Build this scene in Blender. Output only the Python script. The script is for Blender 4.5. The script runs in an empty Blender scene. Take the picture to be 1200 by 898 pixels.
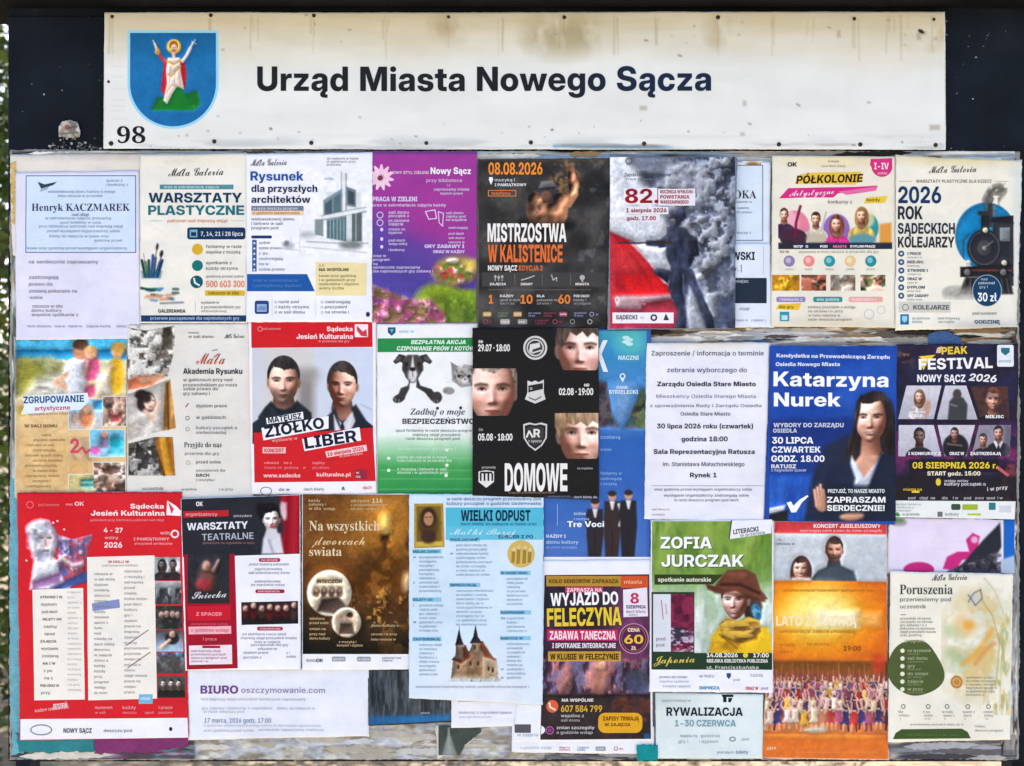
import bpy, math, random
import numpy as np
from mathutils.geometry import delaunay_2d_cdt, tessellate_polygon
from mathutils import Vector
sc = bpy.context.scene
COL = sc.collection
R = math.radians
# scale: one step of the measured grid is 1.45 mm, so the board is about 1.74 m wide
S = 0.00145
ZC = 1.62                     # height of the middle of the board above the ground
# ---------------------------------------------------------------- camera
cam = bpy.data.cameras.new('camera'); camo = bpy.data.objects.new('camera', cam); COL.objects.link(camo)
CAMD = 2.2
camo.location = (0, -CAMD, ZC); camo.rotation_euler = (R(90), 0, 0)
cam.sensor_width = 36; cam.lens = 36 * CAMD / (1200 * S)
cam.clip_start = 0.05; cam.clip_end = 500
cam.dof.use_dof = True; cam.dof.focus_distance = CAMD; cam.dof.aperture_fstop = 5.6
sc.camera = camo
# ---------------------------------------------------------------- daylight: sun behind the board, its face in open shade
SUN_EL, SUN_AZ = R(56), R(-18)
w = bpy.data.worlds.new('World'); sc.world = w; w.use_nodes = True
nt = w.node_tree
sky = nt.nodes.new('ShaderNodeTexSky'); sky.sky_type = 'NISHITA'; sky.sun_disc = False
sky.sun_elevation = SUN_EL; sky.sun_rotation = SUN_AZ; sky.dust_density = 2.5; sky.air_density = 0.8; sky.ozone_density = 0.6
bg = nt.nodes['Background']; bg.inputs['Strength'].default_value = 0.15
nt.links.new(sky.outputs['Color'], bg.inputs['Color'])
sl = bpy.data.lights.new('sun', 'SUN'); so = bpy.data.objects.new('sun', sl); COL.objects.link(so)
sl.energy = 2.6; sl.angle = R(0.5); sl.color = (1.0, 0.95, 0.88)
sdir = Vector((math.sin(SUN_AZ) * math.cos(SUN_EL), math.cos(SUN_AZ) * math.cos(SUN_EL), math.sin(SUN_EL)))
so.rotation_euler = sdir.to_track_quat('Z', 'Y').to_euler(); so.location = (0, 3, 6)
sc.view_settings.view_transform = 'Standard'; sc.view_settings.look = 'None'
sc.view_settings.exposure = 1.66; sc.view_settings.gamma = 1.0
sc.cycles.max_bounces = 6; sc.cycles.diffuse_bounces = 4; sc.cycles.transparent_max_bounces = 4

# ---------------------------------------------------------------- small helpers
def lin(c):
    c = np.asarray(c, float) / 255.0
    return np.where(c <= 0.04045, c / 12.92, ((np.clip(c, 0, 1) + 0.055) / 1.055) ** 2.4)
ALB = 0.92
def tag(o, label=None, cat=None, group=None, kind=None):
    if label: o['label'] = label
    if cat: o['category'] = cat
    if group: o['group'] = group
    if kind: o['kind'] = kind
    return o
_rng = np.random.default_rng(7)
def vnoise(h, w, cell, seed, octv=3, ax=1.0, ay=1.0):
    """value noise in 0..1; cell = size of the largest blob"""
    r = np.random.default_rng(seed); out = np.zeros((h, w)); amp = 1; tot = 0
    for o in range(octv):
        cx = max(cell * ax / 2 ** o, 1.0); cy = max(cell * ay / 2 ** o, 1.0)
        gw = int(w / cx) + 3; gh = int(h / cy) + 3
        g = r.random((gh, gw))
        x = np.arange(w) / cx; y = np.arange(h) / cy
        xi = x.astype(int); yi = y.astype(int); fx = x - xi; fy = y - yi
        fx = fx * fx * (3 - 2 * fx); fy = fy * fy * (3 - 2 * fy)
        a = g[yi][:, xi] * (1 - fx) + g[yi][:, xi + 1] * fx
        b = g[yi + 1][:, xi] * (1 - fx) + g[yi + 1][:, xi + 1] * fx
        out += amp * (a * (1 - fy)[:, None] + b * fy[:, None]); tot += amp; amp *= 0.55
    return out / tot
def blur2(a, s):
    if s <= 0: return a
    n = int(3 * s) + 1; k = np.exp(-0.5 * (np.arange(-n, n + 1) / s) ** 2); k /= k.sum()
    pad = [(n, n), (n, n)] + [(0, 0)] * (a.ndim - 2)
    b = np.pad(a, pad, mode='edge')
    b = sum(k[i] * b[i:i + a.shape[0]] for i in range(2 * n + 1))
    return sum(k[i] * b[:, i:i + a.shape[1]] for i in range(2 * n + 1))

# ---------------------------------------------------------------- printed pictures, drawn in code
class Pic:
    """a picture printed on paper, in the grid units of the board; x0..y1 is where it is printed"""
    def __init__(s, x0, y0, x1, y1, col=(255, 255, 255), res=1.0):
        s.b = (x0, y0, x1, y1); s.r = res
        s.w = max(int(round((x1 - x0) * res)) + 1, 2); s.h = max(int(round((y1 - y0) * res)) + 1, 2)
        s.a = np.ones((s.h, s.w, 3)) * np.asarray(col, float)
        s.X, s.Y = np.meshgrid(np.linspace(x0, x1, s.w), np.linspace(y0, y1, s.h))
        s.keep = None
    def mix(s, m, col, al=1.0):
        m = np.clip(m * al, 0, 1)[..., None]; s.a = s.a * (1 - m) + np.asarray(col, float) * m; return s
    def mul(s, m, f):
        s.a = s.a * (1 + np.clip(m, 0, 1)[..., None] * (np.asarray(f, float) - 1)); return s
    def m_ell(s, cx, cy, rx, ry, rot=0, soft=0.8):
        c, n = math.cos(R(rot)), math.sin(R(rot)); dx = s.X - cx; dy = s.Y - cy
        u = (dx * c + dy * n) / rx; v = (-dx * n + dy * c) / ry
        q = np.sqrt(u * u + v * v) + 1e-6; d = (q - 1) * q / (np.sqrt((u / rx) ** 2 + (v / ry) ** 2) + 1e-9)
        return np.clip(0.5 - d / (2 * soft), 0, 1)
    def m_poly(s, pts, soft=0.6):
        inside = np.zeros(s.X.shape, bool); dist = np.full(s.X.shape, 1e9)
        n = len(pts)
        for i in range(n):
            (ax, ay), (bx, by) = pts[i], pts[(i + 1) % n]
            if ay != by:
                c = ((ay > s.Y) != (by > s.Y)) & (s.X < (bx - ax) * (s.Y - ay) / (by - ay) + ax); inside ^= c
            L = (bx - ax) ** 2 + (by - ay) ** 2 + 1e-9
            t = np.clip(((s.X - ax) * (bx - ax) + (s.Y - ay) * (by - ay)) / L, 0, 1)
            dist = np.minimum(dist, np.hypot(s.X - ax - t * (bx - ax), s.Y - ay - t * (by - ay)))
        return np.clip(0.5 + np.where(inside, dist, -dist) / (2 * soft), 0, 1)
    def m_line(s, pts, wd, soft=0.6):
        dist = np.full(s.X.shape, 1e9)
        for (ax, ay), (bx, by) in zip(pts, pts[1:]):
            L = (bx - ax) ** 2 + (by - ay) ** 2 + 1e-9
            t = np.clip(((s.X - ax) * (bx - ax) + (s.Y - ay) * (by - ay)) / L, 0, 1)
            dist = np.minimum(dist, np.hypot(s.X - ax - t * (bx - ax), s.Y - ay - t * (by - ay)))
        return np.clip(0.5 - (dist - wd / 2) / (2 * soft), 0, 1)
    def ell(s, cx, cy, rx, ry, col, rot=0, soft=0.8, al=1): return s.mix(s.m_ell(cx, cy, rx, ry, rot, soft), col, al)
    def poly(s, pts, col, soft=0.6, al=1): return s.mix(s.m_poly(pts, soft), col, al)
    def line(s, pts, wd, col, soft=0.6, al=1): return s.mix(s.m_line(pts, wd, soft), col, al)
    def rect(s, x0, y0, x1, y1, col, soft=0.5, al=1): return s.poly([(x0, y0), (x1, y0), (x1, y1), (x0, y1)], col, soft, al)
    def grad(s, stops, ang=90):
        x0, y0, x1, y1 = s.b
        t = (s.Y - y0) / (y1 - y0) if ang == 90 else ((s.X - x0) / (x1 - x0) if ang == 0 else ((s.X - x0) / (x1 - x0) + (s.Y - y0) / (y1 - y0)) / 2)
        P = [p for p, _ in stops]
        s.a = np.stack([np.interp(t, P, [c[i] for _, c in stops]) for i in range(3)], -1); return s
    def noise(s, amt, cell, seed, octv=3, ax=1, ay=1, mask=None):
        n = vnoise(s.h, s.w, cell * s.r, seed, octv, ax, ay) - 0.5
        if mask is not None: n = n * mask
        s.a = s.a * (1 + 2 * amt * n[..., None]); return s
    def blots(s, cols, cell, seed, thr=0.5, soft=0.12, al=1.0, mask=None, ax=1, ay=1):
        """irregular patches of the given colours"""
        for i, c in enumerate(cols):
            m = np.clip((vnoise(s.h, s.w, cell * s.r, seed + i * 17, 3, ax, ay) - thr) / soft + 0.5, 0, 1)
            s.mix(m if mask is None else m * mask, c, al)
        return s
    def photoize(s, seed=1, amt=1.0, r=1.6, mask=None):
        """round the painted shapes off with side light, fine grain and uneven tone, as in a printed photograph"""
        l = s.a.mean(-1); out = 0
        for k, w_ in ((r, .9), (r * 3, 1.6)):
            gy, gx = np.gradient(blur2(l, k * s.r)); out = out + w_ * (gx * .8 + gy)
        f = np.clip(out / 42, -.30, .34) + (vnoise(s.h, s.w, 14 * s.r, seed, 4) - .5) * .34 + (vnoise(s.h, s.w, 2.2 * s.r, seed + 1, 2) - .5) * .30
        f = f * amt * (1 if mask is None else mask); c = (vnoise(s.h, s.w, 9 * s.r, seed + 2, 3) - .5)[..., None] * np.array([14, 2, -14]) * amt
        s.a = np.clip(s.a * (1 + f[..., None]) + c * (1 if mask is None else mask[..., None]), 0, 255); return s
    def blur(s, k): s.a = blur2(s.a, k * s.r); return s
    def hairs(s, m, hair, seed, ay=3.0, amt=.45, light=-1):
        """fill a mask with combed hair of the given colour"""
        hc = np.asarray(hair, float); s.mix(m, hc)
        n = vnoise(s.h, s.w, 5 * s.r, seed, 3, .5, ay) - .5; n2 = vnoise(s.h, s.w, 16 * s.r, seed + 5, 2, 1, 1.4) - .5
        s.a = s.a * (1 + (m * (n * 2 * amt + n2 * amt * 1.6))[..., None]); return s.mix(m * np.clip(n2 * 3 - .2, 0, 1), hc * .6 + 70, .35)
    def face(s, cx, cy, h, skin=(208, 165, 140), hair=(48, 38, 32), long=False, beard=0, light=-1, cloth=(32, 34, 42), shirt=None, back=True,
             brow=None, top=0.0, bust=True, smile=False, yaw=0.0, fringe=0.0, hard=.62):
        """a photographed head of height h centred at (cx, cy), lit from one side; neck and shoulders with bust"""
        e = max(h / 70.0, 0.5); sk = np.asarray(skin, float); hr = np.asarray(hair, float); sd = int(abs(cx * 7 + cy * 3)) % 9999
        if bust:
            m = np.maximum(s.m_ell(cx, cy + 1.28 * h, .86 * h, .62 * h, soft=e), s.m_ell(cx, cy + 1.0 * h, .5 * h, .36 * h, soft=e * 2))
            s.mix(m, cloth); s.a = s.a * (1 + (m * (vnoise(s.h, s.w, .3 * h * s.r, sd, 3, .8, 1.6) - .5) * .7)[..., None])
        if long and back: s.hairs(s.m_ell(cx + .02 * h, cy + .16 * h, .46 * h, .74 * h, soft=e * 1.5), hr, sd + 1)
        if bust:
            m = s.m_poly([(cx - .19 * h, cy + .22 * h), (cx + .19 * h, cy + .22 * h), (cx + .27 * h, cy + .64 * h), (cx, cy + .80 * h), (cx - .27 * h, cy + .64 * h)], e)
            sh = np.clip(.62 - .5 * (s.X - cx) * -light / h, .35, .95) * np.clip(.55 + (s.Y - cy - .4 * h) / (.6 * h), .5, 1)
            s.a = s.a * (1 - m[..., None]) + (sk * m[..., None]) * sh[..., None] ** np.array([.85, 1.1, 1.2])
            if shirt is not None:
                s.poly([(cx - .24 * h, cy + .56 * h), (cx - .02 * h, cy + .84 * h), (cx - .12 * h, cy + 1.15 * h), (cx - .36 * h, cy + .66 * h)], shirt, e)
                s.poly([(cx + .24 * h, cy + .56 * h), (cx + .02 * h, cy + .84 * h), (cx + .12 * h, cy + 1.15 * h), (cx + .36 * h, cy + .66 * h)], np.asarray(shirt) * .9, e)
        u, v = (s.X - cx) / h, (s.Y - cy) / h; g = lambda a, b, sa, sb: np.exp(-((u - a) / sa) ** 2 - ((v - b) / sb) ** 2)
        if not long:
            s.hairs(np.clip(.5 - ((u / .345) ** 2 + ((v + .12) / (.43 + top)) ** 2 - 1) * .18 * h / e, 0, 1), hr, sd + 2, .8 if h > 30 else 1.5)
            for d in (-1, 1):
                x = cx + (d * .312 - yaw * .04) * h; s.ell(x, cy + .05 * h, .045 * h, .10 * h, sk * (.8 if d == light else .55), d * 8, e); s.ell(x, cy + .05 * h, .02 * h, .06 * h, sk * .45, d * 8, e, .6)
        aa = .305 * (1 - .27 * np.clip((v - .04) / .44, 0, 1) ** 1.9) * (1 - .08 * np.clip((-.1 - v) / .4, 0, 1))
        f = np.clip(.5 - ((u / aa) ** 2 + np.abs(v / np.where(v > 0, .485, .46)) ** np.where(v > 0, 2.7, 2.0) - 1) * .16 * h / e, 0, 1)
        hl = -.285 + top * .3 + fringe + .035 * np.cos(u * 9 + sd) + .10 * np.clip((np.abs(u) - .20) / .12, 0, 1) ** 1.5 * 2
        jag = (vnoise(s.h, s.w, max(.06 * h * s.r, 1), sd + 3, 2) - .5) * .07
        fh = np.clip((v - hl + jag) * h / (e * 1.6) + .5, 0, 1)
        if long: fh = fh * np.clip((.285 - np.abs(u + .02 - yaw * .02) + .06 * (v < .2)) * h / (e * 1.5) + .5, 0, 1)
        f = f * fh
        n0 = yaw * .07; z = np.sqrt(np.clip(1 - (u / (aa * 1.03)) ** 2 - (v / .50) ** 2, .0004, 1)) * .36
        z = z + .050 * np.exp(-((u - n0 * 1.1) / .038) ** 2) * np.clip((v + .10) / .26, 0, 1) * (v < .19) + .045 * g(n0 * 1.3, .16, .050, .035) + .012 * g(n0 - .055, .175, .025, .02) + .012 * g(n0 + .055, .175, .025, .02)
        for d in (-1, 1): z = z - .040 * g(d * .140 + n0 * .6, -.02, .075, .045) + .014 * g(d * .14 + n0 * .6, -.10, .10, .03) + .030 * g(d * .185 + n0 * .4, .13, .085, .08) + .010 * g(d * .140 + n0 * .6, -.005, .045, .022)
        z = z + .020 * g(n0, .272, .085, .018) + .024 * g(n0, .312, .07, .018) - .012 * g(n0, .352, .09, .018) + .030 * g(n0 * .8, .425, .085, .05)
        z = blur2(z, .012 * h * s.r); gy, gx = np.gradient(z, 1.0 / (h * s.r)); nn = np.sqrt(gx * gx + gy * gy + 1)
        L = np.array([light * .62 * hard, -.46, .70]); L = L / np.linalg.norm(L)
        lam = np.clip((-gx * L[0] - gy * L[1] + L[2]) / nn, 0, 1); sh = np.clip(.26 / hard + .92 * lam, 0, 1.2)
        sh = sh * (1 + (vnoise(s.h, s.w, .10 * h * s.r, sd + 7, 3) - .5) * .16 + (vnoise(s.h, s.w, max(.03 * h * s.r, 1), sd + 8, 2) - .5) * .12)
        c = sk * (1 + .05 * (g(-.18, .12, .1, .08) + g(.18, .12, .1, .08) + g(n0, .16, .06, .05))[..., None] * np.array([1, -.8, -.6]))
        c = c * sh[..., None] ** np.array([.80, 1.08, 1.22]) + 26 * np.clip(lam - .88, 0, .12)[..., None] / .12
        s.a = s.a * (1 - f[..., None]) + c * f[..., None]
        br = np.asarray(brow if brow is not None else hair, float) * .85
        for d in (-1, 1):
            ex = cx + (d * .140 + n0 * .6) * h; ey = cy - .012 * h
            s.line([(ex + d * .088 * h, ey - .050 * h), (ex + d * .02 * h, ey - .072 * h), (ex - d * .07 * h, ey - .056 * h)], .028 * h, br, e * .9, .8)
            s.mul(s.m_ell(ex, ey - .022 * h, .085 * h, .030 * h, soft=.03 * h) * f, (.72, .66, .64))
            s.ell(ex, ey + .004 * h, .046 * h, .016 * h, sk * sh.mean() * .55 + 95, soft=e * .6, al=.75)
            s.ell(ex + n0 * .1 * h, ey + .001 * h,   .023 * h, .020 * h, (34, 27, 24), soft=e * .6, al=.95)
            s.line([(ex - .054 * h, ey + .008 * h), (ex - .02 * h, ey - .014 * h), (ex + .022 * h, ey - .014 * h), (ex + .054 * h, ey + .006 * h)], .017 * h, (38, 26, 22), e * .6, .8)
            s.line([(ex - .05 * h, ey + .026 * h), (ex + .05 * h, ey + .026 * h)], .014 * h, sk * .5, e * .9, .35)
            s.ell(cx + (n0 * 1.3 + d * .036) * h, cy + .188 * h, .020 * h, .011 * h, sk * .28, soft=e * .8, al=.75)
        if beard:
            bm = s.m_ell(cx, cy + .30 * h, .29 * h, .22 * h, soft=.07 * h) * f; bm = bm * (1 - s.m_ell(cx + n0 * h, cy + .08 * h, .22 * h, .13 * h, soft=.06 * h))
            s.mix(bm * (.7 + .6 * vnoise(s.h, s.w, 2.2 * s.r, sd + 9, 2)), hr * 1.1, beard)
        lw = .090 if not smile else .108; mx = cx + n0 * h
        s.mul(s.m_poly([(mx - lw * h, cy + .288 * h), (mx - .03 * h, cy + .264 * h), (mx, cy + .270 * h), (mx + .03 * h, cy + .264 * h), (mx + lw * h, cy + .288 * h), (mx, cy + .330 * h)], e) * f, (.86, .60, .60))
        if smile: s.ell(mx, cy + .288 * h, .074 * h, .015 * h, (232, 222, 214), soft=e * .6, al=.95); s.line([(mx - .085 * h, cy + .276 * h), (mx, cy + .274 * h), (mx + .085 * h, cy + .276 * h)], .010 * h, (110, 50, 50), e * .6, .6)
        else: s.line([(mx - lw * h, cy + .289 * h), (mx, cy + .291 * h), (mx + lw * h, cy + .289 * h)], .013 * h, (76, 36, 34), e * .7, .8)
        return s

# ---------------------------------------------------------------- lettering (glyph outlines, quadratic)
FONT = {}
def _load_font(txt):
    """one line of numbers per glyph: face, character code, advance, then per contour its point count and (2 * dx + on-curve, dy) steps; 360 units to the em"""
    k = 1000 / 360
    for ln in txt.strip('\n').split('\n'):
        v = [int(t) for t in ln.split()]; cs = []; i = 3
        while i < len(v):
            n = v[i]; i += 1; q = []; x = y = 0
            for _ in range(n): x += v[i] >> 1; y += v[i + 1]; q.append((x * k, y * k, v[i] & 1)); i += 2
            cs.append(q)
        FONT[('BMSIC'[v[0]], chr(v[1]))] = [v[2] * k, cs, None]
def _flat(c):
    n = len(c); pts = []
    for i in range(n):
        x, y, on = c[i]; px, py, po = c[i - 1]
        if on: pts.append((x, y))
        else:
            nx, ny, no = c[(i + 1) % n]
            a = (px, py) if po else ((px + x) / 2, (py + y) / 2)
            b = (nx, ny) if no else ((nx + x) / 2, (ny + y) / 2)
            if not po: pts.append(a)
            for t in (0.34, 0.67):
                pts.append(((1 - t) ** 2 * a[0] + 2 * t * (1 - t) * x + t * t * b[0], (1 - t) ** 2 * a[1] + 2 * t * (1 - t) * y + t * t * b[1]))
    out = []
    for p in pts:
        if not out or abs(p[0] - out[-1][0]) + abs(p[1] - out[-1][1]) > .5: out.append(p)
    return out
def glyph(key, ch):
    g = FONT.get((key, ch))
    if g is None: g = FONT.get(('B' if key not in 'BM' else 'M' if key == 'B' else 'B', ch))
    if g is None: return 300, np.zeros((0, 2)), np.zeros((0, 3), int)
    if g[2] is None:
        loops = [l for l in map(_flat, g[1]) if len(l) > 2]
        if not loops: g[2] = (np.zeros((0, 2)), np.zeros((0, 3), int))
        else:
            vs = []; es = []
            for l in loops:
                b = len(vs); vs += [Vector(p) for p in l]; es += [(b + i, b + (i + 1) % len(l)) for i in range(len(l))]
            V, E_, F_, *_ = delaunay_2d_cdt(vs, es, [], 0, 1e-3)
            V = np.array([(v[0], v[1]) for v in V]); F_ = np.array([f for f in F_ if len(f) == 3])
            c = V[F_].mean(1); wn = np.zeros(len(c), int)
            for l in loops:
                a = np.array(l); b = np.roll(a, -1, 0)
                for (ax, ay), (bx, by) in zip(a, b):
                    if ay == by: continue
                    cr = (bx - ax) * (c[:, 1] - ay) - (by - ay) * (c[:, 0] - ax)
                    wn += ((ay <= c[:, 1]) & (by > c[:, 1]) & (cr > 0)).astype(int) - ((by <= c[:, 1]) & (ay > c[:, 1]) & (cr < 0)).astype(int)
            g[2] = (V, F_[wn != 0])
    return g[0], g[2][0], g[2][1]
CAPH = {'B': .727, 'M': .727, 'S': .70, 'I': .70, 'C': .72}

# ---------------------------------------------------------------- materials
def new_mat(name):
    m = bpy.data.materials.new(name); m.use_nodes = True
    return m, m.node_tree, m.node_tree.nodes['Principled BSDF']
def mat_print(name, rough, spec, mott, bump, scale=38, bscale=16):
    """ink or paper: the object's own colours with a faint uneven tone, and the cockle of pasted paper as bump"""
    m, t, p = new_mat(name); N = t.nodes.new
    a = N('ShaderNodeAttribute'); a.attribute_name = 'Col'
    tc = N('ShaderNodeNewGeometry')
    n1 = N('ShaderNodeTexNoise'); n1.inputs['Scale'].default_value = scale; n1.inputs['Detail'].default_value = 6
    t.links.new(tc.outputs['Position'], n1.inputs['Vector'])
    mr = N('ShaderNodeMapRange'); mr.inputs['To Min'].default_value = 1 - mott; mr.inputs['To Max'].default_value = 1 + mott * .6
    mr.inputs['From Min'].default_value = .3; mr.inputs['From Max'].default_value = .7
    t.links.new(n1.outputs['Fac'], mr.inputs['Value'])
    mx = N('ShaderNodeVectorMath'); mx.operation = 'SCALE'
    t.links.new(a.outputs['Color'], mx.inputs[0]); t.links.new(mr.outputs['Result'], mx.inputs['Scale'])
    t.links.new(mx.outputs['Vector'], p.inputs['Base Color'])
    n2 = N('ShaderNodeTexNoise'); n2.inputs['Scale'].default_value = bscale; n2.inputs['Detail'].default_value = 5; n2.inputs['Distortion'].default_value = .6
    t.links.new(tc.outputs['Position'], n2.inputs['Vector'])
    b = N('ShaderNodeBump'); b.inputs['Strength'].default_value = bump; b.inputs['Distance'].default_value = .01
    t.links.new(n2.outputs['Fac'], b.inputs['Height']); t.links.new(b.outputs['Normal'], p.inputs['Normal'])
    p.inputs['Roughness'].default_value = rough; p.inputs['Specular IOR Level'].default_value = spec
    return m
M_PAPER = mat_print('printed_paper', .65, .05, .05, .55)
M_GLOSS = mat_print('coated_paper', .42, .10, .04, .55)
M_SHEET = mat_print('painted_metal_sheet', .55, .10, .03, .05, 24, 7)
M_TORN = mat_print('weathered_paper', .9, .04, .14, .5, 60, 40)

# ---------------------------------------------------------------- geometry on the board
def wave(x, y):
    """how far the pasted paper stands off the flat board (metres), one gentle unevenness for the whole board"""
    return .0005 * (np.sin(x / 41 + 1.3) * np.cos(y / 53 + .4) + .6 * np.sin((x + y) / 67 + 2.1))
def subdivide(V, C, L, F, lim=4.5):
    for _ in range(6):
        a, b, c = V[F[:, 0]], V[F[:, 1]], V[F[:, 2]]
        m = np.maximum(np.maximum(np.abs(a - b).max(1), np.abs(b - c).max(1)), np.abs(c - a).max(1)) > lim
        if not m.any(): break
        big = F[m]; n = len(V); k = len(big)
        i, j, l = big.T
        V = np.vstack([V, (V[i] + V[j]) / 2, (V[j] + V[l]) / 2, (V[l] + V[i]) / 2])
        C = np.vstack([C, (C[i] + C[j]) / 2, (C[j] + C[l]) / 2, (C[l] + C[i]) / 2])
        L = np.concatenate([L, L[i], L[i], L[i]])
        p = n + np.arange(k); q = p + k; r = q + k
        F = np.vstack([F[~m], np.stack([i, p, r], 1), np.stack([p, j, q], 1), np.stack([r, q, l], 1), np.stack([p, q, r], 1)])
    return V, C, L, F
ZSTEP = 0.00008
def make_mesh(name, V3, F, C, mat, smooth=False):
    me = bpy.data.meshes.new(name)
    V3 = np.asarray(V3, np.float32); F = np.asarray(F, np.int32); k = F.shape[1]
    me.vertices.add(len(V3)); me.vertices.foreach_set('co', V3.ravel())
    me.loops.add(F.size); me.loops.foreach_set('vertex_index', F.ravel())
    me.polygons.add(len(F)); me.polygons.foreach_set('loop_start', np.arange(0, F.size, k, dtype=np.int32))
    if smooth: me.polygons.foreach_set('use_smooth', np.ones(len(F), bool))
    at = me.attributes.new('Col', 'FLOAT_COLOR', 'POINT')
    at.data.foreach_set('color', np.hstack([lin(C) * ALB, np.ones((len(V3), 1))]).astype(np.float32).ravel())
    me.materials.append(mat); me.update(); me.validate()
    return me
def add_obj(name, me, parent=None, loc=(0, 0, 0)):
    o = bpy.data.objects.new(name, me); o.location = loc; COL.objects.link(o)
    if parent is not None: o.parent = parent
    return o

class Thing:
    """one sheet or plate on the board; quad = its corners (top left, top right, bottom right, bottom left)"""
    def __init__(s, name, label, cat, quad, col, layer, mat=None, group=None, tint=None, ragged=.5, curl=None, seed=1, wavy=True, creases=7):
        s.q = quad; s.layer = layer; s.mat = mat or M_PAPER; s.curl = curl; s.wavy = wavy
        rc = random.Random(seed * 31); s.cr = []
        for _ in range(creases):
            a = rc.choice((rc.uniform(-.5, .5), rc.uniform(1.2, 1.9), rc.uniform(0, 3.14))); f_, g_ = rc.random(), rc.random()
            s.cr.append((quad[0][0] * (1 - f_) + quad[1][0] * f_, quad[0][1] * (1 - g_) + quad[3][1] * g_, math.cos(a), math.sin(a), rc.uniform(20, 90), rc.uniform(7, 12), rc.uniform(.0003, .0008), rc.uniform(-.004, .004)))
        s.cx = sum(p[0] for p in quad) / 4; s.by = max(p[1] for p in quad)
        s.base = -.004 - .0017 * layer
        s.loc = ((s.cx - 600) * S, s.base, (449 - s.by) * S + ZC)
        wd = max(abs(quad[1][0] - quad[0][0]), abs(quad[2][0] - quad[3][0])); ht = max(abs(quad[3][1] - quad[0][1]), abs(quad[2][1] - quad[1][1]))
        nu, nv = max(int(wd / 3), 3) + 1, max(int(ht / 3), 3) + 1
        U, Vv = np.meshgrid(np.linspace(0, 1, nu), np.linspace(0, 1, nv)); q = np.array(quad, float)
        P = ((1 - U) * (1 - Vv))[..., None] * q[0] + (U * (1 - Vv))[..., None] * q[1] + (U * Vv)[..., None] * q[2] + ((1 - U) * Vv)[..., None] * q[3]
        r = np.random.default_rng(seed)
        for sl_ in ((0, slice(None)), (-1, slice(None)), (slice(None), 0), (slice(None), -1)):
            k = P[sl_].shape[0]; P[sl_] += (vnoise(1, k, 9, int(r.integers(1e6)), 3).ravel()[:, None] - .5) * 2 * ragged + r.normal(0, ragged * .25, (k, 2))
        n = nu * nv; PV = P.reshape(-1, 2); C = np.tile(np.asarray(col, float), (n, 1))
        if tint: C = tint(PV, C, U.ravel(), Vv.ravel())
        ii = np.arange(n).reshape(nv, nu); F = np.stack([ii[:-1, :-1], ii[1:, :-1], ii[1:, 1:], ii[:-1, 1:]], -1).reshape(-1, 4)
        W = s.world(PV, np.zeros(n))
        # the cut edge of the paper, so that the sheet has a thickness
        ring = np.concatenate([ii[0, :], ii[1:, -1], ii[-1, -2::-1], ii[-2:0:-1, 0]])
        back = W[ring].copy(); back[:, 1] += .0007; b0 = n + np.arange(len(ring)); rn = np.roll(ring, -1); bn = np.roll(b0, -1)
        F = np.vstack([F, np.stack([ring, rn, bn, b0], 1)])
        s.o = add_obj(name, make_mesh(name, np.vstack([W, back]), F, np.vstack([C, C[ring] * .93]), s.mat, True), None, s.loc)
        tag(s.o, label, cat, group)
    def world(s, P, lev):
        x, y = P[:, 0], P[:, 1]
        d = (wave(x, y) if s.wavy else 0 * x) + lev * ZSTEP
        for (px, py, ca, sa, ln, wd, am, bend) in getattr(s, 'cr', ()):
            t = (x - px) * ca + (y - py) * sa; q = -(x - px) * sa + (y - py) * ca - bend * t * t
            d = d + am * np.exp(-(q / wd) ** 2 - (t / ln) ** 2)
        if s.curl: d = d + s.curl(x, y)
        return np.stack([(x - s.cx) * S, -d, (s.by - y) * S], 1)
    def part(s, name, label=None, parent=None): return Part(s, name, label, parent)

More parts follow.
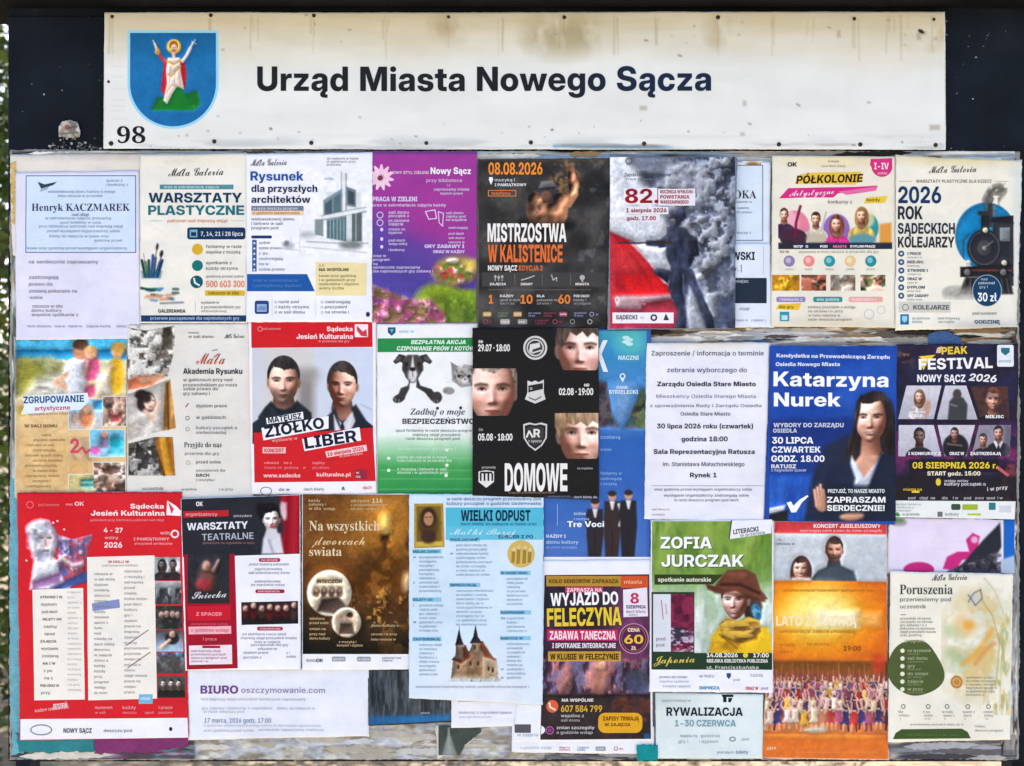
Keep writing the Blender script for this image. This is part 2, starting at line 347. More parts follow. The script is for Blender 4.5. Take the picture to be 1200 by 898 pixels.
class Part:
    def __init__(s, th, name, label=None, parent=None):
        s.t = th; s.name = name; s.label = label; s.V = []; s.C = []; s.L = []; s.F = []; s.n = 0; s.o = None; s.par = parent
    def _add(s, V, F, col, z):
        V = np.asarray(V, float); F = np.asarray(F, int)
        if not len(V): return s
        c = np.asarray(col, float); s.C.append(np.tile(c, (len(V), 1)) if c.ndim == 1 else c)
        s.V.append(V); s.F.append(F + s.n); s.L.append(np.full(len(V), float(z))); s.n += len(V); return s
    def poly(s, pts, col, z=2):
        t = tessellate_polygon([[Vector((p[0], p[1], 0)) for p in pts]]); return s._add(pts, t, col, z)
    def rect(s, x0, y0, x1, y1, col, z=2): return s._add([(x0, y0), (x1, y0), (x1, y1), (x0, y1)], [(0, 1, 2), (0, 2, 3)], col, z)
    def rrect(s, x0, y0, x1, y1, r, col, z=2):
        pts = []
        for cx, cy, a0 in ((x1 - r, y0 + r, -90), (x1 - r, y1 - r, 0), (x0 + r, y1 - r, 90), (x0 + r, y0 + r, 180)):
            for k in range(6): a = R(a0 + 18 * k); pts.append((cx + r * math.cos(a), cy + r * math.sin(a)))
        return s.poly(pts, col, z)
    def ell(s, cx, cy, rx, ry, col, z=2, n=28, a0=0, a1=360):
        a = np.radians(np.linspace(a0, a1, n + 1)); V = np.vstack([[(cx, cy)], np.stack([cx + rx * np.cos(a), cy + ry * np.sin(a)], 1)])
        return s._add(V, [(0, i, i + 1) for i in range(1, n + 1)], col, z)
    def ring(s, cx, cy, r, wd, col, z=3, n=30, ry=None):
        a = np.radians(np.linspace(0, 360, n + 1)); ry = ry or r
        o = np.stack([cx + r * np.cos(a), cy + ry * np.sin(a)], 1); i_ = np.stack([cx + (r - wd) * np.cos(a), cy + (ry - wd) * np.sin(a)], 1)
        F = []
        for k in range(n): F += [(k, k + 1, n + 1 + k), (k + 1, n + 2 + k, n + 1 + k)]
        return s._add(np.vstack([o, i_]), F, col, z)
    def frame(s, x0, y0, x1, y1, wd, col, z=3):
        s.rect(x0, y0, x1, y0 + wd, col, z); s.rect(x0, y1 - wd, x1, y1, col, z); s.rect(x0, y0 + wd, x0 + wd, y1 - wd, col, z); return s.rect(x1 - wd, y0 + wd, x1, y1 - wd, col, z)
    def line(s, pts, wd, col, z=4):
        for i, ((ax, ay), (bx, by)) in enumerate(zip(pts, pts[1:])):
            L = math.hypot(bx - ax, by - ay) or 1; nx, ny = -(by - ay) / L * wd / 2, (bx - ax) / L * wd / 2
            ex, ey = (bx - ax) / L * wd * .3, (by - ay) / L * wd * .3
            s._add([(ax + nx - ex, ay + ny - ey), (bx + nx + ex, by + ny + ey), (bx - nx + ex, by - ny + ey), (ax - nx - ex, ay - ny - ey)], [(0, 1, 2), (0, 2, 3)], col, z + (i % 5) * .1)
        return s
    def text(s, t, x, y, cap, col, font='B', w=None, align='l', rot=0, track=0, shear=0, z=6, wlim=False):
        """t with its baseline at y; cap = height of a capital; w fits the line to that width"""
        V = []; F = []; n = 0; pen = 0; k = cap / (CAPH[font] * 1000)
        for ch in t:
            if ch == ' ': pen += 270; continue
            adv, gv, gf = glyph(font, ch)
            if len(gv): V.append(gv + (pen, 0)); F.append(gf + n); n += len(gv)
            pen += adv + track
        if not V: return s
        V = np.vstack(V); F = np.vstack(F); mn = V[:, 0].min(); ww = V[:, 0].max() - mn
        kx = w / ww if w else k
        if wlim: kx = min(max(kx, .74 * k), 1.12 * k)
        P = np.stack([(V[:, 0] - mn) * kx + V[:, 1] * k * shear, -V[:, 1] * k], 1); W = ww * kx
        P[:, 0] -= {'l': 0, 'c': W / 2, 'r': W}[align]
        if rot: c, n_ = math.cos(R(-rot)), math.sin(R(-rot)); P = np.stack([P[:, 0] * c - P[:, 1] * n_, P[:, 0] * n_ + P[:, 1] * c], 1)
        return s._add(P + (x, y), F, col, z)
    WORDS = ('serdecznie zapraszamy mieszkańców miasta na wspólne spotkanie z muzyką i tańcem w sali widowiskowej domu kultury początek o godzinie siedemnastej wstęp wolny liczba miejsc ograniczona '
             'zapisy pod numerem telefonu oraz w sekretariacie zajęcia prowadzą doświadczeni instruktorzy każdy uczestnik otrzyma komplet materiałów i pamiątkowy dyplom prace zostaną pokazane na wystawie '
             'w holu ratusza w przerwie poczęstunek dla najmłodszych gry zabawy i konkursy z nagrodami spacer z przewodnikiem po starówce rusza spod fontanny w razie deszczu program przeniesiemy pod dach '
             'bilety do nabycia w kasie oraz godzinę przed występem organizatorzy zastrzegają sobie prawo do zmian szczegóły na stronie i w gablotach przy bibliotece patronat nad imprezą objął prezydent').split()
    def greek(s, x0, y, x1, h, col, seed=None, z=6, wt=.42, rot=0):
        """a line of print too small to read: y = baseline, h = height of its small letters"""
        r = random.Random(seed if seed is not None else int(x0 * 131 + y * 977)); n = max((x1 - x0) / (h * .95), 2); k = r.randrange(len(s.WORDS)); t = ''
        for q in range(40):
            w = s.WORDS[(k + q) % len(s.WORDS)]
            if len(t) + len(w) > n + 1:
                if len(t) > n - 4 or q > 12: break
                continue
            t = (t + ' ' + w).strip()
        bold = wt > .5
        return s.text(t.upper() if bold else t, x0, y, h * (1.0 if bold else 1.2), col, 'B' if bold else 'M', w=(x1 - x0), rot=rot, z=z, wlim=True)
    def para(s, x0, y0, x1, n, dy, h, col, last=.6, center=False, jit=.12, **k):
        r = random.Random(int(x0 * 7 + y0 * 13))
        for i in range(n):
            wd = (x1 - x0) * (last if i == n - 1 else 1 - r.random() * jit); o = (x1 - x0 - wd) / 2 if center else 0
            s.greek(x0 + o, y0 + i * dy, x0 + o + wd, h, col, **k)
        return s
    def photo(s, pic, quad=None, z=1, clip=None):
        h, w_ = pic.h, pic.w
        if quad is None: P = np.stack([pic.X.ravel(), pic.Y.ravel()], 1)
        else:
            U, Vv = np.meshgrid(np.linspace(0, 1, w_), np.linspace(0, 1, h)); q = np.array(quad, float)
            P = (((1 - U) * (1 - Vv))[..., None] * q[0] + (U * (1 - Vv))[..., None] * q[1] + (U * Vv)[..., None] * q[2] + ((1 - U) * Vv)[..., None] * q[3]).reshape(-1, 2)
        ii = np.arange(h * w_).reshape(h, w_); a, b, c, d = (t.ravel() for t in (ii[:-1, :-1], ii[1:, :-1], ii[1:, 1:], ii[:-1, 1:]))
        if clip is not None:
            k = (clip[:-1, :-1] & clip[1:, 1:] & clip[1:, :-1] & clip[:-1, 1:]).ravel(); a, b, c, d = a[k], b[k], c[k], d[k]
        return s._add(P, np.vstack([np.stack([a, b, c], 1), np.stack([a, c, d], 1)]), np.clip(pic.a.reshape(-1, 3), 0, 255), z)
    def done(s):
        B = [(v[:, 0].min(), v[:, 1].min(), v[:, 0].max(), v[:, 1].max()) for v in s.V]; n = len(B); g = list(range(n))
        def root(i):
            while g[i] != i: i = g[i]
            return i
        for i in range(n):
            for j in range(i):
                if max(B[i][0] - B[j][2], B[j][0] - B[i][2]) < 9 and max(B[i][1] - B[j][3], B[j][1] - B[i][3]) < 9: g[root(i)] = root(j)
        for k in sorted({root(i) for i in range(n)}): s.build([i for i in range(n) if root(i) == k])
        return s
    def build(s, idx):
        off = np.cumsum([0] + [len(v) for v in s.V]); m = 0; F = []
        for i in idx: F.append(s.F[i] - off[i] + m); m += len(s.V[i])
        V = np.vstack([s.V[i] for i in idx]); C = np.vstack([s.C[i] for i in idx]); L = np.concatenate([s.L[i] for i in idx]); F = np.vstack(F)
        V, C, L, F = subdivide(V, C, L, F)
        # all faces look out of the board
        a, b, c = V[F[:, 0]], V[F[:, 1]], V[F[:, 2]]
        cr = (b[:, 0] - a[:, 0]) * (c[:, 1] - a[:, 1]) - (b[:, 1] - a[:, 1]) * (c[:, 0] - a[:, 0])
        F = np.where((cr > 0)[:, None], F[:, ::-1], F)
        s.o = add_obj(s.name, make_mesh(s.name, s.t.world(V, L), F, C, s.t.mat), s.par.o if s.par else s.t.o)
        if s.label: s.o['label'] = s.label

_load_font(r'''
0 33 93 4 41 80 -11 182 131 0 -11 -182 8 66 -3 -40 19 0 28 40 19 54 0 38 -19 0 -28 -38 -19
0 40 141 17 63 104 0 31 20 64 36 57 25 19 117 0 -20 -24 -34 -57 -20 -61 1 -29 0 -26 18 -48 32 -52 25 -30 -115 0 -40 34 -40 79
0 41 141 17 23 -52 24 30 34 52 18 48 1 26 0 29 -20 61 -34 57 -21 24 117 0 24 -19 38 -57 20 -64 1 -31 0 -43 -42 -79 -39 -34
0 44 97 4 23 -57 25 102 115 0 -53 -102
0 45 232 4 353 125 1 -47 -239 0 1 47
0 46 97 8 70 -3 -40 19 0 28 40 19 54 0 40 -19 0 -28 -40 -19
0 48 232 12 164 -4 -96 33 -48 60 0 84 48 60 96 33 138 0 94 -33 48 -60 0 -84 -48 -61 -94 -32 12 264 45 42 21 20 38 0 53 -20 39 -42 21 -64 0 -42 -21 -20 -39 0 -53 20 -38 42 -21
0 49 232 4 65 0 1 50 353 0 1 -50 8 313 262 1 -262 -121 0 1 205 -1 0 -119 -37 1 54 131 40
0 50 232 30 41 0 1 45 195 81 20 8 34 16 20 19 0 22 -18 17 -34 9 -21 0 -26 0 -36 -11 -20 -21 1 -15 -115 0 0 29 48 44 88 23 63 0 56 0 86 -20 50 -37 1 -25 0 -19 -28 -31 -52 -27 -35 -15 -97 -42 217 0 1 -50
0 51 232 32 231 -4 -68 0 -92 25 -46 43 1 24 121 0 0 -13 20 -20 40 -11 48 0 38 10 20 19 0 23 -22 17 -40 8 -27 0 -73 0 1 36 117 55 -209 0 1 50 357 0 1 -48 -163 -75 1 13 62 3 84 -17 42 -34 1 -22 0 -25 -50 -39 -92 -22
0 52 232 8 13 54 1 48 223 160 125 0 -219 -160 1 -1 315 0 1 -47 6 271 0 1 68 1 22 1 73 117 0 1 -163
0 53 232 36 174 -4 -90 21 -52 39 -1 26 119 0 0 -11 22 -17 38 -10 48 0 38 11 20 19 0 26 -20 21 -38 11 -21 0 -32 0 -44 -13 -5 -12 -113 0 15 155 351 0 1 -50 -237 0 -7 -53 1 0 18 10 52 9 31 0 36 0 64 -14 48 -24 28 -32 1 -19 0 -27 -50 -42 -90 -24
0 54 232 22 176 -4 -92 23 -52 41 1 27 0 21 34 41 33 24 123 89 135 0 -159 -117 -27 0 6 6 24 12 36 8 29 0 52 0 78 -21 42 -38 1 -25 0 -27 -50 -41 -88 -23 12 256 44 36 11 22 19 0 25 -22 19 -36 11 -48 0 -38 -11 -20 -19 0 -25 20 -19 38 -11
0 55 232 7 81 0 213 210 -247 0 1 52 377 0 1 -51 -213 -211
0 56 232 30 170 -4 -94 18 -52 34 1 23 0 18 34 27 58 17 41 3 1 0 -52 4 -62 30 1 25 0 21 48 32 86 18 114 0 86 -18 46 -32 1 -21 0 -24 -62 -31 -51 -4 1 0 40 -3 60 -17 32 -27 1 -18 0 -23 -52 -34 -94 -18 12 256 40 36 9 20 16 0 21 -20 16 -36 9 -48 0 -36 -9 -20 -16 0 -21 20 -16 36 -9 12 254 157 30 8 18 14 0 20 -18 14 -30 8 -44 0 -30 -8 -18 -14 0 -20 18 -14 30 -8
0 57 232 22 288 266 92 -23 52 -41 1 -27 0 -22 -34 -40 -31 -24 -121 -89 -133 0 161 117 29 0 -6 -6 -24 -12 -36 -8 -27 0 -52 0 -78 21 -42 38 1 25 0 27 50 41 88 23 12 208 218 -36 -11 -22 -20 0 -24 22 -19 36 -11 48 0 38 11 20 19 0 24 -20 20 -38 11
0 58 97 8 70 -3 -40 19 0 28 40 19 54 0 40 -19 0 -28 -40 -19 8 70 114 -40 19 0 27 40 20 54 0 40 -20 0 -27 -40 -19
0 65 266 14 3 0 181 262 167 0 183 -262 -141 0 -69 115 -18 29 -34 59 -17 34 35 0 -18 -34 -34 -59 -17 -29 -71 -115 4 127 50 1 50 281 0 1 -50
0 66 233 20 35 0 1 262 219 0 58 0 80 -17 42 -30 1 -19 0 -16 -24 -23 -44 -16 -29 -4 1 0 32 -1 54 -16 30 -27 1 -19 0 -22 -42 -33 -82 -19 -57 0 10 157 48 91 0 36 0 38 16 1 15 0 9 -18 14 -32 8 -21 0 -91 0 10 157 156 85 0 20 0 30 7 16 13 1 8 0 14 -36 15 -29 0 -83 0
0 67 262 36 271 -4 -72 0 -114 32 -66 60 0 86 66 60 114 32 73 0 48 0 82 -14 62 -26 38 -37 7 -23 -125 0 -4 11 -20 17 -28 11 -34 6 -21 0 -40 0 -56 -19 -30 -36 0 -50 30 -36 56 -19 41 0 22 0 34 6 28 11 18 17 7 10 127 0 -6 -22 -38 -37 -62 -26 -82 -14
0 68 254 20 229 0 -139 0 1 53 135 0 48 0 62 17 30 35 0 52 -30 35 -64 17 -47 0 -133 0 1 53 143 0 80 0 118 -32 64 -59 0 -80 -64 -59 -118 -32 4 161 262 1 -262 -125 0 1 262
0 69 223 12 35 0 1 262 391 0 1 -54 -263 0 1 -50 245 0 1 -53 -243 0 1 -51 265 0 1 -54
0 70 213 10 35 0 1 262 379 0 1 -54 -251 0 1 -56 237 0 1 -52 -235 0 1 -100
0 71 266 39 273 -4 -76 0 -114 33 -64 61 1 41 0 43 66 60 114 32 73 0 46 0 82 -13 62 -25 40 -34 5 -21 -127 0 -4 9 -16 14 -26 10 -34 5 -21 0 -40 0 -58 -19 -30 -36 0 -50 30 -36 58 -19 43 0 34 0 48 12 26 20 1 14 29 -1 -131 0 1 47 229 0 1 -36 0 -33 -60 -50 -106 -28
0 72 260 12 35 0 1 262 127 0 1 -102 201 0 1 102 127 0 1 -262 -125 0 1 106 -199 0 1 -106
0 73 149 12 21 0 1 50 67 0 1 162 -65 0 1 50 259 0 1 -50 -65 0 1 -162 67 0 1 -50
0 74 206 17 197 -4 -84 0 -94 44 1 41 1 19 119 0 1 -19 0 -16 32 -16 54 0 32 16 1 16 1 181 127 0 1 -182 0 -41 -96 -43
0 75 254 10 127 46 1 78 18 11 36 22 36 22 19 11 117 72 149 0 -219 -131 -9 0 7 35 0 1 262 127 0 1 -65 1 -70 1 -30 1 -97 4 363 0 -141 112 75 48 213 -160
0 76 204 6 35 0 1 262 127 0 1 -208 233 0 1 -54
0 77 327 46 35 0 1 262 187 0 69 -103 6 -9 16 -27 16 -30 14 -27 5 -9 -31 0 4 9 14 27 16 30 14 27 7 9 69 103 187 0 1 -262 -123 0 1 113 0 9 2 27 2 30 2 31 1 14 15 0 -8 -14 -18 -32 -16 -30 -14 -26 -5 -9 -75 -113 -101 0 -75 113 -6 9 -16 26 -16 30 -18 32 -7 14 17 0 2 -14 0 -31 2 -30 2 -27 1 -9 1 -113
0 78 263 28 35 0 1 262 131 0 151 -119 8 -7 24 -21 28 -25 13 -12 -15 -17 0 13 -2 34 -2 31 1 9 1 114 127 0 1 -262 -129 0 -135 109 -10 8 -30 26 -36 32 -17 17 23 5 4 -19 2 -34 0 -27 1 -8 1 -109
0 79 269 12 198 -4 -114 32 -66 60 0 86 66 60 114 32 142 0 114 -32 66 -60 0 -86 -66 -60 -114 -32 12 306 51 56 19 30 36 0 50 -30 36 -56 19 -74 0 -56 -19 -30 -36 0 -50 30 -36 56 -19
0 80 230 22 35 0 1 262 215 0 60 0 90 -22 48 -39 0 -55 -48 -40 -90 -21 -59 0 -141 0 1 52 135 0 24 0 38 9 20 16 0 23 -20 16 -38 8 -23 0 -79 0 1 -209
0 82 237 23 35 0 1 262 217 0 60 0 88 -22 50 -39 1 -28 0 -26 -52 -39 -90 -21 -63 0 -131 0 1 50 133 0 24 0 38 9 20 16 0 23 -20 16 -38 9 -25 0 -79 0 1 -210 4 329 0 -117 119 133 0 119 -119
0 83 241 48 172 -4 -98 21 -50 41 1 29 121 0 2 -13 24 -18 44 -9 31 0 26 0 40 7 22 12 1 9 0 7 -18 12 -40 8 -31 3 -53 6 -76 7 -78 38 1 29 0 24 52 37 92 20 124 0 92 -20 50 -39 3 -27 -117 0 -2 17 -46 18 -37 0 -24 0 -36 -7 -22 -12 0 -16 18 -10 38 -8 29 -3 49 -4 42 -5 64 -13 40 -18 20 -24 1 -15 0 -27 -52 -37 -96 -20
0 84 232 8 15 208 1 54 437 0 1 -54 -153 0 1 -208 -125 0 1 208
0 85 254 20 186 -4 -98 24 -54 43 1 29 1 170 123 0 1 -165 0 -14 24 -21 44 -12 58 0 44 12 24 21 1 14 1 165 125 0 1 -170 0 -29 -54 -43 -100 -24
0 86 262 14 183 0 -179 262 139 0 75 -115 16 -28 36 -61 19 -33 -37 0 18 33 34 61 17 28 71 115 139 0 -175 -262
0 87 366 38 143 0 -139 262 137 0 53 -117 8 -17 14 -35 12 -36 7 -17 -27 0 8 17 14 36 14 35 9 17 59 117 125 0 57 -117 8 -17 16 -35 14 -36 7 -17 -27 0 6 17 14 36 14 35 9 17 53 117 137 0 -139 -262 -139 0 -67 132 -6 15 -16 40 -11 26 37 0 -12 -26 -16 -40 -7 -15 -65 -132
0 89 255 16 197 0 1 94 -193 168 145 0 83 -76 12 -10 20 -20 11 -10 -21 0 8 10 20 20 11 10 81 76 145 0 -191 -168 1 -94
0 90 231 24 19 0 1 48 215 129 22 13 48 26 25 13 15 -21 -34 0 -70 0 -33 0 -177 0 1 54 419 0 1 -48 -209 -128 -24 -14 -46 -26 -23 -13 -15 21 36 0 70 0 35 0 183 0 1 -54
0 97 204 39 149 -3 -38 0 -58 12 -32 24 1 19 0 16 22 21 40 13 52 7 31 1 34 2 40 3 16 6 1 6 1 1 0 5 -12 9 -22 4 -34 0 -24 -5 -14 -9 -1 -6 -111 0 2 20 42 28 76 16 55 0 40 0 62 -9 44 -17 20 -24 1 -15 1 -125 -117 0 1 26 1 0 -12 -10 -30 -13 -40 -6 17 185 36 20 0 32 8 20 14 1 9 1 17 -4 -1 -14 -2 -16 -2 -20 -2 -11 -1 -16 -1 -24 -6 -16 -8 0 -12 14 -8 22 -5
0 99 205 36 211 -4 -58 0 -86 24 -48 44 0 58 48 43 86 25 59 0 38 0 66 -11 48 -21 28 -28 3 -17 -115 0 -2 6 -10 11 -16 8 -22 4 -13 0 -22 0 -32 -12 -18 -22 0 -30 18 -22 32 -12 23 0 14 0 22 4 16 8 10 11 3 7 117 0 0 -17 -28 -29 -48 -21 -66 -11
0 100 220 21 179 -4 -48 0 -72 24 -40 44 0 58 40 43 72 25 49 0 24 0 40 -7 30 -12 13 -10 1 101 123 0 1 -262 -119 0 1 29 1 0 -10 -11 -32 -15 -40 -7 12 236 44 34 12 20 22 0 30 -20 22 -34 12 -46 0 -32 -12 -18 -22 0 -30 18 -22 32 -12
0 101 206 38 211 -4 -58 0 -86 25 -48 44 0 56 48 44 86 25 55 0 42 0 70 -14 50 -26 26 -35 1 -21 1 -16 -335 0 1 36 281 0 -55 -7 0 12 -16 17 -34 9 -46 0 -32 -9 -18 -17 1 -12 1 -27 0 -12 18 -19 36 -10 25 0 18 0 28 5 18 9 7 6 109 0 -6 -18 -52 -29 -78 -16
0 103 220 35 160 -76 -76 16 -42 28 -5 18 117 0 4 -6 16 -8 28 -5 17 0 34 0 36 19 1 18 1 29 1 0 -10 -11 -32 -14 -40 -7 -25 0 -48 0 -72 24 -40 43 0 54 40 43 72 25 49 0 24 0 40 -7 32 -13 13 -10 1 26 121 0 1 -176 0 -30 -46 -38 -86 -18 12 236 49 34 11 20 22 0 28 -20 21 -34 12 -46 0 -32 -11 -18 -22 0 -29 18 -21 32 -11
0 104 216 23 155 101 1 -101 -119 0 1 262 121 0 1 -126 -17 0 16 24 66 30 55 0 40 0 56 -18 32 -32 1 -23 1 -117 -121 0 1 104 0 17 -32 17 -27 0 -20 0 -28 -8 -16 -16
0 105 94 4 35 0 1 186 121 0 1 -186 8 64 204 -36 17 0 27 36 17 60 0 36 -17 0 -27 -38 -17
0 106 94 13 35 186 123 0 1 -197 0 -20 -30 -28 -62 -14 -43 0 -47 0 1 46 25 0 20 0 18 10 1 12 8 66 204 -38 17 0 27 38 17 58 0 38 -17 0 -27 -38 -17
0 107 204 7 143 48 1 72 15 0 115 66 139 0 -161 -96 -31 0 4 35 0 1 262 121 0 1 -262 4 275 0 -101 77 79 42 165 -119
0 108 105 16 165 0 -68 0 -62 25 1 29 1 208 121 0 1 -203 0 -7 14 -7 17 0 4 0 8 0 3 0 1 -45 -8 0 -18 0
0 109 325 42 35 0 1 186 117 0 1 -44 -5 0 10 17 36 21 48 10 27 0 42 0 64 -25 7 -23 -9 0 6 16 36 21 52 11 31 0 36 0 58 -16 32 -30 1 -20 1 -124 -121 0 1 110 0 15 -30 16 -25 0 -16 0 -26 -8 -14 -14 1 -10 1 -109 -115 0 1 111 0 14 -30 16 -23 0 -16 0 -26 -8 -16 -15 1 -10 1 -108
0 110 216 23 155 101 1 -101 -119 0 1 186 121 0 1 -50 -17 0 16 24 66 30 55 0 40 0 56 -18 32 -32 1 -23 1 -117 -121 0 1 104 0 17 -32 17 -27 0 -20 0 -28 -8 -16 -16
0 111 214 12 156 -4 -88 24 -50 43 0 59 50 44 88 24 116 0 88 -24 48 -44 0 -59 -48 -43 -88 -24 12 234 44 34 11 18 22 0 32 -18 21 -34 12 -42 0 -32 -12 -20 -21 0 -32 20 -22 32 -11
0 112 220 22 35 -73 1 259 121 0 1 -25 1 0 12 10 32 12 40 7 25 0 48 0 70 -25 42 -43 0 -58 -40 -44 -72 -24 -49 0 -24 0 -40 7 -30 14 -9 11 -1 0 1 -101 12 250 44 32 12 16 22 0 30 -16 22 -32 12 -46 0 -34 -12 -20 -22 0 -30 20 -22 34 -12
0 114 142 20 35 0 1 186 117 0 1 -33 3 0 10 18 44 15 37 0 10 0 16 0 9 0 1 -50 -6 0 -28 1 -13 0 -22 0 -32 -10 -20 -19 1 -13 1 -95
0 115 194 38 146 -5 -80 16 -46 29 -3 19 121 0 2 -10 32 -12 50 0 28 9 0 13 -22 8 -21 2 -67 6 -54 5 -58 27 1 22 0 19 40 27 76 14 102 0 76 -15 44 -29 1 -20 -109 0 -2 10 -30 13 -48 0 -26 -9 0 -13 20 -8 21 -1 75 -7 58 -5 54 -25 1 -21 0 -19 -44 -29 -78 -16
0 116 141 4 269 186 1 -47 -261 0 1 47 16 71 236 123 0 1 -174 0 -8 14 -7 21 0 8 0 28 0 7 0 1 -47 -10 0 -38 0 -19 0 -68 0 -62 25 1 27
0 117 216 23 163 -4 -40 0 -58 17 -30 33 1 23 1 117 121 0 1 -104 0 -17 32 -17 31 0 18 0 28 8 16 16 1 13 1 101 123 0 1 -186 -119 0 1 50 19 0 -18 -25 -64 -29
0 119 304 36 117 0 -113 186 127 0 31 -58 10 -21 18 -44 9 -21 -15 0 10 21 22 44 11 21 31 58 109 0 31 -58 12 -21 20 -44 11 -21 -15 0 10 21 16 44 11 21 29 58 131 0 -113 -186 -125 0 -39 69 -6 11 -12 21 -10 21 -5 11 21 0 -4 -11 -12 -21 -10 -21 -5 -11 -41 -69
0 121 206 27 47 -73 1 46 51 0 14 0 14 4 10 8 5 7 7 8 -141 186 127 0 55 -86 12 -17 20 -36 11 -17 -35 0 10 17 20 36 11 17 57 86 127 0 -159 -212 -14 -17 -32 -21 -46 -9 -31 0 -20 0 -40 0
0 122 195 11 35 0 1 40 177 98 1 1 -175 0 1 47 319 0 1 -42 -171 -97 177 0 1 -47
0 183 92 8 64 91 -38 19 0 28 38 19 56 0 38 -19 0 -28 -38 -19
0 211 269 12 198 -4 -114 32 -66 60 0 86 66 60 114 32 142 0 114 -32 66 -60 0 -86 -66 -60 -114 -32 12 306 51 56 19 30 36 0 50 -30 36 -56 19 -74 0 -56 -19 -30 -36 0 -50 30 -36 56 -19 4 223 284 67 56 115 0 -97 -56
0 243 214 12 156 -4 -88 24 -50 43 0 59 50 44 88 24 116 0 88 -24 48 -44 0 -59 -48 -43 -88 -24 12 234 44 34 11 18 22 0 32 -18 21 -34 12 -42 0 -32 -12 -20 -21 0 -32 20 -22 32 -11 4 167 208 67 56 115 0 -97 -56
0 260 266 14 3 0 181 262 167 0 183 -262 -141 0 -69 115 -18 29 -34 59 -17 34 35 0 -18 -34 -34 -59 -17 -29 -71 -115 4 127 50 1 50 281 0 1 -50 19 467 -73 -50 0 -58 18 1 18 0 13 24 19 21 9 129 -4 -28 -9 -22 -11 0 -12 16 -5 15 0 4 0 10 0 7 0 1 -36 -12 0 -40 0
0 261 204 39 149 -3 -38 0 -58 12 -32 24 1 19 0 16 22 21 40 13 52 7 31 1 34 2 40 3 16 6 1 6 1 1 0 5 -12 9 -22 4 -34 0 -24 -5 -14 -9 -1 -6 -111 0 2 20 42 28 76 16 55 0 40 0 62 -9 44 -17 20 -24 1 -15 1 -125 -117 0 1 26 1 0 -12 -10 -30 -13 -40 -6 17 185 36 20 0 32 8 20 14 1 9 1 17 -4 -1 -14 -2 -16 -2 -20 -2 -11 -1 -16 -1 -24 -6 -16 -8 0 -12 14 -8 22 -5 19 317 -73 -52 0 -54 19 1 17 0 12 24 18 23 10 119 -3 -26 -9 -22 -11 0 -12 14 -5 15 0 6 0 10 0 5 0 1 -36 -12 0 -34 0
0 262 262 36 271 -4 -72 0 -114 32 -66 60 0 86 66 60 114 32 73 0 48 0 82 -14 62 -26 38 -37 7 -23 -125 0 -4 11 -20 17 -28 11 -34 6 -21 0 -40 0 -56 -19 -30 -36 0 -50 30 -36 56 -19 41 0 22 0 34 6 28 11 18 17 7 10 127 0 -6 -22 -38 -37 -62 -26 -82 -14 4 221 284 65 56 117 0 -97 -56
0 280 223 12 35 0 1 262 391 0 1 -54 -263 0 1 -50 245 0 1 -53 -243 0 1 -51 265 0 1 -54 19 367 -73 -52 0 -56 19 1 17 0 12 26 21 27 10 115 -6 -28 -9 -20 -11 0 -12 14 -5 15 0 4 0 12 0 5 0 1 -36 -12 0 -34 0
0 321 220 6 67 0 1 262 127 0 1 -208 233 0 1 -54 4 -3 58 1 52 313 90 1 -52
0 322 119 16 185 0 -68 0 -62 25 1 29 1 208 123 0 1 -203 0 -7 14 -7 15 0 4 0 8 0 5 0 1 -45 -8 0 -18 0 4 7 82 1 45 219 63 1 -45
0 323 263 28 35 0 1 262 131 0 151 -119 8 -7 24 -21 28 -25 13 -12 -15 -17 0 13 -2 34 -2 31 1 9 1 114 127 0 1 -262 -129 0 -135 109 -10 8 -30 26 -36 32 -17 17 23 5 4 -19 2 -34 0 -27 1 -8 1 -109 4 217 284 67 56 115 0 -97 -56
0 324 216 23 155 101 1 -101 -119 0 1 186 121 0 1 -50 -17 0 16 24 66 30 55 0 40 0 56 -18 32 -32 1 -23 1 -117 -121 0 1 104 0 17 -32 17 -27 0 -20 0 -28 -8 -16 -16 4 169 208 67 56 117 0 -97 -56
0 346 241 48 172 -4 -98 21 -50 41 1 29 121 0 2 -13 24 -18 44 -9 31 0 26 0 40 7 22 12 1 9 0 7 -18 12 -40 8 -31 3 -53 6 -76 7 -78 38 1 29 0 24 52 37 92 20 124 0 92 -20 50 -39 3 -27 -117 0 -2 17 -46 18 -37 0 -24 0 -36 -7 -22 -12 0 -16 18 -10 38 -8 29 -3 49 -4 42 -5 64 -13 40 -18 20 -24 1 -15 0 -27 -52 -37 -96 -20 4 193 284 67 56 115 0 -97 -56
0 377 231 24 19 0 1 48 215 129 22 13 48 26 25 13 15 -21 -34 0 -70 0 -33 0 -177 0 1 54 419 0 1 -48 -209 -128 -24 -14 -46 -26 -23 -13 -15 21 36 0 70 0 35 0 183 0 1 -54 4 185 284 67 56 115 0 -97 -56
0 379 231 24 19 0 1 48 215 129 22 13 48 26 25 13 15 -21 -34 0 -70 0 -33 0 -177 0 1 54 419 0 1 -48 -209 -128 -24 -14 -46 -26 -23 -13 -15 21 36 0 70 0 35 0 183 0 1 -54 8 202 280 -38 17 0 27 38 17 58 0 38 -17 0 -27 -38 -17
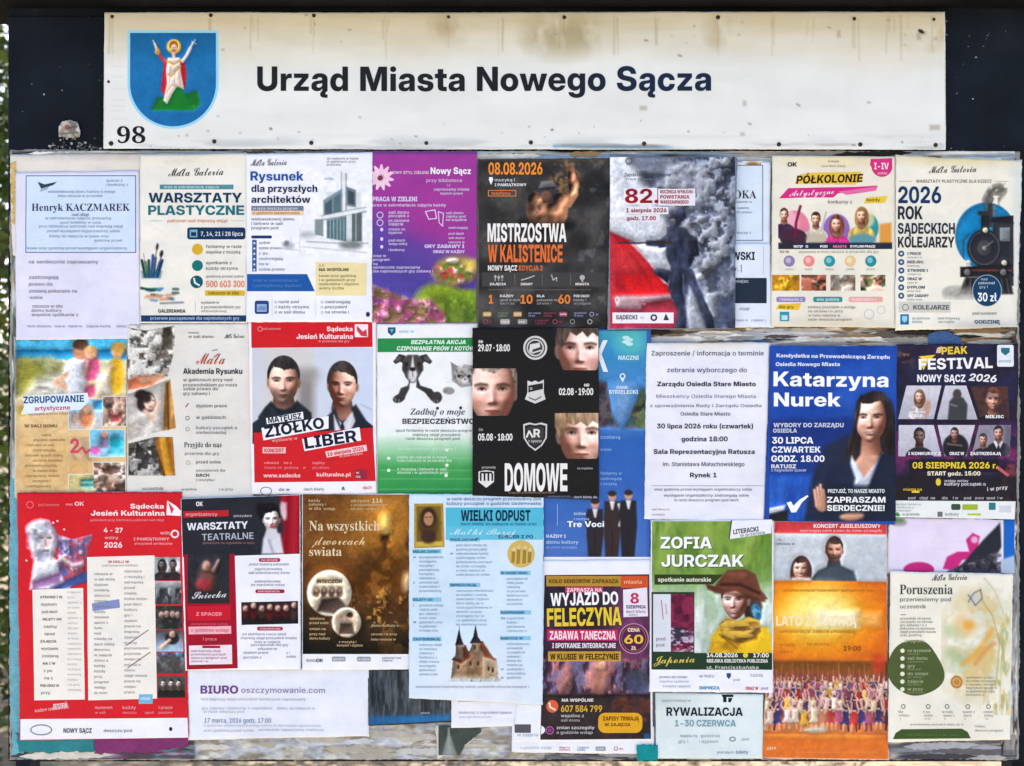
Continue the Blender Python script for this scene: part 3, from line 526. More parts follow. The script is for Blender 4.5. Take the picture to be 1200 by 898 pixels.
4 65 265 61 55 -8 -40 0 -44 21 1 17 0 15 40 21 33 0 22 0 28 -11 1 -9 0 -6 -18 -10 -18 -2 -18 -3 -12 -3 -8 -4 1 -3 0 -5 20 -9 19 0 62 0 99 49 -36 20 1 21 0 16 44 22 35 0 38 0 33 -15 46 26 90 42 43 16 82 33 37 0 14 0 1 -3 -25 -24 -42 -38 -90 -92 -41 -53 38 5 49 24 35 17 60 31 23 0 10 0 7 -2 -14 -4 -36 -14 -38 -21 -36 -19 -40 -16 -40 -10 -25 -2 -3 -6 -113 -7 17 18 -50 9 -41 17 -48 -24 -82 -25 7 377 59 82 69 119 83 -78 -23 -151 -84 30 -24 1 -20 7 235 62 77 42 -14 6 -26 0 -26 -10 -16 -15 0 -17 7 333 26 10 17 1 16 0 21 -15 14 -75 -43 44 -20
4 66 310 121 441 -3 -26 0 -30 13 1 12 0 7 16 14 24 12 24 8 14 0 1 -4 0 -1 -34 -12 -22 -16 1 -8 0 -13 19 0 12 0 34 15 32 24 20 27 1 12 0 9 -10 11 -5 0 -29 -1 -8 -1 -8 6 0 5 10 4 7 0 33 -2 16 0 36 16 24 26 1 14 0 22 -23 8 -22 -5 -34 -18 -32 -34 -21 -27 -62 -83 -105 -24 -52 -12 -67 0 -56 0 -66 23 1 18 0 15 40 19 31 0 24 0 28 -11 0 -17 -22 -9 -11 -1 -6 -1 -12 0 -3 -1 -14 -1 0 -14 36 -11 58 0 54 17 46 36 78 71 68 42 37 14 20 7 34 10 19 3 -34 7 -59 0 -44 0 -94 -13 -84 -20 -27 -14 -46 -20 1 -19 0 -21 47 0 20 0 48 13 46 21 34 25 5 11 2 8 3 0 12 0 1 -16 0 -22 -42 -35 -72 -20 -41 0 -38 0 -42 21 1 16 0 13 44 30 78 27 55 9 80 14 73 0 68 0 51 -10 34 4 24 0 0 -5 -11 -2 -21 -3 26 -6 42 -21 0 -31 -66 -29 -65 -10 72 -13 1 -31 0 -13 -28 -25 -48 -20 -58 -13
4 71 244 74 287 -3 -68 0 -72 23 1 19 0 14 40 17 50 0 26 -11 1 -8 0 -15 -47 -5 -16 -1 0 -15 42 -8 25 0 38 0 66 37 39 35 -28 -8 -33 0 -56 0 -35 19 -4 0 -10 0 -5 0 -40 0 -60 14 -34 26 1 15 0 18 46 34 84 24 35 0 12 0 0 -4 -38 -9 -48 -22 -42 -34 0 -33 46 -21 37 0 4 0 8 0 3 1 -14 15 1 13 0 16 32 29 50 25 60 18 62 10 29 0 32 0 38 -15 1 -13 0 -11 -30 -28 -56 -29 -37 -12 -54 -19 -55 -5 10 -13 39 0 46 0 118 38 16 0 0 -2 -3 -3 -22 -11 -5 -18 -10 -20 -30 -34 -50 -22 -72 -11 13 295 102 48 6 78 24 58 29 32 26 0 19 -18 10 -11 0 -18 0 -44 -14 -48 -25 -40 -29 -30 -32
4 74 190 70 1 -93 -74 0 1 33 0 20 76 42 69 15 32 8 74 11 41 3 30 30 48 44 38 32 34 25 21 11 38 23 43 10 -44 -3 -92 -19 -80 -29 -29 -19 -42 -28 0 -35 29 0 8 0 24 4 5 0 10 0 1 -5 0 -3 -26 -4 -19 0 -34 0 -44 21 0 37 58 38 98 31 63 10 92 15 91 0 22 0 1 -4 0 -2 -6 -1 -44 -5 -21 -10 -12 -5 -34 -31 -46 -52 -46 -51 -23 -24 28 -3 32 -16 1 -11 0 -14 -36 -23 -62 -14 -35 0 -18 0 0 9 46 2 52 9 34 20 1 11 0 9 -32 12 -19 1 -28 -27 -78 -46 -84 -34 -82 -18 9 -1 -83 40 0 96 56 73 56 -56 -4 -104 -33 -76 -46 1 -13 0 -16
4 77 291 100 45 -3 -34 0 -38 20 1 14 0 11 20 17 32 9 19 0 44 0 1 -18 0 -8 -20 -7 -52 -6 1 -10 0 -4 20 -9 15 0 24 0 33 16 14 8 40 28 25 20 50 40 96 63 84 44 34 0 1 -6 0 -11 -27 -31 -16 -16 -34 -40 -34 -39 -22 -32 -1 -9 38 37 80 62 76 48 35 15 48 22 13 0 18 0 1 -5 0 -1 -4 -4 1 -2 -28 -29 -42 -51 -34 -43 -24 -32 -9 -11 -18 -21 1 -11 0 -3 7 0 14 0 52 18 64 29 33 15 50 24 17 0 12 0 7 -2 -20 -5 -126 -62 -88 -32 -31 0 -26 0 -32 19 1 16 0 7 8 15 5 9 6 7 26 26 36 32 38 32 34 28 13 7 -32 -16 -60 -37 -39 -29 -18 -14 -36 -32 -36 -34 -22 -22 -5 -4 -14 -9 -38 0 -22 21 1 16 0 14 36 47 62 58 41 31 -22 -13 -62 -40 -62 -45 -23 -21 -38 -31 -66 -38
4 83 224 62 151 -3 -60 0 -66 24 1 18 0 15 40 19 31 0 24 0 28 -11 0 -17 -22 -10 -13 0 -6 -1 -12 0 -8 -1 -8 -4 1 -4 0 -7 36 -10 29 0 40 0 78 38 31 40 -56 2 -70 32 1 23 0 20 62 39 53 11 28 6 58 6 33 0 28 0 20 -3 1 -3 0 -5 -13 0 -6 0 -12 0 -5 0 -36 0 -68 -13 -52 -24 -30 -29 1 -15 0 -17 42 -20 37 -1 22 27 60 48 68 35 68 20 58 0 34 -17 1 -13 0 -17 -50 -37 -92 -34 -59 -12 -22 -29 -78 -44 -100 -25 9 411 107 32 8 58 24 42 27 24 24 1 9 0 16 -54 0 -70 -54
4 97 190 30 227 -3 -20 0 -26 13 1 12 -42 -24 -47 0 -32 0 -40 17 1 16 0 14 32 28 56 23 64 15 31 0 44 0 9 -16 13 14 83 2 -67 -69 -8 -10 -12 -11 1 -1 0 -4 12 0 24 8 28 11 13 5 15 -7 -36 -17 -62 -19 15 105 6 24 0 58 30 50 45 1 7 0 5 -14 8 -22 0 -32 -13 -34 -20 -28 -24 -18 -22 1 -8 0 -2 12 -6
4 99 139 38 64 -3 -42 21 1 17 0 14 34 27 54 22 60 13 58 0 36 -12 1 -11 0 -7 -20 -12 -17 0 -12 0 -14 7 1 6 0 4 14 10 11 1 -6 3 -3 0 -10 0 -28 -13 -30 -20 -28 -23 -16 -21 1 -6 0 -8 19 0 14 0 28 6 15 4 16 7 24 9 11 5 15 -7 -36 -18 -66 -18
4 100 217 30 95 -2 -32 0 -44 18 1 17 0 14 34 28 56 22 66 14 31 0 44 0 13 -15 121 111 91 4 -179 -162 -16 -14 -18 -17 1 -2 0 -5 11 0 18 0 59 29 17 -7 -36 -16 -52 -19 -23 0 -28 0 -32 13 1 10 1 2 -44 -25 15 113 7 14 0 36 15 40 23 17 14 24 20 0 22 -19 0 -12 0 -32 -13 -32 -19 -30 -20 -7 -7 -18 -14 0 -21
4 101 148 23 109 -3 -42 0 -54 23 1 16 0 12 36 26 56 23 64 14 54 0 36 -13 0 -22 -40 -20 -70 -15 -43 -4 -12 -13 0 -16 23 0 30 0 66 15 35 17 15 -7 -36 -18 -80 -18 9 113 46 24 1 44 13 28 20 1 9 0 11 -22 0 -30 -15 -32 -24
4 104 204 50 369 33 -16 -7 -24 -11 -7 -4 -32 -13 -29 0 -22 0 -30 16 1 14 0 9 9 8 2 4 18 13 17 9 41 23 4 2 0 3 -3 0 -16 0 -35 -13 -16 -7 -44 -24 -19 -15 -51 -40 -89 -3 93 89 -10 -7 -26 -13 -11 -5 -13 7 24 11 40 21 40 28 21 18 67 60 89 5 -147 -140 74 40 49 0 24 0 28 -16 1 -14 0 -11 -30 -21 -48 -28 1 -6 0 -4 12 0 38 15 31 14
4 105 124 8 180 130 -20 9 0 15 28 12 34 0 20 -9 0 -15 -26 -12 27 209 33 -22 -12 -36 -15 -11 -2 -22 -7 -23 0 -54 0 1 25 0 6 26 29 27 22 -8 -4 -20 -10 -9 -4 -13 7 8 3 26 13 30 16 15 8 101 3 -73 -66 -28 -27 0 -7 3 0 10 0 36 13 33 16
4 106 124 9 188 130 -20 9 0 15 26 12 21 0 14 0 20 -9 0 -15 -26 -12 27 199 33 -20 -10 -56 -17 -29 -6 -124 -106 -103 0 -20 0 -24 12 1 10 0 13 46 31 84 29 57 12 87 75 -4 -2 -18 -9 -9 -4 -15 7 8 3 26 13 32 16 13 8 105 3 -113 -95 18 4 36 11 19 9 9 -137 -95 30 0 29 19 14 10 36 30 19 20 -142 -37 1 -31 0 -11
4 107 195 13 15 -3 99 91 -14 -7 -26 -15 -11 -5 -15 7 34 16 44 25 34 24 15 13 67 60 87 5 -219 -211 48 214 -3 -24 12 1 9 0 6 10 13 9 5 11 8 6 4 1 2 0 5 -11 0 -4 0 -10 -1 -5 0 -12 0 1 5 0 7 19 0 22 0 20 7 30 23 26 9 42 0 22 -10 0 -15 -20 -10 -26 0 -18 7 0 10 5 2 -3 1 -6 0 -30 -22 -11 -5 18 -2 24 -13 0 -17 -3 -5 -2 -2 -4 -6 1 0 0 -3 12 0 24 10 19 9 15 -7 -36 -19 -56 -17
4 108 150 26 219 33 -36 -18 -50 -18 -29 0 -26 0 -34 15 1 11 0 16 31 25 13 12 -22 -11 -9 -4 -13 6 26 12 46 24 19 15 109 88 89 5 -155 -141 -26 -23 -26 -25 1 -4 0 -7 18 0 38 13 33 17
4 110 208 53 -1 -3 30 21 42 31 15 10 26 20 0 6 -6 0 -24 -12 -25 -12 -11 7 34 18 56 24 27 0 30 0 1 -24 0 -6 -5 -9 76 40 47 0 24 0 28 -16 1 -14 0 -8 -20 -19 -28 -18 -11 -6 -16 -10 0 -9 10 0 38 14 33 15 15 -7 -22 -11 -32 -13 -22 -6 -22 -5 -11 0 -22 0 -28 16 1 14 0 9 12 16 31 18 43 23 2 1 0 1 0 3 -3 0 -20 0 -47 -23 -24 -12 -62 -38 -35 -26
4 111 161 22 99 -3 -36 0 -44 21 1 17 0 12 34 27 54 23 64 14 66 0 40 -17 1 -16 0 -13 -26 -21 -23 -14 12 2 24 7 15 6 15 -8 -24 -11 -52 -12 -23 0 -46 -17 18 128 9 23 9 -2 1 0 9 22 9 19 2 46 28 1 22 0 10 -17 0 -10 0 -25 -12 -12 -6 -26 -19 -24 -20 -16 -19 1 -5 0 -9
4 112 195 44 39 68 28 11 34 19 17 14 12 11 46 39 33 29 89 4 -111 -105 42 21 43 0 20 0 28 -15 0 -25 -26 -24 -46 -28 1 -6 0 -3 7 0 10 0 48 17 27 13 17 -7 -44 -20 -48 -16 -46 0 -36 17 1 13 0 10 40 27 48 27 1 5 0 3 -5 0 -16 0 -46 -17 -48 -30 -21 -19 -141 -131 -87 -4 189 177 -8 -4 -12 -7 -9 -3
4 114 148 47 255 33 -28 -13 -32 -14 -9 -3 -18 -5 -19 0 -34 0 -40 15 1 12 0 9 22 23 38 23 27 8 -14 -1 -15 0 -19 0 -12 -6 -28 -14 -13 -6 -15 7 14 5 26 12 11 5 10 22 10 7 14 0 2 -2 1 -4 0 -2 0 -2 1 -1 0 -6 31 -1 18 -1 36 -3 22 -9 1 -8 0 -3 -14 -14 -22 -16 -22 -14 -3 -4 -14 -8 0 -10 18 0 36 13 35 17
4 115 126 50 223 38 -36 -18 -50 -17 -40 -6 -23 0 -34 0 -34 16 1 10 0 7 20 10 30 0 14 -9 0 -11 -16 -8 -9 0 -4 0 1 0 4 -4 15 0 26 0 17 19 10 10 8 25 1 15 0 4 0 6 1 3 -6 -2 -22 -11 -26 -11 -9 -5 -13 7 14 7 42 19 27 13 4 2 5 3 12 9 22 0 1 -5 0 -3 -12 -7 0 -7 7 -5 32 -22 1 -19 0 -16 -15 -7 18 7 19 8
4 116 159 35 39 68 26 12 36 19 34 22 17 14 81 67 93 2 -53 -46 49 0 -5 -11 -57 0 -26 -22 -48 -43 -21 -19 -24 -23 -22 -21 0 -8 9 0 12 0 40 13 35 16 15 -7 -34 -16 -60 -19 -29 0 -26 0 -26 14 1 12 0 6 7 10 4 5 20 19 19 15 -24 -12 -15 -6
4 119 273 63 119 -2 -76 0 1 29 0 11 30 22 38 18 0 7 -6 0 -16 -6 -25 -12 -13 7 12 6 40 16 19 7 17 5 105 3 -95 -74 -18 -14 0 -13 20 0 32 14 40 22 40 26 34 26 9 10 111 3 -81 -67 -18 -14 1 -11 0 -4 14 -6 11 0 16 0 48 10 27 12 -6 2 -16 13 0 23 22 25 36 17 36 0 20 -13 1 -9 0 -13 -26 -27 -27 -13 14 1 28 8 15 7 15 -7 -40 -19 -43 0 -3 0 -32 -15 -58 -13 -35 0 -86 0 1 37 1 1 -22 -13 -30 -15 -11 -3 -24 -7 11 439 38 20 8 28 25 1 9 0 7 -15 0 -10 0 -22 -10 -14 -14 0 -14 10 -10
4 121 208 59 371 33 -52 -22 -49 -10 -40 -33 -62 -45 -23 -10 -48 -21 -55 0 -34 0 -32 16 1 12 0 21 88 36 77 14 41 8 35 31 -54 -33 -37 0 -26 0 -32 15 0 22 18 20 17 13 16 11 0 7 -1 0 -6 0 -19 -10 -8 -4 -14 -7 -7 -3 -13 7 12 7 32 14 28 11 9 3 12 4 20 4 9 0 40 0 1 -24 0 -11 -26 -26 -19 -17 -10 -7 -12 -11 1 -1 0 -5 9 0 16 0 45 27 20 13 52 36 27 22 97 4 -105 -95 16 5 38 12 19 7 11 39 -99 26 0 29 22 16 11 36 31 21 21 -74 -14 -82 -37 1 -18 0 -6 16 -10
4 122 157 82 7 -108 -28 0 -26 13 1 10 0 18 49 23 26 12 78 23 55 13 4 4 1 4 0 7 -9 5 -28 -14 -39 0 -36 0 0 16 36 7 35 0 12 0 14 0 3 -1 33 21 -10 -1 -13 0 -52 0 1 20 0 5 9 7 0 1 -4 0 -16 -8 -20 -11 -9 -5 -15 7 10 6 28 15 32 13 30 9 11 0 14 0 22 -9 0 -17 -32 -18 0 -5 14 0 14 1 7 1 31 22 8 7 12 9 10 6 16 3 9 0 14 0 1 -8 0 -6 -5 -4 -6 -6 -41 -18 -20 -9 -34 -19 -15 -10 8 -1 12 -4 5 -2 12 -3 7 -5 14 4 28 13 13 7 13 -7 -10 -6 -30 -14 -17 -5 6 -7 1 -9 0 -13 -36 -32 -58 -29 -31 -11 -52 -15 13 -1 -98 24 0 39 22 20 12 44 33 27 23 -42 -10 -64 -19 -21 -11 -46 -21 1 -16 0 -5 12 -8
3 90 214 19 -7 0 1 10 315 218 -37 0 -46 0 -70 -10 -56 -23 -25 -20 -19 1 41 66 333 0 1 -14 -307 -215 59 0 72 0 96 27 35 31 21 0 -39 -71
3 97 180 29 22 -5 -42 24 0 39 30 41 50 37 31 12 46 18 86 0 9 -24 13 20 77 0 -59 -104 -6 -12 -8 -14 1 -2 0 -8 13 0 18 0 33 25 17 -5 -56 -47 -55 0 -44 0 1 23 0 4 4 11 5 7 -28 -22 -54 -23 17 101 22 16 0 34 16 28 26 22 30 12 28 1 11 0 17 -27 0 -16 0 -34 -18 -34 -29 -11 -18 -8 -13 -10 -21 1 -8 0 -21
3 98 173 28 83 -5 -24 0 -42 6 -28 11 0 9 5 7 97 173 10 15 1 5 0 7 -16 4 -17 0 -11 0 1 10 32 1 76 5 43 4 -63 -116 44 30 53 0 34 0 44 -25 1 -23 0 -19 -32 -40 -54 -35 -33 -12 -50 -17 19 99 8 20 0 36 15 32 24 24 30 14 30 1 13 0 10 -18 11 -13 0 -28 0 -19 -16 -10 -9 -20 -25 -9 -17 -21 -37 -8 -13 1 -6 0 -10
3 100 179 40 24 -5 -40 25 1 24 0 17 24 37 46 34 31 14 46 20 47 0 30 0 23 -8 27 46 4 6 2 8 1 3 0 7 -18 4 -21 0 1 10 34 1 74 5 41 4 -113 -208 -4 -7 -4 -9 1 -2 0 -4 16 0 22 12 19 14 17 -6 -30 -23 -48 -24 -27 0 -44 0 1 24 0 10 9 12 -28 -23 -54 -23 17 103 22 18 0 32 18 30 27 22 31 12 27 1 9 0 18 -25 0 -14 0 -32 -16 -30 -24 -26 -30 -16 -29 1 -11 0 -9 16 -11
3 101 144 23 95 -5 -48 0 -58 30 1 28 0 19 36 40 58 33 70 21 74 0 42 -18 1 -15 0 -21 -92 -37 -91 -8 -4 -10 1 -10 0 -13 26 -15 27 0 38 0 41 32 21 -6 -52 -50 10 91 78 34 4 54 19 30 25 1 13 0 8 -14 7 -9 0 -24 0 -52 -38
3 106 95 8 126 199 -28 14 0 20 28 14 38 0 28 -14 0 -20 -28 -14 29 -69 -75 -32 0 -42 16 1 13 0 9 20 11 34 0 18 -10 0 -13 -12 -7 0 -7 15 0 18 0 22 19 13 21 77 150 2 2 2 5 1 2 0 10 -31 0 -5 0 1 9 40 2 70 6 31 3 -75 -149 -24 -47 -74 -45
3 109 281 65 409 -4 -48 0 1 26 0 8 16 30 15 22 25 37 8 10 1 3 0 8 -13 0 -30 0 -72 -51 -37 -56 -21 -33 -81 0 73 119 6 10 1 3 0 8 -13 0 -18 0 -40 -19 -46 -38 -40 -51 -13 -32 -85 0 63 113 6 10 4 12 1 1 0 10 -29 0 -5 0 -1 9 62 4 83 7 -37 -62 40 32 72 30 39 0 54 0 1 -27 0 -7 -7 -16 34 26 64 24 35 0 54 0 1 -27 0 -14 -21 -34 -33 -50 -2 -3 -2 -5 1 -2 0 -8 22 0 11 7 6 3 12 9 11 7 17 -6 -30 -24 -54 -23
3 111 169 16 103 -5 -48 0 -64 31 1 27 0 19 34 40 56 34 70 20 39 0 56 0 62 -31 1 -26 0 -19 -34 -40 -56 -34 -72 -21 16 111 7 18 0 32 18 28 29 20 33 12 31 1 11 0 25 -35 0 -16 0 -32 -17 -28 -28 -22 -33 -12 -32 1 -13 0 -24
1 44 97 4 29 -66 33 104 91 0 -59 -104
1 46 97 8 74 -3 -30 16 0 23 30 16 46 0 32 -16 0 -23 -32 -16
1 47 135 4 259 274 -169 -313 -75 0 171 313
1 48 233 12 170 -4 -86 32 -44 60 0 85 46 60 84 32 126 0 86 -32 44 -60 0 -85 -44 -60 -86 -32 12 268 34 46 22 24 43 0 64 -24 43 -46 22 -70 0 -46 -22 -24 -43 0 -64 24 -43 46 -22
1 49 233 4 71 0 1 36 341 0 1 -36 8 297 262 1 -262 -85 0 1 222 -3 0 -123 -44 1 43 117 41
1 50 233 30 59 0 1 32 181 90 26 14 36 21 18 20 1 11 0 13 -24 18 -40 10 -52 0 -40 -11 -22 -20 1 -14 -83 0 0 25 44 36 80 20 102 0 78 -19 44 -34 1 -22 0 -14 -22 -28 -56 -35 -49 -24 -95 -50 1 -2 233 0 1 -37
1 52 233 8 33 50 1 35 203 177 87 0 -197 -173 1 -3 313 0 1 -36 6 283 0 1 60 1 16 1 87 83 0 1 -163
1 54 233 21 184 -4 -82 22 -48 39 1 27 0 20 34 41 39 28 121 89 91 0 -167 -124 -17 0 6 7 30 12 40 7 25 0 48 0 72 -20 40 -36 0 -50 -46 -39 -78 -23 12 262 32 42 13 24 23 0 29 -24 23 -42 13 -56 0 -42 -13 -26 -22 0 -30 26 -23 42 -13
1 55 233 8 93 0 227 223 1 2 -261 0 1 37 355 0 1 -39 -225 -223
1 56 233 28 176 -4 -86 20 -48 33 1 21 0 16 28 28 48 19 33 3 1 1 -40 5 -50 32 0 42 46 31 76 18 100 0 78 -18 44 -31 0 -42 -48 -32 -39 -5 1 -1 30 -3 50 -19 28 -28 1 -16 0 -21 -48 -33 -88 -20 12 264 31 44 11 26 19 0 25 -26 20 -46 11 -58 0 -46 -11 -26 -20 0 -25 24 -19 46 -11 12 258 151 38 11 22 18 0 23 -22 17 -38 10 -50 0 -40 -10 -22 -17 0 -23 22 -18 40 -11
1 58 97 8 74 -3 -30 16 0 23 30 16 46 0 32 -16 0 -23 -32 -16 8 74 133 -30 16 0 23 30 15 46 0 32 -15 0 -23 -32 -16
1 65 259 14 19 0 185 262 111 0 189 -262 -95 0 -95 140 -14 20 -28 51 -17 34 19 0 -18 -34 -28 -52 -11 -19 -93 -140 4 123 67 1 36 275 0 1 -36
1 67 265 36 277 -4 -68 0 -108 33 -62 60 0 84 62 60 108 32 69 0 42 0 74 -12 58 -23 38 -33 7 -21 -87 0 -6 12 -22 18 -34 13 -44 7 -23 0 -42 0 -70 -22 -38 -43 0 -61 40 -42 68 -22 43 0 24 0 44 7 34 13 24 18 5 12 89 0 -4 -19 -36 -32 -58 -25 -76 -14
1 68 260 20 231 0 -131 0 1 38 127 0 58 0 76 21 38 42 0 61 -38 41 -74 20 -55 0 -131 0 1 39 139 0 78 0 110 -31 60 -59 0 -82 -60 -58 -112 -32 4 145 262 1 -262 -89 0 1 262
1 69 218 12 55 0 1 262 337 0 1 -38 -245 0 1 -73 229 0 1 -37 -227 0 1 -76 249 0 1 -38
1 70 212 10 55 0 1 262 333 0 1 -38 -241 0 1 -80 219 0 1 -38 -217 0 1 -106
1 73 166 12 29 0 1 38 95 0 1 186 -93 0 1 38 275 0 1 -38 -91 0 1 -186 93 0 1 -38
1 76 204 6 55 0 1 262 91 0 1 -224 233 0 1 -38
1 77 331 46 55 0 1 262 133 0 107 -141 6 -7 12 -23 14 -26 12 -25 5 -10 -17 0 4 10 12 24 14 27 14 22 5 8 105 141 133 0 1 -262 -87 0 1 136 0 8 2 23 0 27 2 27 1 12 7 0 -6 -13 -18 -29 -16 -26 -14 -22 -3 -7 -101 -136 -75 0 -101 136 -4 7 -14 21 -16 27 -18 28 -7 14 9 0 0 -11 2 -27 0 -27 2 -24 1 -8 1 -136
1 78 273 28 55 0 1 262 103 0 189 -149 10 -8 24 -23 28 -27 15 -17 -9 0 -4 15 -2 31 -2 27 1 9 1 142 91 0 1 -262 -101 0 -167 134 -16 12 -28 24 -32 30 -21 22 13 0 4 -19 2 -34 2 -27 1 -8 1 -134
1 79 276 12 208 -4 -108 33 -62 60 0 84 62 60 108 32 138 0 106 -32 64 -60 0 -84 -64 -61 -106 -32 12 320 36 68 22 38 42 0 62 -38 42 -68 22 -88 0 -66 -22 -40 -43 0 -61 40 -42 66 -22
1 80 232 22 55 0 1 262 195 0 60 0 82 -23 40 -38 0 -50 -40 -39 -82 -22 -61 0 -127 0 1 37 119 0 36 0 46 12 22 23 0 28 -22 22 -46 13 -35 0 -91 0 1 -225
1 82 234 22 55 0 1 262 195 0 60 0 82 -21 40 -38 0 -49 -40 -37 -82 -20 -61 0 -139 0 1 37 131 0 36 0 46 11 22 20 0 28 -22 21 -46 11 -35 0 -91 0 1 -225 4 351 0 -125 119 97 0 131 -119
1 83 234 48 176 -4 -88 19 -50 35 -3 25 89 0 4 -14 30 -18 50 -9 29 0 32 0 50 10 28 18 0 22 -24 14 -44 9 -27 4 -59 8 -66 9 -72 34 1 27 0 23 48 34 86 19 110 0 82 -19 48 -33 3 -22 -85 0 -4 18 -56 19 -43 0 -30 0 -44 -10 -24 -16 1 -10 0 -12 28 -15 44 -8 21 -3 51 -6 26 -4 54 -11 46 -17 26 -26 1 -17 0 -23 -46 -35 -88 -19
1 84 237 8 31 224 1 38 415 0 1 -38 -161 0 1 -224 -89 0 1 224
1 87 365 38 161 0 -141 262 95 0 73 -144 6 -14 12 -32 12 -33 7 -16 -13 0 6 16 12 33 12 32 9 14 75 144 95 0 75 -144 6 -14 14 -32 12 -33 7 -16 -13 0 6 16 10 33 14 32 7 14 73 144 95 0 -141 -262 -101 0 -77 149 -12 19 -16 46 -7 26 21 0 -8 -25 -14 -45 -11 -21 -77 -149
1 89 254 16 213 0 1 103 -193 159 103 0 97 -83 16 -13 24 -25 13 -18 -23 0 12 18 24 25 15 13 95 83 105 0 -191 -159 1 -103
1 90 233 24 43 0 1 28 225 161 18 13 42 26 21 13 9 -15 -34 -1 -68 -1 -33 0 -175 0 1 38 383 0 1 -28 -219 -159 -18 -14 -44 -27 -21 -13 -7 15 36 1 68 1 35 0 177 0 1 -38
1 97 206 39 161 -4 -38 0 -60 13 -34 27 1 19 0 17 24 22 44 13 54 6 29 2 34 2 44 2 20 7 1 6 1 1 0 11 -16 14 -32 7 -48 0 -34 -7 -22 -12 -5 -6 -79 9 14 17 48 22 66 11 39 0 26 0 56 -6 46 -15 30 -27 1 -20 1 -131 -81 0 1 27 -3 0 -8 -8 -32 -14 -46 -9 18 181 29 30 0 44 11 22 20 1 11 1 24 -4 -2 -22 -3 -28 -3 -26 -2 -9 0 -20 -2 -34 -6 -20 -12 1 -10 0 -8 18 -12 30 -6
1 98 224 22 253 -4 -34 0 -44 12 -28 16 -5 7 -5 0 1 -31 -83 0 1 262 87 0 1 -98 5 0 6 7 26 16 44 12 37 0 46 0 74 -24 44 -45 0 -64 -42 -46 -74 -24 12 262 32 44 17 22 30 0 38 -22 29 -44 17 -62 0 -44 -16 -22 -29 0 -40 22 -29 44 -17
1 99 209 36 219 -4 -56 0 -84 25 -46 46 0 61 46 46 84 25 57 0 32 0 56 -8 44 -16 30 -22 7 -14 -79 -9 -4 7 -16 13 -22 9 -28 5 -17 0 -32 0 -44 -18 -22 -30 0 -37 22 -30 44 -18 33 0 18 0 30 5 22 10 14 13 5 8 81 -9 -6 -15 -30 -22 -44 -17 -56 -8
1 100 224 22 197 -4 -48 0 -74 24 -42 46 0 64 44 45 74 24 47 0 34 0 46 -12 26 -16 7 -7 5 0 1 98 87 0 1 -262 -83 0 1 31 -5 0 -6 -7 -28 -16 -44 -12 13 248 32 44 17 22 29 0 40 -22 29 -44 16 -29 0 -34 0 -42 -17 -22 -29 0 -38 22 -30 44 -17
1 101 212 38 223 -4 -58 0 -86 25 -46 45 0 61 46 46 82 26 57 0 34 0 64 -11 50 -24 30 -38 1 -26 1 -14 -317 0 1 30 275 0 -39 -9 0 17 -20 26 -42 15 -64 0 -44 -15 -22 -25 1 -15 1 -20 0 -20 26 -26 48 -14 31 0 22 0 34 6 24 12 7 9 81 -9 -10 -15 -46 -24 -66 -13
1 102 139 4 253 197 1 -35 -243 0 1 35 17 81 0 1 217 0 19 32 25 56 13 33 0 24 0 36 -4 9 -1 -17 -34 -6 1 -16 2 -11 0 -28 0 -22 -13 1 -12 1 -213
1 103 224 37 219 -78 -48 0 -68 12 -44 20 -9 13 73 14 6 -5 24 -12 38 -8 31 0 42 0 54 20 1 22 1 37 -7 0 -6 -6 -26 -16 -44 -10 -33 0 -46 0 -74 21 -44 43 0 64 44 44 74 24 47 0 36 0 44 -12 26 -16 9 -7 5 0 1 33 85 0 1 -199 0 -25 -46 -34 -82 -17 12 248 37 44 15 22 28 0 38 -22 29 -44 16 -62 0 -44 -17 -22 -28 0 -37 22 -28 44 -16
1 104 219 23 137 116 1 -116 -85 0 1 262 85 0 1 -114 -9 0 18 26 64 25 49 0 40 0 60 -17 34 -33 1 -24 1 -125 -85 0 1 119 0 20 -42 23 -37 0 -24 0 -40 -11 -22 -21
1 105 93 4 51 0 1 197 87 0 1 -197 8 72 225 -30 14 0 21 30 14 42 0 30 -14 0 -21 -30 -14
1 106 93 13 51 197 87 0 1 -209 0 -21 -32 -27 -58 -13 -41 0 -17 0 1 35 15 0 26 0 24 14 1 12 8 72 225 -30 14 0 21 30 14 42 0 30 -14 0 -21 -30 -14
1 107 204 7 129 64 1 52 15 0 149 81 103 0 -175 -97 -15 0 4 51 0 1 262 87 0 1 -262 4 297 0 -131 91 59 30 179 -121
1 108 106 16 155 -1 -54 0 -50 25 1 24 1 214 87 0 1 -207 0 -11 12 -10 19 0 10 0 10 1 5 0 15 -33 -8 -1 -28 -2
1 109 322 42 51 0 1 197 81 0 5 -47 -5 0 8 17 36 22 46 11 27 0 42 0 54 -27 11 -25 -9 0 8 17 38 23 54 12 31 0 36 0 56 -16 32 -29 1 -22 1 -133 -83 0 1 127 0 19 -42 17 -29 0 -22 0 -34 -10 -18 -17 1 -12 1 -124 -83 0 1 129 0 15 -38 19 -29 0 -20 0 -36 -10 -20 -18 1 -14 1 -121
1 110 219 23 137 116 1 -116 -85 0 1 197 83 0 1 -49 -7 0 18 26 64 25 49 0 40 0 60 -17 34 -33 1 -24 1 -125 -85 0 1 119 0 20 -42 23 -37 0 -24 0 -40 -11 -22 -21
1 111 218 12 162 -4 -84 25 -46 46 0 61 46 46 84 25 114 0 82 -25 46 -46 0 -61 -46 -46 -82 -25 12 252 31 44 18 22 30 0 37 -22 30 -44 18 -68 0 -42 -18 -22 -30 0 -37 22 -30 42 -18
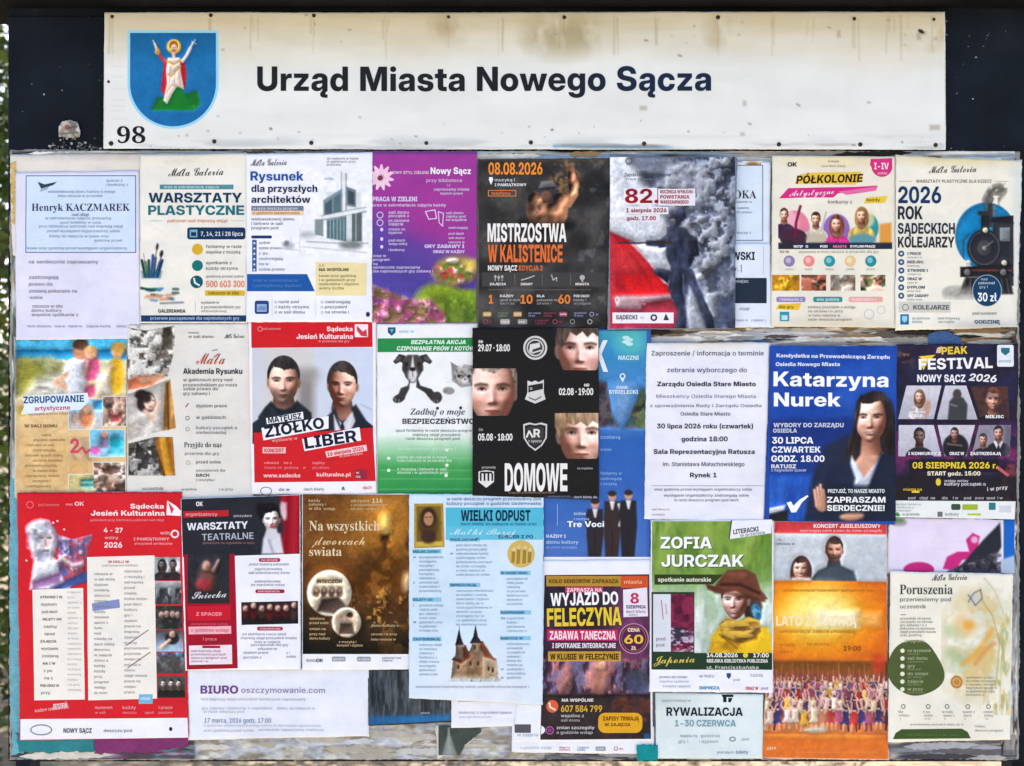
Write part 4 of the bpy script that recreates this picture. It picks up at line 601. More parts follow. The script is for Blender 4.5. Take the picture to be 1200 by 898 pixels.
1 112 224 22 51 -73 1 270 85 0 1 -33 7 0 6 7 26 16 44 12 37 0 46 0 74 -24 44 -45 0 -64 -42 -46 -74 -24 -47 0 -34 0 -44 12 -28 16 -5 7 -3 0 1 -104 12 262 32 44 17 22 30 0 38 -22 29 -44 17 -62 0 -44 -16 -22 -29 0 -40 22 -29 44 -17
1 114 141 20 51 0 1 197 83 0 1 -33 7 0 10 17 54 18 35 0 6 0 20 0 7 -1 1 -40 -4 1 -26 1 -11 0 -26 0 -40 -11 -24 -19 1 -13 1 -117
1 115 196 42 197 -4 -44 0 -70 13 -42 24 -7 18 81 8 8 -15 44 -14 33 0 36 0 42 14 0 19 -26 12 -27 3 -67 7 -54 6 -54 27 1 22 0 18 40 26 70 15 90 0 62 -13 38 -22 9 -15 -75 -8 -6 10 -36 15 -33 0 -30 0 -40 -13 1 -11 0 -9 26 -11 33 -4 65 -7 56 -6 54 -26 1 -21 0 -18 -42 -28 -76 -16
1 116 125 4 227 197 1 -35 -217 0 1 35 16 65 243 87 0 1 -189 0 -11 18 -10 23 0 6 0 20 1 7 1 17 -33 -14 -3 -32 -2 -13 0 -54 0 -60 28 1 26
1 117 219 23 185 -2 -40 0 -60 17 -34 33 1 24 1 125 87 0 1 -119 0 -21 42 -23 39 0 24 0 40 11 22 21 1 15 1 116 87 0 1 -197 -81 0 1 48 7 0 -16 -26 -66 -24
1 118 210 14 163 0 -147 197 93 0 77 -109 12 -19 18 -38 11 -19 -23 0 10 19 18 38 15 19 73 109 93 0 -145 -197
1 119 301 36 135 0 -115 197 91 0 41 -79 10 -19 20 -45 11 -28 -11 0 10 27 22 45 11 20 43 79 83 0 43 -79 8 -19 22 -45 11 -28 -11 0 10 27 20 46 11 19 41 79 93 0 -117 -197 -85 0 -47 82 -6 12 -14 28 -12 29 -7 14 17 0 -6 -14 -12 -29 -14 -28 -7 -12 -45 -82
1 120 203 28 19 0 155 117 1 -33 -145 113 97 0 43 -35 18 -15 26 -28 15 -13 -35 0 14 13 26 28 21 15 43 35 95 0 -147 -114 1 33 155 -116 -95 0 -49 40 -18 15 -26 28 -13 12 37 0 -14 -12 -26 -28 -17 -15 -49 -40
1 121 210 27 47 -70 21 34 11 -2 20 -2 32 2 24 12 5 12 9 13 -149 198 93 0 77 -109 12 -19 16 -37 11 -20 -23 0 10 20 18 37 15 19 77 109 93 0 -169 -223 -12 -16 -36 -22 -50 -11 -33 0 -20 0 -30 3
1 122 203 12 45 0 1 28 207 130 1 2 -199 0 1 37 307 0 1 -31 -197 -128 1 -2 205 0 1 -36
1 243 218 12 162 -4 -84 25 -46 46 0 61 46 46 84 25 114 0 82 -25 46 -46 0 -61 -46 -46 -82 -25 12 252 31 44 18 22 30 0 37 -22 30 -44 18 -68 0 -42 -18 -22 -30 0 -37 22 -30 42 -18 4 185 222 51 53 87 0 -71 -53
1 261 206 39 161 -4 -38 0 -60 13 -34 27 1 19 0 17 24 22 44 13 54 6 29 2 34 2 44 2 20 7 1 6 1 1 0 11 -16 14 -32 7 -48 0 -34 -7 -22 -12 -5 -6 -79 9 14 17 48 22 66 11 39 0 26 0 56 -6 46 -15 30 -27 1 -20 1 -131 -81 0 1 27 -3 0 -8 -8 -32 -14 -46 -9 18 181 29 30 0 44 11 22 20 1 11 1 24 -4 -2 -22 -3 -28 -3 -26 -2 -9 0 -20 -2 -34 -6 -20 -12 1 -10 0 -8 18 -12 30 -6 20 313 -75 -36 0 -52 19 1 17 0 12 30 21 27 9 83 -3 -26 -7 -32 -15 1 -10 0 -6 12 -7 15 0 10 0 14 3 7 1 23 -25 -12 -3 -36 -6
1 263 209 36 219 -4 -56 0 -84 25 -46 46 0 61 46 46 84 25 57 0 32 0 56 -8 44 -16 30 -22 7 -14 -79 -9 -4 7 -16 13 -22 9 -28 5 -17 0 -32 0 -44 -18 -22 -30 0 -37 22 -30 44 -18 33 0 18 0 30 5 22 10 14 13 5 8 81 -9 -6 -15 -30 -22 -44 -17 -56 -8 4 185 222 51 53 87 0 -71 -53
1 281 212 38 223 -4 -58 0 -86 25 -46 45 0 61 46 46 82 26 57 0 34 0 64 -11 50 -24 30 -38 1 -26 1 -14 -317 0 1 30 275 0 -39 -9 0 17 -20 26 -42 15 -64 0 -44 -15 -22 -25 1 -15 1 -20 0 -20 26 -26 48 -14 31 0 22 0 34 6 24 12 7 9 81 -9 -10 -15 -46 -24 -66 -13 23 317 -76 -38 0 -50 18 1 18 0 6 8 12 12 11 18 13 11 6 113 40 -10 -15 -26 -23 -28 -20 -18 -16 0 -13 14 -8 15 0 8 0 16 3 7 2 23 -25 -12 -4 -36 -5
1 322 115 16 167 -1 -54 0 -50 25 1 24 1 214 87 0 1 -207 0 -11 12 -10 19 0 10 0 10 1 5 0 15 -33 -8 -1 -28 -2 4 9 108 1 35 195 56 1 -34
1 324 219 23 137 116 1 -116 -85 0 1 197 83 0 1 -49 -7 0 18 26 64 25 49 0 40 0 60 -17 34 -33 1 -24 1 -125 -85 0 1 119 0 20 -42 23 -37 0 -24 0 -40 -11 -22 -21 4 187 222 49 53 87 0 -71 -53
1 347 196 42 197 -4 -44 0 -70 13 -42 24 -7 18 81 8 8 -15 44 -14 33 0 36 0 42 14 0 19 -26 12 -27 3 -67 7 -54 6 -54 27 1 22 0 18 40 26 70 15 90 0 62 -13 38 -22 9 -15 -75 -8 -6 10 -36 15 -33 0 -30 0 -40 -13 1 -11 0 -9 26 -11 33 -4 65 -7 56 -6 54 -26 1 -21 0 -18 -42 -28 -76 -16 4 167 222 49 53 87 0 -69 -53
1 378 203 12 45 0 1 28 207 130 1 2 -199 0 1 37 307 0 1 -31 -197 -128 1 -2 205 0 1 -36 4 167 222 51 53 87 0 -71 -53
1 380 203 12 45 0 1 28 207 130 1 2 -199 0 1 37 307 0 1 -31 -197 -128 1 -2 205 0 1 -36 8 180 225 -32 14 0 21 32 14 42 0 30 -14 0 -21 -30 -14
2 56 201 26 197 -4 -60 0 -76 19 -38 31 1 20 0 23 58 29 49 12 -44 13 -46 31 1 21 0 17 32 30 74 19 63 0 76 0 76 -36 1 -27 0 -22 -52 -25 -43 -12 64 -15 54 -34 1 -22 0 -34 -96 -38 12 219 152 26 7 24 22 1 17 0 11 -16 19 -28 12 -23 0 -28 0 -32 -23 0 -36 40 -21 11 236 17 44 25 1 20 0 18 -48 23 -55 13 -24 -8 -34 -25 1 -19 0 -21 46 -26
2 57 201 30 165 -4 -44 0 -52 12 -22 19 1 10 0 8 16 11 19 2 10 -17 42 -22 37 0 92 0 9 104 -16 -10 -50 -14 -35 0 -62 0 -78 38 1 37 0 25 38 40 74 22 104 0 82 -26 46 -53 1 -42 0 -30 -22 -52 -50 -39 -80 -23 11 199 125 24 0 36 13 11 11 0 46 -40 42 -33 0 -30 0 -34 -31 1 -30 0 -51
2 65 234 28 -9 0 1 10 22 0 26 13 15 17 171 210 19 -1 173 -203 16 -19 24 -17 25 0 1 -10 -229 0 1 10 58 0 1 14 0 6 -11 14 -21 27 -159 0 -25 -33 -2 -3 -2 -7 1 -2 0 -16 53 0 5 0 1 -10 3 123 86 139 0 -69 85
2 67 251 29 277 -6 -72 0 -112 33 -64 58 0 74 64 58 114 32 73 0 48 0 69 -13 10 -3 13 0 26 0 9 16 19 0 1 -84 -17 0 -24 34 -88 39 -53 0 -130 0 1 -117 0 -108 145 0 44 0 84 22 35 22 21 -9 -74 -54
2 69 237 43 17 0 1 9 38 0 26 14 1 19 1 156 0 23 -28 14 -33 0 1 9 411 0 1 -73 -15 0 -10 34 -76 26 -77 0 -22 0 -22 -3 -8 -9 1 -11 1 -76 13 0 48 0 44 25 9 28 19 0 1 -122 -17 0 -4 22 -24 24 -44 10 -37 0 -1 0 1 -83 0 -13 20 -8 31 0 54 0 72 12 50 27 19 23 21 0 -27 -77
2 72 280 46 17 0 1 9 38 1 26 14 1 19 1 160 0 17 -26 14 -35 1 1 9 243 0 1 -9 -28 -1 -26 -5 -10 -13 1 -13 1 -69 171 0 1 69 0 13 -8 13 -28 5 -27 1 1 9 243 0 1 -9 -38 -1 -24 -13 1 -18 1 -160 0 -18 24 -15 39 -1 1 -9 -241 0 1 9 38 1 26 13 1 20 1 75 -169 0 1 -75 0 -19 26 -14 39 -1 1 -9
2 75 274 50 19 0 1 9 36 1 26 14 1 19 1 160 0 17 -26 14 -35 1 1 9 243 0 1 -9 -26 -1 -28 -5 -10 -13 1 -13 1 -78 149 75 30 15 1 9 0 11 -61 0 1 9 209 0 1 -9 -7 0 -62 0 -79 -42 -79 -40 207 -128 14 -8 24 -7 23 -1 1 -9 -255 0 1 9 16 0 24 1 5 1 14 3 1 4 0 6 -17 11 -125 79 -17 -8 1 -63 0 -19 26 -14 39 -1 1 -9
2 77 340 40 17 0 1 9 36 1 28 14 1 18 1 163 0 12 -10 12 -28 5 -25 1 1 9 183 0 143 -168 143 168 181 0 1 -9 -34 -1 -28 -14 1 -17 1 -157 0 -15 10 -16 26 -5 25 -1 1 -9 -235 0 1 9 26 1 28 6 10 15 1 14 1 169 -179 -214 -17 0 -175 208 1 -165 0 -21 30 -13 39 0 1 -9
2 78 265 32 433 -6 -317 194 1 -146 0 -19 26 -13 39 -1 1 -9 -157 0 1 9 24 1 28 5 10 14 1 13 1 166 -38 23 -12 3 -11 1 1 9 149 0 253 -154 1 112 0 13 -12 14 -26 5 -27 1 1 9 161 0 1 -9 -38 -1 -24 -13 1 -19 1 -208
2 79 282 16 226 -6 -90 20 -70 34 -36 47 0 54 36 46 70 35 92 20 110 0 90 -19 68 -34 38 -47 0 -55 -38 -47 -70 -34 -92 -20 10 285 6 122 0 1 116 0 57 -68 59 -59 0 -122 0 1 -116 0 -56 68 -60
2 80 224 24 17 0 1 9 38 1 26 14 1 19 1 160 0 17 -26 14 -35 1 1 9 211 0 94 0 74 -16 42 -30 1 -20 0 -31 -90 -37 -87 0 -63 0 1 -67 0 -19 26 -14 39 -1 1 -9 10 197 123 21 0 54 0 44 25 0 56 -38 27 -43 0 -22 0 -14 -8 1 -10
2 82 253 30 17 0 1 9 38 1 26 14 1 19 1 160 0 17 -26 14 -35 1 1 9 215 0 108 0 108 -32 1 -33 0 -44 -109 -15 125 -93 14 -9 18 -9 19 0 3 0 1 -9 -151 0 -145 114 -19 0 1 -71 0 -19 26 -14 39 -1 1 -9 10 197 125 23 0 56 0 52 27 1 28 0 51 -85 0 -28 0 -16 -9 1 -15
2 90 237 19 23 0 1 6 275 224 -65 0 -48 0 -62 -10 -40 -26 -13 -24 -17 0 15 74 375 0 1 -6 -271 -223 93 0 76 0 86 35 19 38 19 0 -17 -88
2 97 184 38 273 -5 -54 0 -3 24 -48 -24 -63 0 -38 0 -42 22 1 17 0 24 92 30 101 14 1 27 0 15 -26 14 -29 0 -46 0 1 -11 0 -2 20 -15 1 -6 0 -10 -28 -12 -44 0 -24 14 0 23 34 20 62 12 43 0 76 0 64 -28 1 -30 1 -80 0 -9 4 -6 16 0 11 4 9 -7 -34 -20 8 163 18 10 0 28 8 15 8 1 57 -88 -10 1 -36 0 -27
2 99 157 31 169 -5 -42 0 -66 22 -40 39 1 24 0 27 44 40 76 24 49 0 52 0 58 -22 1 -18 0 -10 -24 -12 -19 0 -44 0 1 25 0 3 2 6 1 2 0 14 -29 0 -62 0 1 -59 0 -39 54 -40 45 0 40 0 33 18 17 -7 -54 -37
2 100 198 26 151 -5 -38 0 -58 22 -34 38 1 24 0 28 36 41 62 23 39 0 50 0 35 -21 1 65 0 11 -24 9 -27 0 1 9 155 0 1 -204 0 -13 12 -10 25 -2 1 -9 -56 0 -81 -11 1 26 -32 -26 12 185 15 16 0 32 14 9 12 1 89 -4 9 -30 11 -19 0 -34 0 -26 -33 0 -69 26 -33
2 101 161 20 165 -5 -40 0 -66 22 -38 40 1 27 0 25 40 39 66 23 43 0 62 0 74 -41 1 -37 1 -4 -177 0 0 -66 89 0 42 0 35 23 17 -7 -54 -44 8 125 103 93 0 1 12 0 23 -18 21 -25 0 -48 0 1 -50
2 104 204 37 21 0 1 9 20 0 16 9 1 12 1 184 0 11 -14 10 -21 1 1 8 139 0 1 -101 40 28 63 0 94 0 1 -58 1 -83 0 -11 14 -10 23 0 1 -9 -173 0 1 9 7 0 30 0 1 21 1 86 0 15 -12 14 -21 0 -34 0 -25 -19 1 -96 0 -11 14 -10 21 0 1 -9
2 105 106 8 84 194 -30 16 0 23 30 15 48 0 30 -15 0 -23 -32 -16 16 21 0 1 9 22 0 14 9 1 12 1 105 0 13 -12 9 -21 0 1 9 139 0 1 -136 0 -11 12 -10 21 0 1 -9
2 106 112 8 90 195 -30 15 0 23 32 16 44 0 32 -16 0 -22 -32 -16 25 39 -75 -28 0 -44 10 -26 17 0 21 24 12 40 0 24 -11 1 -9 0 -6 -16 -12 1 -2 0 -8 44 0 12 19 1 15 1 163 0 14 -16 9 -27 1 1 8 147 0 1 -178 0 -31 -70 -32
2 107 192 41 19 0 1 9 24 0 14 9 1 12 1 183 0 13 -12 9 -21 0 1 9 137 0 1 -154 87 43 18 9 0 15 -37 0 -3 0 1 9 151 0 1 -9 -42 -1 -33 -17 -55 -27 133 -94 14 -9 21 0 1 -9 -177 0 1 9 7 0 24 0 1 8 0 4 -7 5 -73 53 -15 -7 1 -42 0 -11 14 -10 21 0 1 -9
2 110 204 37 21 0 1 9 20 0 16 9 1 12 1 106 0 11 -14 10 -21 1 1 8 139 0 1 -23 40 28 63 0 94 0 1 -58 1 -83 0 -11 14 -10 23 0 1 -9 -173 0 1 9 7 0 30 0 1 21 1 86 0 15 -12 14 -21 0 -34 0 -25 -19 1 -96 0 -11 14 -10 21 0 1 -9
2 111 180 14 134 -5 -74 23 -40 40 1 24 0 26 40 40 74 23 92 0 72 -23 42 -39 1 -27 0 -25 -42 -40 -70 -22 14 210 6 15 15 6 7 6 31 1 23 0 48 -26 30 -60 0 -24 -30 1 -47 0 -24 6 -31 7 -7 12 -15
2 114 154 30 21 0 1 9 22 0 14 9 1 12 1 105 0 14 -12 8 -21 0 1 9 135 0 1 -31 18 17 52 19 25 0 30 0 30 -16 0 -23 -24 -13 -40 0 -18 9 -14 11 -26 0 -28 -19 1 -17 1 -73 0 -12 20 -9 33 0 1 -9
2 115 154 50 163 -5 -28 0 -41 8 -6 2 -7 0 -16 0 -7 -10 -15 0 1 62 19 0 10 -23 52 -26 33 0 28 0 28 13 1 10 0 15 -37 10 -53 13 -36 10 -38 24 1 15 0 23 60 30 53 0 10 0 30 -3 23 -3 2 0 10 -2 3 0 12 0 7 8 17 0 1 -52 -17 0 -10 19 -46 21 -27 0 -24 0 -24 -11 0 -18 22 -11 23 -6 51 -11 36 -9 34 -23 1 -19 0 -26 -62 -30
2 116 122 23 133 -5 -42 0 -38 21 1 22 1 111 -29 0 1 12 42 20 60 34 15 12 17 0 1 -61 69 0 1 -17 -67 0 1 -105 0 -11 12 -11 15 0 26 0 17 18 17 -5 -32 -40
2 117 201 32 141 -5 -50 0 -42 29 1 28 1 81 0 12 -12 12 -23 1 1 8 141 0 1 -126 0 -10 20 -11 19 0 32 0 23 16 1 98 0 14 -16 10 -23 1 1 8 145 0 1 -129 0 -12 14 -8 25 -1 1 -9 -60 0 -81 -12 1 27 -18 -13 -54 -14
2 119 233 44 133 -5 -113 147 -6 7 -12 7 -11 1 1 9 161 0 1 -9 -14 0 -12 -4 1 -5 0 -3 4 -6 3 -4 51 -67 49 58 -9 17 -6 9 -12 6 -17 0 1 8 167 0 1 -9 -30 0 1 -9 0 -1 2 -5 1 -2 43 -64 51 61 4 6 0 10 -14 4 -17 1 1 8 97 0 1 -8 -16 0 -14 -11 -5 -9 -115 -143 -15 0 -69 110 -89 -110
2 121 161 50 28 -75 -36 16 1 14 0 9 26 15 38 0 24 -11 1 -9 0 -1 0 -3 1 -2 0 -6 24 0 19 13 10 7 14 18 5 12 -111 137 -6 9 -12 9 -10 5 -13 0 -1 0 1 9 181 0 1 -9 -20 0 -16 -4 1 -6 0 -2 2 -5 3 -2 57 -74 49 65 6 6 2 9 1 3 0 6 -18 4 -17 0 1 9 105 0 1 -9 -16 0 -18 -13 -9 -14 -103 -143 -18 -25 -34 -27 -40 -10
2 122 157 18 15 0 1 8 167 146 -41 0 -40 0 -42 -17 -9 -21 -17 0 7 50 261 0 1 -10 -159 -143 31 0 50 0 50 20 15 25 19 0 -7 -58
''')
# ================================================================ large structure: ground, hedge, board
def box_vf(x0, y0, z0, x1, y1, z1):
    V = [(x0, y0, z0), (x1, y0, z0), (x1, y1, z0), (x0, y1, z0), (x0, y0, z1), (x1, y0, z1), (x1, y1, z1), (x0, y1, z1)]
    return V, [(0, 3, 2, 1), (4, 5, 6, 7), (0, 1, 5, 4), (1, 2, 6, 5), (2, 3, 7, 6), (3, 0, 4, 7)]
def solid(name, boxes, mat, parent=None, loc=(0, 0, 0), bevel=.003):
    V, F = [], []
    for b in boxes:
        v, f = box_vf(*b); F += [tuple(i + len(V) for i in q) for q in f]; V += v
    me = bpy.data.meshes.new(name); me.from_pydata(V, [], F); me.materials.append(mat); me.update()
    o = add_obj(name, me, parent, loc)
    if bevel: m = o.modifiers.new('bevel', 'BEVEL'); m.width = bevel; m.segments = 2
    return o
def wx(px): return (px - 600) * S
def wz(py): return (449 - py) * S + ZC
def mat_ramp(name, scale, stops, rough=.8, bump=0., detail=8, spec=.2, bdist=.01):
    m, t, p = new_mat(name); N = t.nodes.new
    tc = N('ShaderNodeNewGeometry'); n = N('ShaderNodeTexNoise'); n.inputs['Scale'].default_value = scale; n.inputs['Detail'].default_value = detail
    t.links.new(tc.outputs['Position'], n.inputs['Vector'])
    r = N('ShaderNodeValToRGB'); e = r.color_ramp.elements
    while len(e) < len(stops): e.new(.5)
    for i, (p_, c) in enumerate(stops): e[i].position = p_; e[i].color = (*lin(c), 1)
    t.links.new(n.outputs['Fac'], r.inputs['Fac']); t.links.new(r.outputs['Color'], p.inputs['Base Color'])
    if bump:
        b = N('ShaderNodeBump'); b.inputs['Strength'].default_value = bump; b.inputs['Distance'].default_value = bdist
        t.links.new(n.outputs['Fac'], b.inputs['Height']); t.links.new(b.outputs['Normal'], p.inputs['Normal'])
    p.inputs['Roughness'].default_value = rough; p.inputs['Specular IOR Level'].default_value = spec
    return m
M_GROUND = mat_ramp('dry_ground', 14, [(.3, (104, 90, 70)), (.5, (138, 122, 98)), (.62, (156, 140, 114)), (.75, (120, 106, 82))], .95, .8)
M_STEEL = mat_ramp('dark_painted_steel', 9, [(.30, (16, 21, 28)), (.52, (22, 28, 37)), (.66, (27, 33, 43)), (.82, (50, 54, 60))], .62, .12, 10, .06)
M_ROOF = mat_ramp('black_painted_steel', 12, [(.3, (13, 14, 15)), (.7, (20, 21, 23))], .7, .1, 8, .05)
M_PEB = mat_ramp('pebbles', 30, [(.3, (96, 82, 60)), (.5, (138, 120, 92)), (.7, (166, 148, 116))], .9)
M_LEAF = mat_ramp('hedge_leaf', 5, [(.3, (42, 60, 24)), (.55, (84, 100, 40)), (.75, (150, 150, 60))], .6)
M_BARK = mat_ramp('bark', 20, [(.3, (58, 46, 36)), (.7, (96, 80, 64))], .9, .5)

def ground_mesh():
    n = 60; xs = np.concatenate([np.linspace(-120, -8, 8), np.linspace(-7, 7, n), np.linspace(8, 120, 8)]); X, Y = np.meshgrid(xs, xs)
    Z = .01 * np.sin(X * 1.7) * np.cos(Y * 1.3)
    V = np.stack([X, Y, Z], -1).reshape(-1, 3); m = len(xs); ii = np.arange(m * m).reshape(m, m)
    F = np.stack([ii[:-1, :-1], ii[:-1, 1:], ii[1:, 1:], ii[1:, :-1]], -1).reshape(-1, 4)
    return make_mesh('ground', V, F, np.full((len(V), 3), 200.), M_GROUND, True)
tag(add_obj('ground', ground_mesh()), kind='structure')
M_BOUNCE = mat_ramp('bounce_slabs', 3, [(.3, (184, 170, 146)), (.55, (200, 186, 160)), (.75, (210, 196, 172))], .9, .3)  # warm tone, to take the blue out of the light bounced onto the paper
solid('bounce_pavement', [(-6 + .502 * i, -6.2 + .502 * j, -.05, -5.5 + .502 * i, -5.7 + .502 * j, .055) for i in range(24) for j in range(12)], M_BOUNCE, bevel=.004)  # slabs added out of view to bounce sunlight onto the shaded board
tag(bpy.data.objects['bounce_pavement'], kind='structure')
rp = random.Random(5)
V, F = [], []
for i in range(9000):                                           # loose pebbles and dry stalks lying behind the board
    x, y = rp.uniform(-1.5, 1.5), rp.uniform(2.0, 4.2); r = rp.uniform(.003, .013); b = len(V); z = .01 * math.sin(x * 1.7) * math.cos(y * 1.3)
    a0 = rp.random() * 6; st = rp.random() < .35; e = rp.uniform(2, 5) if st else 1
    for k in range(5):
        a = 1.2566 * k; ux, uy = r * math.cos(a) * e, r * math.sin(a) * (.35 if st else rp.uniform(.7, 1))
        V.append((x + ux * math.cos(a0) - uy * math.sin(a0), y + ux * math.sin(a0) + uy * math.cos(a0), z))
    V.append((x, y, z + r * rp.uniform(.6, 1.1))); F += [(b + k, b + (k + 1) % 5, b + 5) for k in range(5)]
me = bpy.data.meshes.new('gravel'); me.from_pydata(V, [], F); me.materials.append(M_PEB); me.update()
tag(add_obj('gravel', me), kind='stuff')

def bush(x, y, h, rx, seed, label):
    r = random.Random(seed); V, F = [], []
    root = add_obj('bush', None, None, (x, y, 0)); tag(root, label, 'bush')
    clumps = [(r.uniform(-rx, rx) * .8, r.uniform(-.35, .35), r.uniform(.05, 1) * h, r.uniform(.2, .36)) for _ in range(int(30 * h * rx))]
    for cx, cy, cz, cr in clumps:
        for _ in range(90):
            d = Vector((r.gauss(0, 1), r.gauss(0, 1), r.gauss(0, 1))).normalized() * cr * r.random() ** .4; c = Vector((cx, cy, cz)) + d
            u = Vector((r.gauss(0, 1), r.gauss(0, 1), r.gauss(0, .6))).normalized(); v = u.cross(Vector((r.gauss(0, 1), r.gauss(0, 1), r.gauss(0, 1)))).normalized()
            l = r.uniform(.025, .05); b = len(V); V += [c - u * l, c + v * l * .45, c + u * l, c - v * l * .45]; F.append((b, b + 1, b + 2, b + 3))
    me = bpy.data.meshes.new('foliage'); me.from_pydata(V, [], F); me.materials.append(M_LEAF); me.update(); add_obj('foliage', me, root)
    V, F = [], []
    for k in range(9):
        a = r.uniform(0, 6.28); tx, ty, tz = .6 * rx * math.cos(a), .25 * math.sin(a), h * r.uniform(.6, .95); b = len(V)
        for (px, py, pz, pr) in ((0, 0, -.02, .018), (tx * .5, ty * .5, tz * .55, .012), (tx, ty, tz, .004)):
            V += [(px + pr * math.cos(q * 1.5708), py + pr * math.sin(q * 1.5708), pz) for q in range(4)]
        for s_ in (0, 4):
            F += [(b + s_ + q, b + s_ + (q + 1) % 4, b + s_ + 4 + (q + 1) % 4, b + s_ + 4 + q) for q in range(4)]
    me = bpy.data.meshes.new('stem'); me.from_pydata(V, [], F); me.materials.append(M_BARK); me.update(); add_obj('stem', me, root)
bush(-2.7, 3.6, 3.6, .8, 3, 'tall green bush seen beyond the left edge of the board')
bush(-1.1, 4.5, 1.7, .9, 4, 'unseen low bush added to shade the ground behind the left half of the board')  # added out of sight, only to shade the strip of ground behind
bush(-3.3, 5.2, 4.6, 1.3, 5, 'big bush farther back, left of the tall green bush')

board = add_obj('noticeboard', None, None, (0, 0, 0))
tag(board, 'dark navy painted steel noticeboard carrying all the pasted posters', 'noticeboard')
BX0, BX1 = wx(9), wx(1212)
solid('panel', [(BX0, 0, wz(893), BX1, .03, wz(-40))], M_STEEL, board)
solid('roof', [(BX0 - .35, -.075, wz(10), BX1 + .35, .10, wz(-46))], M_ROOF, board)
for x in (wx(9) + .013, wx(1212) - .013): solid('post', [(x - .012, .0302, -.3, x + .012, .085, wz(-38))], M_STEEL, board)
solid('rail', [(wx(9), -.0035, wz(23.5), wx(124), .0, wz(20.5))], M_STEEL, board, bevel=.001)
# worn spots where the paint has gone
V, F, C = [], [], []
rs = random.Random(11)
for i in range(120):
    if i < 70: x, y, sz = rs.uniform(58, 124), 178 - abs(rs.gauss(0, 7)), rs.uniform(.6, 2.2)
    elif i < 92: x, y, sz = rs.uniform(1108, 1194), 187 - abs(rs.gauss(0, 5)), rs.uniform(.6, 2.4)
    else: x, y, sz = rs.choice([rs.uniform(14, 122), rs.uniform(1108, 1196)]), rs.uniform(20, 178), rs.uniform(.4, 1.0)
    b = len(V); n = 7; k = rs.uniform(.35, 1.6)
    V += [(wx(x + sz * k * rs.uniform(.6, 1.2) * math.cos(q * 6.283 / n)), -.0006, wz(y + sz * rs.uniform(.6, 1.2) * math.sin(q * 6.283 / n))) for q in range(n)]
    F += [(b, b + q + 1, b + q) for q in range(1, n - 1)]; g = rs.uniform(70, 190); C += [(g, g, g * .98)] * n
add_obj('worn_paint', make_mesh('worn_paint', V, F, np.array(C), M_TORN), board)

# ================================================================ header sign
def sign_face():
    p = Pic(126, 18, 1104, 176, (228, 230, 225), .8)
    n = vnoise(p.h, p.w, 90, 5, 4, 1.6, .8); n2 = vnoise(p.h, p.w, 14, 6, 3, 4, .5)
    drip = np.clip(1.25 - (p.Y - 16) / (34 + 40 * n), 0, 1)
    p.mix(drip * (.55 + .5 * n2), (208, 196, 160), .85)
    p.mix(np.clip((n - .5) * 3, 0, 1) * np.clip(1 - (p.Y - 16) / 60, 0, 1), (218, 196, 166), .5)
    nz = np.clip((vnoise(p.h, p.w, 26, 15, 4, .8, 1.3) - .36) * 3.4, 0, 1)
    p.mix(nz * p.m_ell(660, 44, 46, 22, soft=14), (150, 134, 92), .55); p.mix(nz * p.m_ell(524, 34, 26, 14, soft=10), (160, 138, 100), .4)
    p.mix(nz * p.m_ell(840, 38, 14, 20, soft=8), (160, 138, 96), .45); p.mix(nz * p.m_ell(1085, 40, 34, 18, soft=12), (186, 160, 110), .6)
    low = np.clip((p.Y - 158) / 14, 0, 1); p.mix(low * np.clip((n2 - .42) * 5, 0, 1), (176, 182, 184), .6)
    p.mix(p.m_line([(650, 173), (800, 174)], 4, 2) * np.clip((n2 - .35) * 5, 0, 1), (70, 130, 165), .7)
    p.mix(p.m_line([(660, 172.5), (1000, 172)], 3, 2) * np.clip((n2 - .4) * 5, 0, 1), (150, 120, 110), .5)
    r = np.random.default_rng(9)
    for x in (134, 249, 369, 526, 661, 840, 999, 1092, 300, 452, 590, 720, 770, 905, 948, 1040, 1060):
        for k in range(3): a = x + r.normal(0, 3); p.line([(a, 20 + r.uniform(0, 6)), (a + r.normal(0, .8), r.uniform(34, 74))], r.uniform(.8, 2.2), (150, 126, 88), 1.1, r.uniform(.12, .34))
    for _ in range(60):
        x, y = r.uniform(128, 1102), r.choice([r.uniform(18, 60), r.uniform(20, 174), r.uniform(150, 175)]); s = r.uniform(.5, 1.6)
        p.ell(x, y, s * r.uniform(.7, 2.6), s, r.choice([(96, 84, 66), (150, 140, 124), (120, 112, 100)]), r.uniform(-30, 30), .7, r.uniform(.2, .75))
    for y in (80, 92, 106, 119, 126, 132, 141): p.line([(134, y), (134 + r.uniform(8, 22), y + r.uniform(-1, 1))], 1.1, (190, 190, 186), 1.0, .35)
    for x, y, w_, h_ in ((1072, 40, 5, 9), (1079, 39, 4, 3), (979, 38, 4, 8), (1092, 46, 4, 3), (1087, 148, 12, 6), (869, 120, 4, 6), (866, 157, 5, 4), (749, 126, 8, 5)):
        p.rect(x, y, x + w_, y + h_, (150, 140, 122), 1.5, .5)
    p.ell(1077, 39, 4, 2, (40, 34, 30), 30, .8)
    p.noise(.035, 40, 3, 4, 3, .6); return p
sg = Thing('header_sign', 'wide stained white metal sign with blue coat of arms above all the posters', 'sign', [(125, 17), (1105, 16), (1106, 177), (124, 176)], (228, 229, 226), 3, M_SHEET, ragged=.35, seed=3, creases=0, curl=lambda x, y: .0015 * np.sin(x / 118 + .5) + .002)
sg.part('printed_face').photo(sign_face(), z=0.6).done()
def recolor(part, x0, x1, c0, c1):
    for i in range(len(part.C)):
        t = np.clip((part.V[i][:, :1] - x0) / (x1 - x0), 0, 1); part.C[i] = np.asarray(c0) * (1 - t) + np.asarray(c1) * t
p = sg.part('lettering').text('Urząd Miasta Nowego Sącza', 303, 108.5, 28.5, (30, 32, 38), 'B', w=529, track=6)
